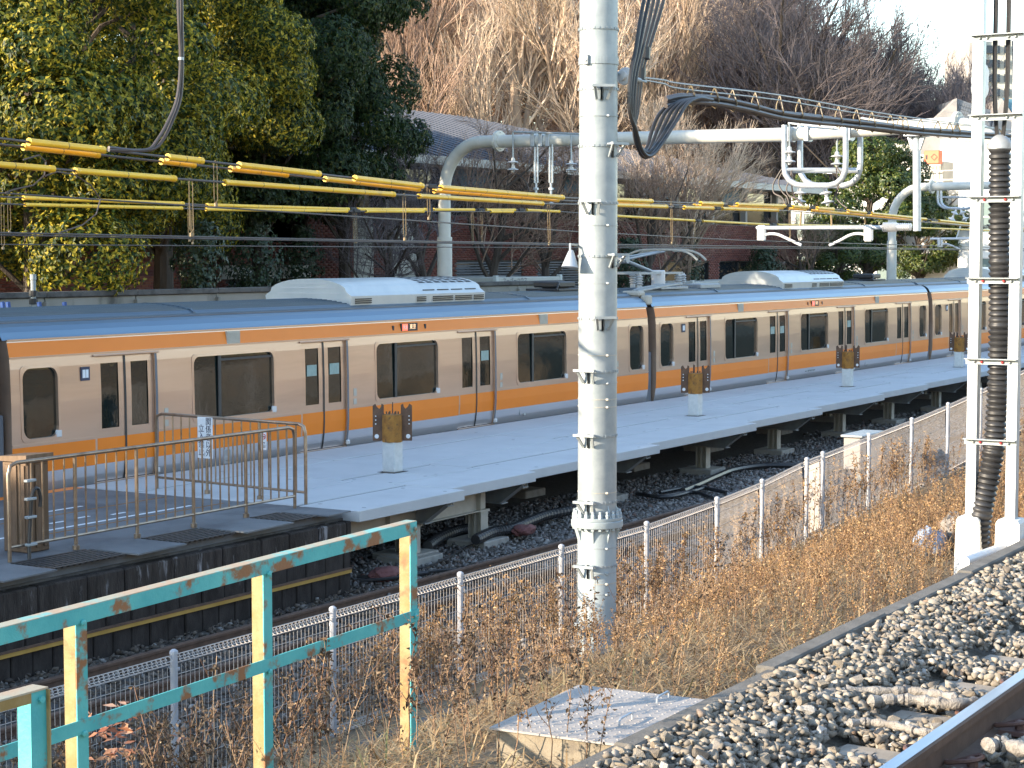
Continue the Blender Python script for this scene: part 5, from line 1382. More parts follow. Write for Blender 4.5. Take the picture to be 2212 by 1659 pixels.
Fb = (FQ[None] + (np.arange(len(rest)) * 8)[:, None, None]).reshape(-1, 4)
o = big('brickwork', V[rest].reshape(-1, 3) - np.array(wl(bl)), Fb, M['brick'], parent=bl, k=4); tag(o, kind='stuff')
mbk = MB(); mbk.box(-.116, .116, -.014, .002, -.032, .032)
bk0 = None
tones_b = [mat('brick_tone_%s' % w, c, tuple(v * .8 for v in c), sc=6, rough=.85) for w, c in (('red', (.19, .058, .045)), ('dark', (.13, .045, .045)), ('orange', (.25, .085, .05)))]
bms = []
for t_ in tones_b:
    m = MB(); m.box(-.116, .116, -.014, .002, -.032, .032)
    o = m.build('brick', t_, bl, origin=(0, 0, 0)); bms.append(o.data); bpy.data.objects.remove(o)
for i in pick:
    a, b, z0, z1 = rows[i]
    piece(bms[int(rng.integers(0, 3))], 'brick', bl, Vector(((a + b) / 2, BY, (z0 + z1) / 2)) - wl(bl), (0, 0, 0), ((b - a) / .232, 1, 1))
m = MB()
br_ = sorted(set([BX0, BX1] + [h[0] for h in holes] + [h[1] for h in holes]))
for a, b in zip(br_, br_[1:]):
    hs = [h for h in holes if h[0] < (a + b) / 2 < h[1]]
    zs = [1.5] + [z for h in hs for z in (h[2], h[3])] + [GL[0]] if hs and hs[0][3] < GL[0] else ([1.5, hs[0][2]] if hs else [1.5, GL[0]])
    for c, d_ in zip(zs[::2], zs[1::2]): m.box(a, b, BY + .003, BY + .3, c, d_)
m.box(BX0, BX0 + .3, BY + .3, 27, 1.5, 7.0); m.box(BX1 - .3, BX1, BY + .3, 27, 1.5, 7.0)
m.build('wall', M['mortar'], bl)
m = MB(); m.box(BX1 - .31, BX1 + .004, BY - .01, 27, 1.5, 5.68); m.build('end_wall', mat('brick_end', (.20, .06, .045), (.15, .05, .045), sc=9, rough=.85), bl)
for (a, b, c, d_) in wins + low:
    w = thing('window', (a, BY, c), None, None); w.parent = bl; w.location = Vector((a, BY, c)) - wl(bl)
    m = MB(); m.box(a, b, BY + .10, BY + .11, c, d_); m.build('pane', M['glass_b'], w)
    m = MB(); nn = max(1, int((b - a) / 1.6))
    for i in range(nn + 1): x = a + (b - a) * i / nn; m.box(x - .03, x + .03, BY + .04, BY + .098, c, d_)
    m.box(a, b, BY + .04, BY + .097, c, c + .05); m.box(a, b, BY + .04, BY + .097, d_ - .05, d_); m.build('frame', M['dark'] if (a, b, c, d_) not in low else M['black'], w)
    if 11 < a < 22:
        m = MB()
        for i in range(14): m.box(a + .05, b - .05, BY + .02, BY + .05, c + .05 + i * .085, c + .10 + i * .085)
        m.build('louvre', M['roof_dark'], w)
m = MB(); m.box(.35, 4.25, BY - .06, BY - .013, 3.78, 4.15); m.build('lintel', M['fascia'], bl)
# upper glazed strip with posts under the eave
m = MB(); m.box(BX0, BX1 - .1, BY + .35, BY + .36, GL[0], GL[1]); m.build('upper_glazing', M['glass_b'], bl)
for i, x in enumerate(np.arange(-8.5, BX1, 3.35)):
    m = MB(); m.box(x - .09, x + .09, BY + .05, BY + .3, GL[0], GL[1] + .1); m.build('eave_post', M['wall_grey'], bl)
for i, x in enumerate(np.arange(-8.5, BX1 - 3.3, 3.35)):
    if i % 2 == 0: m = MB(); m.box(x + .3, x + 3.05, BY + .25, BY + .34, GL[1] - .55, GL[1]); m.build('blind', M['slate_blue'], bl)
for (a, b) in ((6.4, 7.4), (8.4, 9.8)):
    m = MB(); m.box(a, b, BY - .02, BY - .013, 2.4, 5.6); m.build('pale_panel', M['wall_pale'], bl)
m = MB(); ey = BY - .9; ry_ = 20.5; zr = 9.9
xe0, xe1, xr0, xr1 = BX0 - 1, BX1 + 1.0, BX0 + 7, BX1 - 16
m.add([(xe0, ey, EAVE), (xe1, ey, EAVE), (xr1, ry_, zr), (xr0, ry_, zr), (xe0, 28, EAVE), (xe1, 28, EAVE)], [(0, 1, 2, 3), (1, 5, 2), (5, 4, 3, 2), (4, 0, 3)])
rf_ = m.build('roof', M['slate'], bl)
sm_ = None
for x in np.arange(xe0 + 1, xe1 - .5, .62):
    m = MB()
    t = 1.0
    if x > xr1: t = (xe1 - x) / (xe1 - xr1)
    if x < xr0: t = (x - xe0) / (xr0 - xe0)
    a = Vector((x, ey, EAVE + .012)); b = Vector((x, ey + (ry_ - ey) * t, EAVE + (zr - EAVE) * t + .012)); m.bar(a, b, .03, .03); m.build('standing_seam', M['slate'], rf_)
m = MB(); m.box(xe0, xe1, ey - .03, ey + .05, EAVE - .26, EAVE - .005); m.box(xe0, xe1, ey + .05, BY + .3, EAVE - .25, EAVE - .2); m.box(xe1 - .05, xe1 + .03, ey, 28, EAVE - .26, EAVE - .005); m.build('fascia', M['fascia'], bl)

# ------------------------------------------------------------------ low walls and cabins just behind the train
lw = thing('boundary_wall', (-6, 7.6, 1.5), 'low stained concrete panel wall behind the train roof at left', 'wall')
xs0 = -22
k = 0
while xs0 < 10:
    L = 2.6
    m = MB(); m.bbox(xs0 + .01, xs0 + L - .01, 7.5, 7.64, 1.0, 3.58 - .2 * (k % 5 == 2), .012); m.build('panel', M['wall_low'], lw)
    m = MB(); m.bbox(xs0, xs0 + L, 7.44, 7.70, 3.585 - .2 * (k % 5 == 2), 3.70 - .2 * (k % 5 == 2), .015); m.build('coping', M['concrete_dark'], lw)
    m = MB(); m.bbox(xs0 - .07, xs0 + .07, 7.40, 7.5, 1.0, 3.5, .01); m.build('pilaster', M['wall_low'], lw)
    xs0 += L; k += 1
def cabin(x0, x1, y0, z1, label, txt):
    t = thing('site_cabin', (x0, y0, 1.0), label, 'cabin', 'pale prefabricated cabins behind the train')
    m = MB(); m.box(x0, x1, y0, y0 + 2.4, 1.0, z1 - .22)
    n_ = int((x1 - x0) / .45)
    for i in range(n_): m.box(x0 + .05 + i * .45, x0 + .09 + i * .45, y0 - .015, y0 - .001, 1.0, z1 - .3)
    m.build('wall', M['container'], t)
    m = MB(); m.bbox(x0 - .05, x1 + .05, y0 - .06, y0 + 2.46, z1 - .219, z1, .02); rf2 = m.build('roof', M['wall_pale'], t)
    for x in (x0, x1): m = MB(); m.bbox(x - .08, x + .08, y0 - .08, y0 + .06, 1.0, z1 + .06, .02); m.build('corner_post', M['container'], t)
    m = MB(); m.bbox(x1 - .85, x1 - .5, y0 - .05, y0 - .016, z1 - .75, z1 - .45, .01); m.build('meter_box', M['wall_white'], t)
    if txt: text(txt, .20, (x0 + 1.0, y0 - .066, z1 - .11), (R(90), 0, 0), M['ink'], t)
cc_ = [atY(x, 620, 8.2) for x in (1000, 1105, 1245, 1560)]
cabin(cc_[0].x, cc_[1].x - .1, 8.4, 3.55, 'pale prefabricated cabin with dark lettering, left one beside the gantry post', '\u30b9\u30fc\u30d1\u30fc\u30cf\u30a6\u30b9')
cabin(cc_[1].x + .1, cc_[2].x, 8.8, 3.78, 'pale prefabricated cabin with dark lettering just left of the steel pole', '\u30b9\u30fc\u30d1\u30fc\u30cf\u30a6\u30b9')
cabin(cc_[2].x + 9, cc_[3].x + 8, 8.6, 3.5, 'pale prefabricated cabin right of the pantograph behind the train', None)
# signal post and blue stakes at far left
sp = atY(72, 625, 6.4)
st = thing('signal_post', (sp.x, sp.y, 1.8), 'slim blue and black banded post at far left behind train', 'post')
m = MB(); m.lathe([(.05, 1.5), (.05, 3.95), (.06, 3.96), (.06, 4.06)], (sp.x, sp.y, 0), n=10); m.build('pole', M['galv'], st)
m = MB()
for z in (3.35, 3.5, 3.65): m.lathe([(.085, z), (.085, z + .11)], (sp.x, sp.y, 0), n=10)
m.build('lamp_segment', M['rubber'], st)
for k, x in enumerate((14, 26, 93, 147)):
    p = atY(x, 664, 6.0); m = MB(); m.bar(p + Vector((0, 0, -.6)), p + Vector((-.10, 0, .10)), .06, .06)
    tag(m.build('stake', M['blue_paint'], None, origin=p), 'leaning blue stake poking up behind train roof at left', 'stake', 'blue stakes behind the train roof')

# ------------------------------------------------------------------ buildings at right and in the distance
wb = thing('white_building', (60, 16, 2), 'white flat-roofed railway building beyond the brick building, at right', 'building')
WX = 60.0
m = MB(); m.box(WX, WX + 14, 11.2, 26, 1.5, 7.7); m.box(WX - 1.5, WX + 14, 4.5, 11.195, 1.5, 10.4); m.build('wall', M['wall_white'], wb)
m = MB(); m.box(WX - .1, WX + 14, 11.2, 26, 7.705, 8.0); m.box(WX - 1.6, WX + 14, 4.4, 11.3, 10.405, 10.75); m.build('parapet', M['fascia'], wb)
pgl = mat('pale_glass', (.20, .26, .25), rough=.15)
for (y_, z0, w, h, f) in ((20.2, 3.0, .9, 1.7, 0), (17.6, 2.9, 2.0, 1.8, 0), (14.2, 2.9, 2.0, 1.8, 0), (17.6, 5.4, 2.0, 1.4, 0), (20.0, 5.4, 1.0, 1.4, 0), (9.2, 5.6, 1.4, 1.7, 1.5), (6.2, 5.6, 1.4, 1.7, 1.5), (9.2, 2.6, 1.4, 1.7, 1.5)):
    X_ = WX - f
    w_ = thing('window', (X_, y_, z0), None, None); w_.parent = wb; w_.location = Vector((X_, y_, z0)) - wl(wb)
    m = MB(); m.box(X_ - .03, X_ - .02, y_, y_ + w, z0, z0 + h); m.build('pane', pgl, w_)
    m = MB()
    for y in (y_, y_ + w / 2, y_ + w): m.box(X_ - .07, X_ - .032, y - .04, y + .04, z0, z0 + h)
    for z in (z0, z0 + h * .5, z0 + h): m.box(X_ - .068, X_ - .033, y_, y_ + w, z - .035, z + .035)
    m.build('frame', M['white'], w_)
for y in (12.0, 16.6, 19.7, 21.4): m = MB(); m.tube([(WX - .08, y, 1.6), (WX - .08, y, 7.7)], .06, 6); m.build('downpipe', M['wall_pale'], wb)
for k, (px1, px2, y_, h_) in enumerate(((1838, 1890, 332, 1.8), (1905, 1975, 312, 1.2), (1978, 2008, 335, 1.8), (2010, 2045, 350, 1.2))):
    a, b = atX(px1, y_, WX + 1), atX(px2, y_, WX + 1)
    m = MB(); m.bbox(WX + .5, WX + 2.2, b.y, a.y, 8.0, a.z, .04)
    for i in range(5): m.bbox(WX + .46, WX + .5, b.y + (a.y - b.y) * (i + .2) / 5, b.y + (a.y - b.y) * (i + .7) / 5, a.z - h_ * .8, a.z - h_ * .2, .01)
    m.build('rooftop_unit', M['wall_pale'] if k % 2 else M['container'], wb)
m = MB()
for y in np.arange(11.5, 20, 1.4): m.bar((WX + .1, y, 8.0), (WX + .1, y, 9.0), .06, .06)
for z in (8.5, 9.0): m.bar((WX + .1, 11.5, z), (WX + .1, 20, z), .06, .06)
m.build('roof_handrail', M['white'], wb)
ob = atX(2016, 340, WX - .5); m = MB(); m.bbox(ob.x - .3, ob.x + .3, ob.y - .42, ob.y + .42, ob.z - .36, ob.z + .36, .03); tb_ = thing('fire_box', ob, 'small orange-red cabinet mounted above right evergreen tree', 'cabinet')
m.build('box', M['orange_box'], tb_); m = MB(); 
for q in range(4):
    a_ = q * math.pi / 2; v0 = Vector((0, math.cos(a_), math.sin(a_))) * .17; v1 = Vector((0, -math.sin(a_), math.cos(a_))) * .17; m.bar(Vector((ob.x - .302, ob.y - .15, ob.z)) + v0, Vector((ob.x - .302, ob.y - .15, ob.z)) + v1, .04, .02)
m.build('diamond_marking', M['dark'], tb_); m = MB(); m.bbox(ob.x - .306, ob.x - .30, ob.y + .22, ob.y + .32, ob.z - .12, ob.z + .12, .003); m.build('label_plate', M['dark'], tb_)
def face_pts(px, D): return [atD(x, y, D) for x, y in px]
def block_px(mb, px, D, depth, mi=0):
    """solid with a front outline measured at distance D and real depth behind it"""
    P = face_pts(px, D); bk = Vector((FW.x, FW.y, 0)).normalized() * depth
    n_ = len(P); mb.add(P + [p + bk for p in P], [tuple(range(n_)), tuple(range(n_, 2 * n_))[::-1]] + [(i, n_ + i, n_ + (i + 1) % n_, (i + 1) % n_) for i in range(n_)], mi)
gh_ = thing('gable_house', atD(2060, 560, 108), 'grey shingled gable house behind the bundle of cables at right', 'house')
m = MB(); block_px(m, [(1975, 560), (1975, 300), (2067, 212), (2067, 560)], 108, 1.0); m.build('wall', M['wall_grey'], gh_)
m = MB(); block_px(m, [(2067.2, 300), (2067.2, 213), (2140, 238), (2140, 300)], 108.2, 8); rr_ = m.build('roof', M['roof_dark'], gh_)
m = MB()
for r_ in range(9):
    for c_ in range(14):
        x = 2068 + c_ * 5.2 + (2.6 if r_ % 2 else 0); y = 218 + r_ * 8 + (x - 2067) * .33
        if y + 7 < 300 and x < 2134: block_px(m, [(x, y), (x, y + 7), (x + 4.7, y + 8.4), (x + 4.7, y + 1.4)], 108.15 - .02 * (r_ % 3), .05)
m.build('slates', M['roof_dark'], rr_)
m = MB(); block_px(m, [(2040, 560), (2040, 300), (2300, 300), (2300, 560)], 107, 12); m.build('lower_wall', M['wall_white'], gh_)
g2 = thing('gable_house', atD(2200, 560, 110), 'house with blue tiled roof behind right upright of ladder frame', 'house')
m = MB(); block_px(m, [(2120, 560), (2120, 330), (2165, 213), (2230, 310), (2230, 560)], 110, 6); m.build('wall', M['wall_grey'], g2)
m = MB(); block_px(m, [(2166, 212), (2232, 312), (2330, 330), (2330, 232)], 110.3, 2); m.build('roof', M['slate_blue'], g2)
m = MB(); block_px(m, [(2190, 365), (2190, 300 + 140), (2225, 440), (2225, 365)], 106.8, .2); m.build('grille_window', mat('grille_glass', (.42, .40, .34), (.5, .47, .4), sc=3, rough=.4), g2)
tw = thing('apartment_tower', atD(2150, 300, 210), 'tall brown and white apartment tower behind the ladder frame', 'tower')
m = MB(); block_px(m, [(2094, 330), (2094, 92), (2128, 84), (2128, 330)], 210, 12); m.build('side_wall', M['wall_grey'], tw)
m = MB(); block_px(m, [(2128.2, 330), (2128.2, 90), (2186, 84), (2186, 330)], 210.4, 12); m.build('front_wall', M['wall_pale'], tw)
m = MB(); block_px(m, [(2186.2, 330), (2186.2, 88), (2260, 76), (2260, 330)], 211, 12); m.build('dark_wing', mat('dark_cladding', (.05, .07, .10), (.07, .09, .12), sc=.3, rough=.5), tw)
wp_ = None
for f in range(6):
    for k, (xa, xb) in enumerate(((2131, 2144), (2150, 2160), (2170, 2182))):
        y = 98 + f * 31
        m = MB(); block_px(m, [(xa, y), (xa, y + 17), (xb, y + 17), (xb, y)], 210.1, .2); m.build('window', M['glass_b'], tw)
for f in range(6): m = MB(); y = 96 + f * 31; block_px(m, [(2190, y + 6), (2190, y + 9), (2212, y + 7), (2212, y + 4)], 210.2, .4); m.build('balcony', M['wall_white'], tw)
m = MB(); m.tube([atD(2106, 90, 212), atD(2106, 58, 212)], .08, 5); m.tube([atD(2208, 80, 212), atD(2208, 54, 212)], .1, 5); m.build('aerial', M['steel_dark'], tw)
m = MB()
for x, y in ((2118, 158), (2117, 173), (2117, 192)): m.lathe([(.05, -.25), (.65, -.05), (.68, 0), (.05, .12)], atD(x, y, 111), -Vector((FW.x, FW.y, 0)) + RT * .5, 16)
tag(m.build('dish_aerials', M['white'], None, origin=atD(2117, 190, 111), smooth=True), 'three white round dish aerials on a mast behind the ladder frame', 'aerial')
bd = thing('office_block', atD(1585, 400, 230), 'tall bluish glass office block showing through the bare treetops', 'office block')
m = MB(); block_px(m, [(1540, 500), (1540, -60), (1640, -60), (1640, 500)], 230, 18); m.build('tower', M['blue_glass'], bd)
m = MB(); block_px(m, [(1420, 500), (1420, 40), (1539.6, 30), (1539.6, 500)], 231, 18); m.build('wing', mat('pale_blue_facade', (.20, .215, .29), (.24, .26, .33), sc=.1, rough=.5), bd)
for i in range(9):
    m = MB(); y = 5 + i * 28; block_px(m, [(1542, y), (1542, y + 9), (1638, y + 9), (1638, y)], 229.7, .3); m.build('window_band', M['slate'], bd)
b2 = thing('office_block', atD(1770, 400, 250), 'low stepped grey building behind the dark hillside trees', 'office block')
m = MB(); block_px(m, [(1641, 500), (1641, 46), (1730, 52), (1730, 75), (1830, 80), (1880, 120), (1880, 500)], 250, 20); m.build('wall', mat('hazy_facade', (.22, .235, .28), (.26, .275, .32), sc=.1, rough=.6), b2)
for i in range(5):
    m = MB(); y = 92 + i * 26; block_px(m, [(1645, y), (1645, y + 8), (1822, y + 10), (1822, y + 2)], 249.6, .3); m.build('window_band', M['blue_glass'], b2)

# ------------------------------------------------------------------ trees
LEAF_V = np.array([(0, 0, 0), (.42, .24, -.05), (1, 0, -.28), (.42, -.24, -.05)])
def leaf_cloud(centers, normals, nl, L, droop=.35, spread=1.0):
    """whorls of drooping leaves at every centre"""
    n = len(centers)
    C = np.repeat(centers, nl, 0); Nn = np.repeat(normals, nl, 0)
    ang = np.tile(np.arange(nl) * 2 * np.pi / nl, n) + rng.uniform(0, 6.3, n * nl)
    up = Nn / np.linalg.norm(Nn, axis=1, keepdims=True)
    t = np.cross(up, rng.normal(0, 1, up.shape)); t /= np.linalg.norm(t, axis=1, keepdims=True)
    b = np.cross(up, t)
    d = t * np.cos(ang)[:, None] + b * np.sin(ang)[:, None] + up * rng.uniform(.0, .9, (n * nl, 1)) * spread
    d[:, 2] -= droop; d /= np.linalg.norm(d, axis=1, keepdims=True)
    s = np.cross(d, up + rng.normal(0, .35, up.shape)); s /= np.linalg.norm(s, axis=1, keepdims=True) + 1e-9
    w = np.cross(s, d)
    sz = L * rng.uniform(.65, 1.25, (n * nl, 1, 1))
    P = C[:, None, :] + sz * (LEAF_V[None, :, 0:1] * d[:, None, :] + LEAF_V[None, :, 1:2] * s[:, None, :] + LEAF_V[None, :, 2:3] * w[:, None, :])
    V = P.reshape(-1, 3); k = np.arange(n * nl)[:, None] * 4
    F = np.concatenate([k + np.array([[0, 1, 2]]), k + np.array([[0, 2, 3]])], 0)
    return V, F
def blob_points(blobs, dens):
    P, N_ = [], []
    for (c, r) in blobs:
        n = int(dens * r[0] * r[0] * 12)
        v = rng.normal(0, 1, (n, 3)); v /= np.linalg.norm(v, axis=1, keepdims=True)
        v = v[v[:, 2] > -.75]
        rad = rng.uniform(.55, 1.05, (len(v), 1)) ** .6
        P.append(np.array(c) + v * np.array(r) * rad); N_.append(v + np.array([0, 0, .25]))
    return np.concatenate(P), np.concatenate(N_)
def trunk_mesh(mb, base, top, r0, limbs, seed):
    rs = random.Random(seed); base, top = Vector(base), Vector(top)
    pts = smooth_path([base, base.lerp(top, .3) + Vector((rs.uniform(-.2, .2), rs.uniform(-.2, .2), 0)), base.lerp(top, .65) + Vector((rs.uniform(-.3, .3), rs.uniform(-.3, .3), 0)), top], 3)
    mb.tube(pts, [r0 * (1.25 if i == 0 else 1 - .75 * i / (len(pts) - 1)) for i in range(len(pts))], 9)
    for i in range(limbs):
        t = rs.uniform(.25, .95); p = base.lerp(top, t); a = rs.uniform(0, 6.28); L = rs.uniform(1.8, 3.4)
        q = p + Vector((math.cos(a) * L, math.sin(a) * L, L * rs.uniform(.3, .9)))
        mb.tube(smooth_path([p, p.lerp(q, .5) + Vector((0, 0, -.15)), q], 3), [r0 * .34 * (1 - .8 * k / 6) for k in range(7)], 6)
def evergreen(seed, Rx, H0, H1, nb, L, dens, m, name):
    """crown of overlapping leaf clumps; local origin at the trunk base"""
    rs = random.Random(seed); blobs = []
    hc, hv = (H0 + H1) / 2, (H1 - H0) / 2
    for i in range(nb):
        for _ in range(30):
            u = Vector((rs.gauss(0, 1), rs.gauss(0, 1), rs.gauss(0, 1))).normalized() * rs.uniform(.55, .92)
            z = u.z
            taper = 1.0 if z < .1 else 1 - .35 * z
            c = Vector((u.x * Rx * taper, u.y * Rx * taper, hc + z * hv))
            if all((c - b[0]).length > .55 * min(b[1][0], 1.3) for b in blobs): break
        r = rs.uniform(.75, 1.35) * Rx / 4.2
        blobs.append((c, (r, r, r * rs.uniform(.65, .9))))
    P, N_ = blob_points(blobs, dens)
    V, F = leaf_cloud(P, N_, 6, L)
    mb = MB(); trunk_mesh(mb, (0, 0, -.5), (.2, 0, H1 * .8), .30 * Rx / 4, 12, seed)
    for c, r in blobs[::2]: mb.tube([Vector((0.1, 0, max(H0, c.z - 2.2))), Vector(c).lerp(Vector((0, 0, c.z - 1)), .4), c], [.07, .05, .02], 5)
    return mb, V, F
EV = {}
def place_ever(key, loc, rz, sc, label, name='evergreen_tree'):
    t = thing(name, loc, label, 'tree'); t.rotation_euler = (0, 0, rz); t.scale = sc
    mb, V, F, m = EV[key]
    if 'o' not in EV or key not in EV['o']:
        EV.setdefault('o', {})
        tr = mb.build('trunk', M['bark'], None); cr = big('crown', V, F, m)
        EV['o'][key] = (tr.data, cr.data)
        for o in (tr, cr): o.parent = t; o.location = (0, 0, 0)
    else:
        for nm, me in zip(('trunk', 'crown'), EV['o'][key]): piece(me, nm, t)
    return t
EV['a'] = evergreen(3, 4.4, 1.8, 13.2, 58, .11, 58, M['leaf'], 'a') + (M['leaf'],)
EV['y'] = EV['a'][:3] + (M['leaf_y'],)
EV['b'] = evergreen(8, 3.6, 1.9, 12.2, 48, .11, 58, M['leaf'], 'b') + (M['leaf'],)
EV['c'] = evergreen(21, 3.6, 1.6, 8.2, 32, .14, 40, M['leaf_r'], 'c') + (M['leaf_r'],)
def gpos(x, Y, z=2.0):
    p = atY(x, 553, Y); return (p.x, p.y, z)
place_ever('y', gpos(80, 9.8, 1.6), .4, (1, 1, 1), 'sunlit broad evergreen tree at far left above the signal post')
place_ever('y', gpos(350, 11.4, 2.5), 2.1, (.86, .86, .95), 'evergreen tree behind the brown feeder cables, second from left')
place_ever('a', gpos(560, 12.0, 3.0), 3.3, (.8, .8, 1.0), 'dark evergreen tree third from left over the brick wall')
place_ever('b', gpos(745, 11.6, 2.6), 5.2, (.74, .74, 1.0), 'dark evergreen tree nearest the bare trees, rightmost at left group')
place_ever('a', gpos(400, 16.5, 2.0), 1.2, (1.0, 1.0, 1.12), 'tall evergreen tree standing behind the left front evergreens')
place_ever('a', gpos(520, 17.5, 2.0), 4.6, (1.05, 1.05, 1.15), 'tall evergreen tree behind the middle of left evergreen group')
place_ever('b', gpos(215, 15.0, 2.0), .7, (1.15, 1.15, 1.2), 'tall evergreen tree filling the gap behind the far left crown')
# trees beyond the left edge: their long shadows fall over the train and the platform
for k, (x, y, s) in enumerate(((-20.5, 9.5, .68), (-27, 10.2, .71), (-34, 9.6, .68), (-41, 10.4, .72), (-48, 9.8, .68), (-54.5, 9.5, .93), (-61, 10, .93))):
    place_ever('ab'[k % 2], (x, y, 1.0), k * 1.7, (1.15, 1.0, s), ['first', 'second', 'third', 'fourth', 'fifth', 'tall sixth', 'tall last'][k] + ' evergreen of the row left of the picture, counted away from it')
place_ever('c', gpos(1880, 12.5, 1.5), .9, (1.05, 1.05, 1.08), 'bright round evergreen tree before the white building at right')
place_ever('c', gpos(1985, 13.5, 1.5), 3.4, (.85, .85, .85), 'lower evergreen tree right of the farther gantry post')
place_ever('c', gpos(1800, 11.5, 1.5), 5.0, (.62, .62, .55), 'small dark evergreen bush left of the farther gantry post')
place_ever('c', gpos(2160, 14.5, 1.5), 2.0, (.7, .7, .55), 'evergreen bush behind the right upright of ladder frame')

def bare_tree(seed, H, spread, up, lev, nk, rt, lean=(0, 0)):
    """recursive bare tree: returns trunk builder and twig arrays"""
    rs = random.Random(seed); mb = MB(); TV, TF = [], []
    def thin(p0, p1, p2, r0, r1):
        b = len(TV)
        for p, r in ((p0, r0), (p1, (r0 + r1) / 2), (p2, r1)):
            for k in range(3): a = k * 2.094 + .5; TV.append((p.x + r * math.cos(a), p.y + r * math.sin(a) * .8, p.z + r * math.sin(a) * .6))
        for s in (0, 3):
            for k in range(3):
                a_, b_, c_, d_ = b + s + k, b + s + (k + 1) % 3, b + s + 3 + (k + 1) % 3, b + s + 3 + k
                TF.append((a_, b_, c_)); TF.append((a_, c_, d_))
    def grow(p, d, L, r, lv):
        nseg = 4 if lv < 2 else 2
        pts = [p]; dd = d.copy()
        for i in range(nseg):
            dd = (dd + Vector((rs.uniform(-1, 1), rs.uniform(-1, 1), rs.uniform(-.5, .5))) * (.10 + .03 * lv) + Vector((0, 0, up * .10))).normalized()
            pts.append(pts[-1] + dd * L / nseg)
        if lv < 2: mb.tube(pts, [r * (1 - .6 * i / nseg) for i in range(nseg + 1)], 7 if lv == 0 else 5, False)
        else: thin(pts[0], pts[1], pts[2], r, r * .45)
        if lv >= lev: return
        k = nk[lv]
        for i in range(k):
            t = (.22 if lv else .30) + (.78 if lv else .70) * (i + rs.uniform(.2, .8)) / k
            s = t * nseg; j = min(int(s), nseg - 1); q = pts[j].lerp(pts[j + 1], s - j)
            ax = (pts[j + 1] - pts[j]).normalized()
            a = rs.uniform(0, 6.283); o1 = ax.orthogonal().normalized(); o2 = ax.cross(o1)
            sd = o1 * math.cos(a) + o2 * math.sin(a)
            th = spread * rs.uniform(.7, 1.25)
            nd = (ax * math.cos(th) + sd * math.sin(th)).normalized()
            if nd.z < -.15: nd.z *= -.5
            grow(q, nd, L * rs.uniform(.42, .68) * (1.15 - .35 * t), max(r * rs.uniform(.42, .58) * (1.1 - .5 * t), rt), lv + 1)
    d0 = Vector((lean[0], lean[1], 1)).normalized()
    grow(Vector((0, 0, -.4)), d0, H * .62, H * .022, 0)
    return mb, np.array(TV), np.array(TF)
BT = {}
def make_bare(key, *a): BT[key] = list(bare_tree(*a))
def place_bare(key, loc, rz, s, label, tm, bark, group=None, name='bare_tree', hz=1.0):
    t = thing(name, loc, label, 'tree', group); t.rotation_euler = (0, 0, rz); t.scale = (s, s, s * hz)
    kk = (key, tm)
    if kk not in BT:
        mb, V, F = BT[key]
        tr = mb.build('trunk', M[bark], None, smooth=True); cr = big('twigs', V, F, M[tm]); BT[kk] = (tr.data, cr.data)
        for o in (tr, cr): o.parent = t; o.location = (0, 0, 0)
    else:
        for nm, me in zip(('trunk', 'twigs'), BT[kk]): piece(me, nm, t)
    return t
make_bare('p', 5, 13.0, .44, .8, 4, [12, 8, 7, 4], .012)
make_bare('q', 17, 12.0, .62, .7, 4, [12, 9, 8, 6], .011)
make_bare('r', 31, 13.0, .55, .8, 4, [12, 9, 8, 5], .016)
make_bare('s', 44, 9.0, .75, .4, 4, [10, 8, 7, 5], .008)
# tall golden trees behind the brick building
GT = [(1130, 34, 0.0, 1.5, 'p', 'golden bare tree catching full sun, tallest left of the steel pole'), (1050, 40, 1.1, 1.42, 'p', 'golden brown bare tree left of the brightest one'), (1245, 33, 2.2, 1.6, 'p', 'golden bare tree hidden partly by the steel pole'), (1370, 36, 3.6, 1.75, 'p', 'golden bare tree right of the steel pole behind hanging cables'), (1480, 38, .6, 1.85, 'q', 'golden bare tree before the bluish glass office block')]
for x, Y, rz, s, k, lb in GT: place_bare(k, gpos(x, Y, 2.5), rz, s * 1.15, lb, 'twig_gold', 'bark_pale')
for i, (x, Y, rz, s, k) in enumerate([(850, 48, .4, 1.7, 'q'), (905, 58, 2, 1.8, 'r'), (965, 50, 3.9, 1.7, 'q'), (1010, 62, 5, 1.9, 'r'), (930, 38, 1.4, 1.25, 'p'), (1180, 60, 2.6, 1.9, 'r'), (1300, 58, 1.9, 2.1, 'q'), (1420, 55, .2, 2.25, 'r'), (1540, 52, 4.1, 2.1, 'q'), (1610, 46, 5.5, 1.85, 'p'), (880, 44, 3.1, 1.5, 'p'), (1350, 50, 2.2, 2.0, 'q'), (1480, 48, 4.4, 2.1, 'r'), (1570, 44, 1.2, 2.0, 'q'), (1660, 50, 3.0, 1.8, 'r'), (1090, 52, 5.9, 1.8, 'q'), (1620, 40, .5, 1.2, 'p'), (1540, 36, 2.8, 1.2, 'q')]):
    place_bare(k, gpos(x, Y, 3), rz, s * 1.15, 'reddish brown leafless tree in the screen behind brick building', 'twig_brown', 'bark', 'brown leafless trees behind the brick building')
HT = [(1560, 1.6, 0), (1610, 1.6, 1), (1660, 1.58, 2), (1700, 1.5, 3), (1745, 1.28, 4), (1790, 1.22, 5), (1830, 1.10, 6), (1870, 1.06, 7), (1905, 1.04, 8), (1945, .95, 9), (1985, .88, 10), (2025, .82, 11), (2065, .74, 12), (2095, .68, 13), (1640, 1.1, 14), (1690, 1.06, 15), (1735, 1.0, 16), (1780, .98, 17), (1820, .92, 18), (1860, .86, 19), (1900, .82, 20), (1940, .76, 21), (1980, .7, 22), (1715, .8, 23), (1765, .76, 24), (1810, .72, 25), (1850, .66, 26), (1890, .62, 27)]
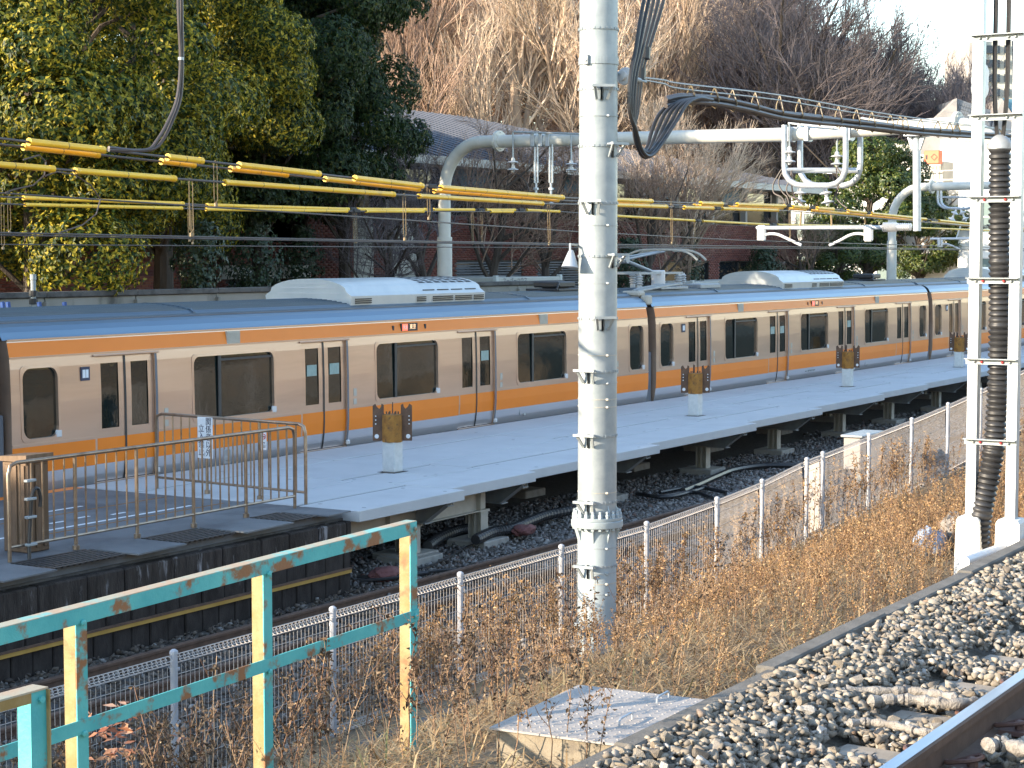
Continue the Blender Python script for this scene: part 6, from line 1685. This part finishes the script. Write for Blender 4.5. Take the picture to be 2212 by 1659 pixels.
for x, s, i in HT:
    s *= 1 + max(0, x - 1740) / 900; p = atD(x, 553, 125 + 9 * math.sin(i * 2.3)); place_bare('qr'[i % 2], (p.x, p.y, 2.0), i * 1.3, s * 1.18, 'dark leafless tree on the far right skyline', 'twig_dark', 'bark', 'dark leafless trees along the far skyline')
# nearer bare trees standing before the brick building
place_bare('q', gpos(1492, 10.4, 1.8), .9, .80, 'thick-trunked bare tree with ivy before the brick wall, right of pole', 'twig_gold', 'bark_pale', None, hz=.92)
place_bare('s', gpos(1395, 10.2, 1.8), 2.4, .85, 'slim bare tree close right of the steel pole, before the brick wall', 'twig_brown', 'bark')
place_bare('s', gpos(1060, 10.3, 1.8), 1.0, .92, 'tangled bare tree right of the gantry post before brick wall', 'twig_brown', 'bark')
place_bare('s', gpos(1180, 10.6, 1.8), 3.5, .95, 'tangled bare tree left of the steel pole before brick wall', 'twig_brown', 'bark')
place_bare('s', gpos(925, 10.4, 1.8), 5.1, .80, 'dark shrubby bare tree left of the gantry post', 'twig_dark', 'bark')
place_bare('s', gpos(840, 10.0, 1.8), .1, .62, 'low dark bare shrub beneath the rightmost left evergreen', 'twig_dark', 'bark')
place_bare('s', gpos(1740, 11.0, 1.8), 4.0, .62, 'thin bare sapling by the brick building right corner', 'twig_brown', 'bark')
# ivy on trunks and wall
def ivy(x, Y, z0, z1, r, label, n=900):
    p = gpos(x, Y, 0); h = rng.uniform(z0, z1, n); a = rng.uniform(0, 6.28, n); rr = r * rng.uniform(.4, 1.0, n) * (1.0 + .35 * np.sin(h * 3 + x))
    C = np.stack([p[0] + rr * np.cos(a), p[1] + rr * np.sin(a), h], 1); N_ = np.stack([np.cos(a), np.sin(a), np.full(n, .2)], 1)
    V, F = leaf_cloud(C, N_, 4, .10, .5); o = big('ivy', V - np.array((p[0], p[1], z0)), F, M['ivy']); o.location = (p[0], p[1], z0)
    return tag(o, label, 'ivy')
ivy(428, 9.2, 2.2, 5.2, .55, 'dense ivy column hanging behind the train roof at left', 1500)
ivy(548, 11.6, 3.2, 6.4, .75, 'ivy round the dark trunk left of the pale lintel', 1500)
ivy(655, 12.2, 3.0, 5.2, .5, 'ivy draped over the pale lintel window', 900)
ivy(1492, 10.4, 2.2, 6.0, .42, 'ivy on the thick bare trunk right of the pantograph', 1000)
ivy(1360, 10.2, 2.6, 5.0, .55, 'ivy clump just right of the steel pole over the pantograph', 1100)
ivy(1650, 12.0, 2.5, 4.8, .9, 'dark shrub before the right end of brick wall', 1400)

# ------------------------------------------------------------------ dry weeds, straw and vines
def weed(seed, H, nl, br):
    """one dried stalk: stem material 0, shrivelled leaves material 1"""
    rs = np.random.default_rng(seed); V, F, MI = [], [], []
    def stem(pts, r):
        b = len(V)
        for i, p in enumerate(pts):
            q = r * (1 - .6 * i / (len(pts) - 1))
            for k in range(3): a = k * 2.094; V.append((p[0] + q * math.cos(a), p[1] + q * math.sin(a), p[2]))
        for i in range(len(pts) - 1):
            for k in range(3):
                a_, b_, c_, d_ = b + i * 3 + k, b + i * 3 + (k + 1) % 3, b + i * 3 + 3 + (k + 1) % 3, b + i * 3 + 3 + k
                F.append((a_, b_, c_)); F.append((a_, c_, d_)); MI.extend((0, 0))
    def leaf(p, L):
        d = rs.normal(0, 1, 3); d[2] = d[2] * .6 - .5; d /= np.linalg.norm(d); s = np.cross(d, rs.normal(0, 1, 3)); s /= np.linalg.norm(s); w = np.cross(s, d)
        b = len(V); p = np.array(p)
        for q in (p, p + d * L * .45 + s * L * .28 + w * L * .15, p + d * L * .9 - w * L * .25, p + d * L * .5 - s * L * .22 + w * L * .2): V.append(tuple(q))
        F.append((b, b + 1, b + 2)); F.append((b, b + 2, b + 3)); MI.extend((1, 1))
    lean = rs.normal(0, .16, 2); P = []
    for i in range(5):
        t = i / 4; P.append((lean[0] * t * t * H + rs.normal(0, .012), lean[1] * t * t * H + rs.normal(0, .012), t * H))
    stem(P, .0065)
    for i in range(br):
        t = rs.uniform(.35, .92); j = min(int(t * 4), 3); p = np.array(P[j]) * (1 - (t * 4 - j)) + np.array(P[j + 1]) * (t * 4 - j)
        a = rs.uniform(0, 6.28); L = H * rs.uniform(.15, .32); q = p + np.array((math.cos(a) * .5, math.sin(a) * .5, .8)) * L
        stem([tuple(p), tuple((p + q) / 2 + rs.normal(0, .01, 3)), tuple(q)], .004)
        for _ in range(nl // (br + 2)): u = rs.uniform(.3, 1); leaf(p * (1 - u) + q * u + rs.normal(0, .012, 3), rs.uniform(.022, .055))
    for _ in range(nl):
        t = rs.uniform(.25, 1) ** .7; j = min(int(t * 4), 3); p = np.array(P[j]) * (1 - (t * 4 - j)) + np.array(P[j + 1]) * (t * 4 - j); leaf(p + rs.normal(0, .014, 3), rs.uniform(.022, .06))
    return np.array(V), np.array(F), np.array(MI)
WD = [weed(50 + i, 1.0, 26 + 5 * (i % 4), 5 + i % 4) for i in range(8)]
def weed_mass(name, spots, kind='stuff', lf='weed_leaf'):
    VV, FF, MM, b = [], [], [], 0
    for (x, y, z, s) in spots:
        V, F, mi = WD[rng.integers(0, 8)]; a = rng.uniform(0, 6.28); ca, sa = math.cos(a), math.sin(a)
        lx, ly = rng.normal(0, .12, 2)
        X = (V[:, 0] * ca - V[:, 1] * sa); Y = (V[:, 0] * sa + V[:, 1] * ca)
        VV.append(np.stack([x + s * (X + lx * V[:, 2]), y + s * (Y + ly * V[:, 2]), z + s * V[:, 2]], 1)); FF.append(F + b); MM.append(mi); b += len(V)
    o = big(name, np.concatenate(VV), np.concatenate(FF), [M['weed_stem'], M[lf]], np.concatenate(MM)); return tag(o, kind=kind)
def bare_spot(x, y):
    if -27.5 < x < -19.5 and -11.7 < y < -9.3 and rng.random() < .93: return True                     # kept clear: service slab, checker plate, cable lumps
    return (-29.7 < x < -27.7 and -14.7 < y < -13.4) or (-28.6 < x < -24.5 and -11.6 < y < -10.6 and rng.random() < .8) or (math.hypot(x - PX, y - PY) < .3) or (-22.6 < x < -21.2 and y < -13.8)
S = []
while len(S) < 1350:                     # thick stand between the pole and the near kerb
    x, y = rng.uniform(-27.5, -15), rng.uniform(-14.45, -9.3)
    dens = np.interp(x, [-27.5, -25, -22.5, -20, -15], [.15, .35, .7, 1, 1]) * np.interp(y, [-14.5, -11.2, -10.4, -9.3], [1, .9, .45, .5])
    cl = .5 + .5 * math.sin(x * 2.1 + 1.7 * math.sin(y * 1.9)) * math.sin(y * 2.7 + x * .6)
    if rng.random() < dens * (.18 + 1.1 * cl) and not bare_spot(x, y): S.append((x, y, gh(x, y) - .03, (rng.uniform(.30, .50) + .24 * cl * rng.random()) * (.85 if y > -10.4 else 1)))
weed_mass('dry_weeds', S)
S = []
while len(S) < 900:
    x, y = rng.uniform(-15, 12), rng.uniform(-14.45, -9.3)
    S.append((x, y, gh(x, y) - .03, rng.uniform(.4, .68)))
weed_mass('dry_weeds', S)
S = []
while len(S) < 260:                      # thin growth along the fence at left
    x, y = rng.uniform(-32, -24), rng.uniform(-13.2, -9.0)
    if not bare_spot(x, y) and rng.random() < np.interp(y, [-13, -11, -9.2], [.35, .6, 1]): S.append((x, y, gh(x, y) - .03, rng.uniform(.4, .95)))
weed_mass('fence_weeds', S, lf='weed_leaf_dark')
S = [(rng.uniform(-25, -8), rng.uniform(-9.3, -9.0), 0, rng.uniform(.6, 1.0)) for _ in range(240)]
S = [(x, y, gh(x, y), s) for x, y, _, s in S]
weed_mass('vines_in_the_fence', S)
# separate tall stalks in the foreground
proto = []
for i in range(5):
    V, F, mi = weed(200 + i, 1.0, 44, 7)
    o = big('dry_weed', V, F, [M['weed_stem'], M['weed_leaf_dark']], mi); proto.append(o)
fx = [(905, 1600, 1.0), (945, 1560, .9), (990, 1640, 1.15), (1010, 1560, 1.0), (1045, 1610, 1.2), (1075, 1640, 1.15), (1110, 1655, 1.1), (1150, 1640, 1.0), (1185, 1660, 1.2), (1225, 1650, 1.15), (1260, 1665, 1.05), (1010, 1690, 1.2), (955, 1690, 1.0), (870, 1660, .85), (800, 1660, .7), (730, 1655, .75), (680, 1650, .6), (505, 1655, .75), (560, 1660, .6), (420, 1660, .55), (300, 1665, .5), (640, 1690, .7), (1300, 1690, 1.1), (1080, 1560, .8), (1130, 1540, .8), (930, 1500, .8), (985, 1480, .75), (1040, 1500, .8), (1420, 1500, .6), (1460, 1480, .65), (1515, 1470, .6), (1560, 1480, .55)]
for i, (x, y, s) in enumerate(fx):
    p = atZ(x, y, 1.62)
    o = proto[i] if i < 5 else proto[i % 5].copy()
    if i >= 5: col.objects.link(o)
    o.location = (p.x, p.y, gh(p.x, p.y) - .02); o.rotation_euler = (rng.normal(0, .06), rng.normal(0, .06), rng.uniform(0, 6.28)); o.scale = (s * .62,) * 3
    tag(o, 'tall dry brown weed stalk with shrivelled leaves on near bank', 'weed', 'dry weed stalks on the near bank')
# reddish leafy sprig at lower left
sp_ = atZ(270, 1640, 1.7); n = 26
C = np.stack([rng.normal(sp_.x, .10, n), rng.normal(sp_.y, .10, n), rng.uniform(1.72, 2.02, n)], 1)
V, F = leaf_cloud(C, np.tile([0, 0, 1.0], (n, 1)), 3, .075, .3)
o = big('red_leaf_sprig', V - np.array(sp_), F, mat('russet_leaves', (1, 1, 1), rough=.6, transl=.25, island=[(0, (.30, .10, .05)), (.5, (.46, .22, .12)), (1, (.55, .36, .26))])); o.location = sp_
tag(o, 'low sprig of russet leaves at bottom left before the fence', 'shrub')
# matted straw on the ground
def straw(name, n, x0, x1, y0, y1, L, fn=None):
    x, y = rng.uniform(x0, x1, n), rng.uniform(y0, y1, n)
    k = np.array([not bare_spot(a, b) and not (-28.6 < a < -16.8 and -11.45 < b < -10.2 and rng.random() < .9) for a, b in zip(x, y)]); x, y = x[k], y[k]; n = len(x)
    z = np.array([gh(a, b) for a, b in zip(x, y)]) + rng.uniform(0, .07, n)
    a = rng.uniform(0, 6.28, n); e = rng.normal(.12, .28, n); l = L * rng.uniform(.5, 1.4, n); w = rng.uniform(.003, .006, n)
    d = np.stack([np.cos(a) * np.cos(e), np.sin(a) * np.cos(e), np.sin(e)], 1); s = np.stack([-np.sin(a), np.cos(a), np.zeros(n)], 1)
    c = np.stack([x, y, z], 1); b1 = c + d * l[:, None] * .55 + np.stack([np.zeros(n), np.zeros(n), l * .08], 1)
    P = np.stack([c - s * w[:, None], c + s * w[:, None], b1 + s * w[:, None] * .8, b1 - s * w[:, None] * .8, c + d * l[:, None] - np.stack([np.zeros(n), np.zeros(n), l * .15], 1)], 1)
    kk = np.arange(n)[:, None] * 5
    F = np.concatenate([kk + np.array([[0, 1, 2]]), kk + np.array([[0, 2, 3]]), kk + np.array([[3, 2, 4]])])
    return tag(big(name, P.reshape(-1, 3), F, M['straw']), kind='stuff')
straw('straw', 22000, -32.5, -25, -14.4, -9.2, .26)
straw('straw', 22000, -25, -10, -14.5, -9.3, .36)
straw('fallen_grass', 7000, -10, 10, -14.5, -9.3, .4)

# ------------------------------------------------------------------ small things on the near bank
# concrete ledge and raised chequer plate over its chamber
lg = thing('concrete_ledge', (-26, -10.9, .6), 'dark concrete ledge at the foot of the steel pole', 'ledge')
x = -28.3
while x < -17:
    m = MB(); za, zb_ = gh(x, -10.4) + .02, gh(x + 1.5, -10.4) + .02
    m.add([(x + .008, -11.5, za - .6), (x + 1.49, -11.5, zb_ - .6), (x + 1.49, -10.35, zb_ - .6), (x + .008, -10.35, za - .6), (x + .008, -11.5, za + .14), (x + 1.49, -11.5, zb_ + .14), (x + 1.49, -10.35, zb_), (x + .008, -10.35, za)], [(0, 1, 2, 3), (4, 7, 6, 5), (0, 4, 5, 1), (2, 6, 7, 3), (0, 3, 7, 4), (1, 5, 6, 2)])
    m.build('slab', M['concrete_dark'], lg)
    m = MB(); m.bbox(x + .01, x + 1.48, -10.34, -10.2, za - .5, za + .06, .015); m.build('edge_kerb', M['concrete_dark'], lg); x += 1.5
cpz = 1.80
cs = [atZ(1057, 1571, cpz), atZ(1250, 1479, cpz), atZ(1560, 1515, cpz), atZ(1372, 1612, cpz)]
cx_ = sum((p.x for p in cs)) / 4; cy_ = sum((p.y for p in cs)) / 4
hp = thing('access_chamber', (cx_, cy_, 1.5), 'raised concrete chamber topped with a chequer plate beside the kerb', 'access chamber')
u_ = (cs[1] - cs[0]); v_ = (cs[3] - cs[0])
Lu, Lv = u_.length, v_.length; u_.normalize(); v_ = (v_ - u_ * v_.dot(u_)).normalized(); o_ = cs[0]
def pl(a, b, z): return Vector((o_.x + u_.x * a + v_.x * b, o_.y + u_.y * a + v_.y * b, z))
m = MB(); m.obox(pl(Lu / 2, Lv / 2, cpz - .006), u_ * Lu / 2, v_ * Lv / 2, (0, 0, .006)); pt_ = m.build('lid', M['plate'], hp)
m = MB()
na, nb = int(Lu / .052), int(Lv / .052)
for i in range(na):
    for j in range(nb):
        c = pl((i + .5) * Lu / na, (j + .5) * Lv / nb, cpz); s = 1 if (i + j) % 2 else -1
        d1 = (u_ + v_ * s).normalized() * .017; d2 = (u_ - v_ * s).normalized() * .006
        b_ = [c - d1, c - d2, c + d1, c + d2]; m.add(b_ + [c + Vector((0, 0, .0045))], [(0, 1, 4), (1, 2, 4), (2, 3, 4), (3, 0, 4)])
tag(m.build('tread_pattern', M['plate'], pt_, fix=False), kind='stuff')
for (a, b) in ((.30, .72), (.80, .70)):
    p = pl(a * Lu, b * Lv, cpz); m = MB(); m.tube([p, p + Vector((0, 0, .03)), p + u_ * .02 + Vector((0, 0, .04)), p + u_ * .16 + Vector((0, 0, .04)), p + u_ * .18 + Vector((0, 0, .03)), p + u_ * .18], .007, 6); m.build('handle', M['bright_steel'], hp)
m = MB()
for (a0, a1, b0, b1) in ((0.03, Lu - .03, .03, .15), (.03, Lu - .03, Lv - .15, Lv - .03), (.03, .15, .15, Lv - .15), (Lu - .15, Lu - .03, .15, Lv - .15)):
    m.obox(pl((a0 + a1) / 2, (b0 + b1) / 2, cpz - .14), u_ * (a1 - a0) / 2, v_ * (b1 - b0) / 2, (0, 0, .127))
m.build('wall', M['chamber'], hp)
m = MB(); m.obox(pl(Lu * .5, .028, cpz - .20), u_ * Lu * .32, v_ * .004, (0, 0, .05)); m.build('cable_slot', M['black'], hp)
# wrapped cables crossing the ballast
def wrap(pts, r, label, ties):
    P = smooth_path([atZ(x, y, 1.86) for x, y in pts], 6)
    t = thing('wrapped_cable', P[0], label, 'wrapped cable')
    rr = [.85 * r * (1 + .2 * math.sin(i * 1.3) + .12 * math.sin(i * 2.9)) * (.55 if i in (0, len(P) - 1) else 1) for i in range(len(P))]
    m = MB(); m.tube(P, rr, 12); m.build('wrapping', M['plastic_wrap'], t, smooth=True)
    for k in ties:
        i = int(k * (len(P) - 1)); d = (P[min(i + 1, len(P) - 1)] - P[i - 1]); m = MB(); m.lathe([(rr[i] * 1.06, -.006), (rr[i] * 1.06, .006)], P[i], d, 10); m.build('tie', M['rubber'], t)
S9 = lambda L: [(1475 + a * .3335, 1106 + b * .3335) for a, b in L]
wrap(S9([(835, 1185), (950, 1170), (1110, 1160), (1330, 1160), (1480, 1160), (1640, 1180), (1780, 1205)]), .030, 'plastic wrapped cable across the ballast, longer upper one', (.3, .62))
wrap(S9([(1200, 1225), (1330, 1215), (1480, 1215), (1620, 1230), (1740, 1245), (1920, 1225)]), .036, 'thick plastic wrapped cable, lower of two side by side', (.35, .72))
wrap(S9([(1065, 1370), (1180, 1360), (1300, 1370), (1430, 1395), (1540, 1425), (1660, 1430)]), .026, 'plastic wrapped cable nearest the viewer on ballast', (.2, .75))
wrap(S9([(1960, 1520), (2060, 1500), (2210, 1540), (2320, 1560)]), .045, 'plastic wrapped cable lying inside the near rails', (.3,))
# black corrugated ducts and trough lids under the platform
def duct(px, z, r, label, cat='duct', name='corrugated_duct', m_='rubber'):
    P = smooth_path([atZ(x, y, z) for x, y in px], 14); rr = [r * (1 if i % 2 else .86) for i in range(len(P))]
    m = MB(); m.tube(P, rr, 12); return tag(m.build(name, M[m_], None, origin=P[0]), label, cat)
S8 = lambda L: [(737 + a * .3335, 1106 + b * .3335) for a, b in L]
duct(S8([(870, 180), (980, 130), (1100, 110), (1220, 60), (1330, 20), (1480, -10)]), .22, .085, 'black corrugated duct with open end beside the platform footing')
duct(S8([(560, 220), (640, 165), (740, 125), (820, 108)]), .2, .085, 'black corrugated duct in shadow under the platform beam')
m = MB(); p = atZ(737 + 872 * .3335, 1106 + 182 * .3335, .22); m.lathe([(.07, 0), (.07, .004)], p, (-1, -.1, .05), 14); tag(m.build('duct_mouth', M['black'], None, origin=p), 'dark open mouth of the corrugated duct', 'duct')
lump('sandbag', atZ(737 + 1180 * .3335, 1106 + 115 * .3335, .2), (.28, .16, .09), mat('maroon_sack', (.13, .05, .05), (.19, .08, .075), sc=6, rough=.9, bump=.5, bsc=15), 'maroon sack lying over the corrugated duct', 'sandbag', 15)
lump('sandbag', atZ(737 + 285 * .3335, 1106 + 400 * .3335, .15), (.25, .16, .10), bpy.data.materials['maroon_sack'], 'maroon sack on sooty ballast by the old platform corner', 'sandbag', 19)
for k, L in enumerate(([(100, 420), (300, 420), (480, 400), (640, 380), (840, 370)], [(430, 380), (560, 350), (680, 300), (780, 240), (870, 200)], [(120, 445), (320, 430), (560, 395)])):
    P = smooth_path([atZ(x, y, .12) for x, y in S8(L)], 5); m = MB(); m.tube(P, .022 if k != 1 else .012, 6)
    tag(m.build('ground_cable', M['cable_black'], None, origin=P[0], smooth=True), ['black cable along the ballast, middle of three by old platform', 'thin dark cable running up to the open corrugated duct', 'short black cable beside the maroon sack'][k], 'cable')
S6 = lambda L: [(1475 + a * .3335, 553 + b * .3335) for a, b in L]
for k, L in enumerate(([(0, 1520), (100, 1480), (210, 1430), (330, 1385), (520, 1358), (760, 1358)], [(-150, 1530), (20, 1500), (120, 1500), (280, 1530)], [(-150, 1560), (60, 1530), (190, 1565)], [(-300, 1540), (-100, 1560), (150, 1500)])):
    P = smooth_path([atZ(x, y, .13) for x, y in S6(L)], 6); m = MB(); m.tube(P, .06 if k == 0 else .035, 8)
    tag(m.build('ground_cable', M['cable_black'], None, origin=P[0], smooth=True), ['thick black cable bending along the footings right of pole', 'black cable heap strand, upper one right of the pole', 'black cable heap strand, lower one right of the pole', 'black cable strand passing behind the steel pole foot'][k], 'cable')
# relay box behind the fence
bx = atY(1475 + 1165 * .3335, 553 + 1260 * .3335, -8.3)
rb_ = thing('relay_box', (bx.x, bx.y, 0), 'pale grey trackside box on a post behind the mesh fence', 'box')
m = MB(); m.bbox(bx.x - .5, bx.x + .5, bx.y - .15, bx.y + .15, bx.z - .28, bx.z + .26, .02); m.build('body', M['wall_grey'], rb_)
m = MB(); m.bbox(bx.x - .54, bx.x + .54, bx.y - .19, bx.y + .19, bx.z + .261, bx.z + .30, .01); m.bar((bx.x - .2, bx.y - .17, bx.z - .28), (bx.x - .2, bx.y - .17, bx.z + .32), .05, .03); m.build('cover', M['galv'], rb_)
m = MB(); m.bar((bx.x - .15, bx.y, -.1), (bx.x - .15, bx.y, bx.z - .28), .1, .1); m.build('post', M['galv'], rb_)
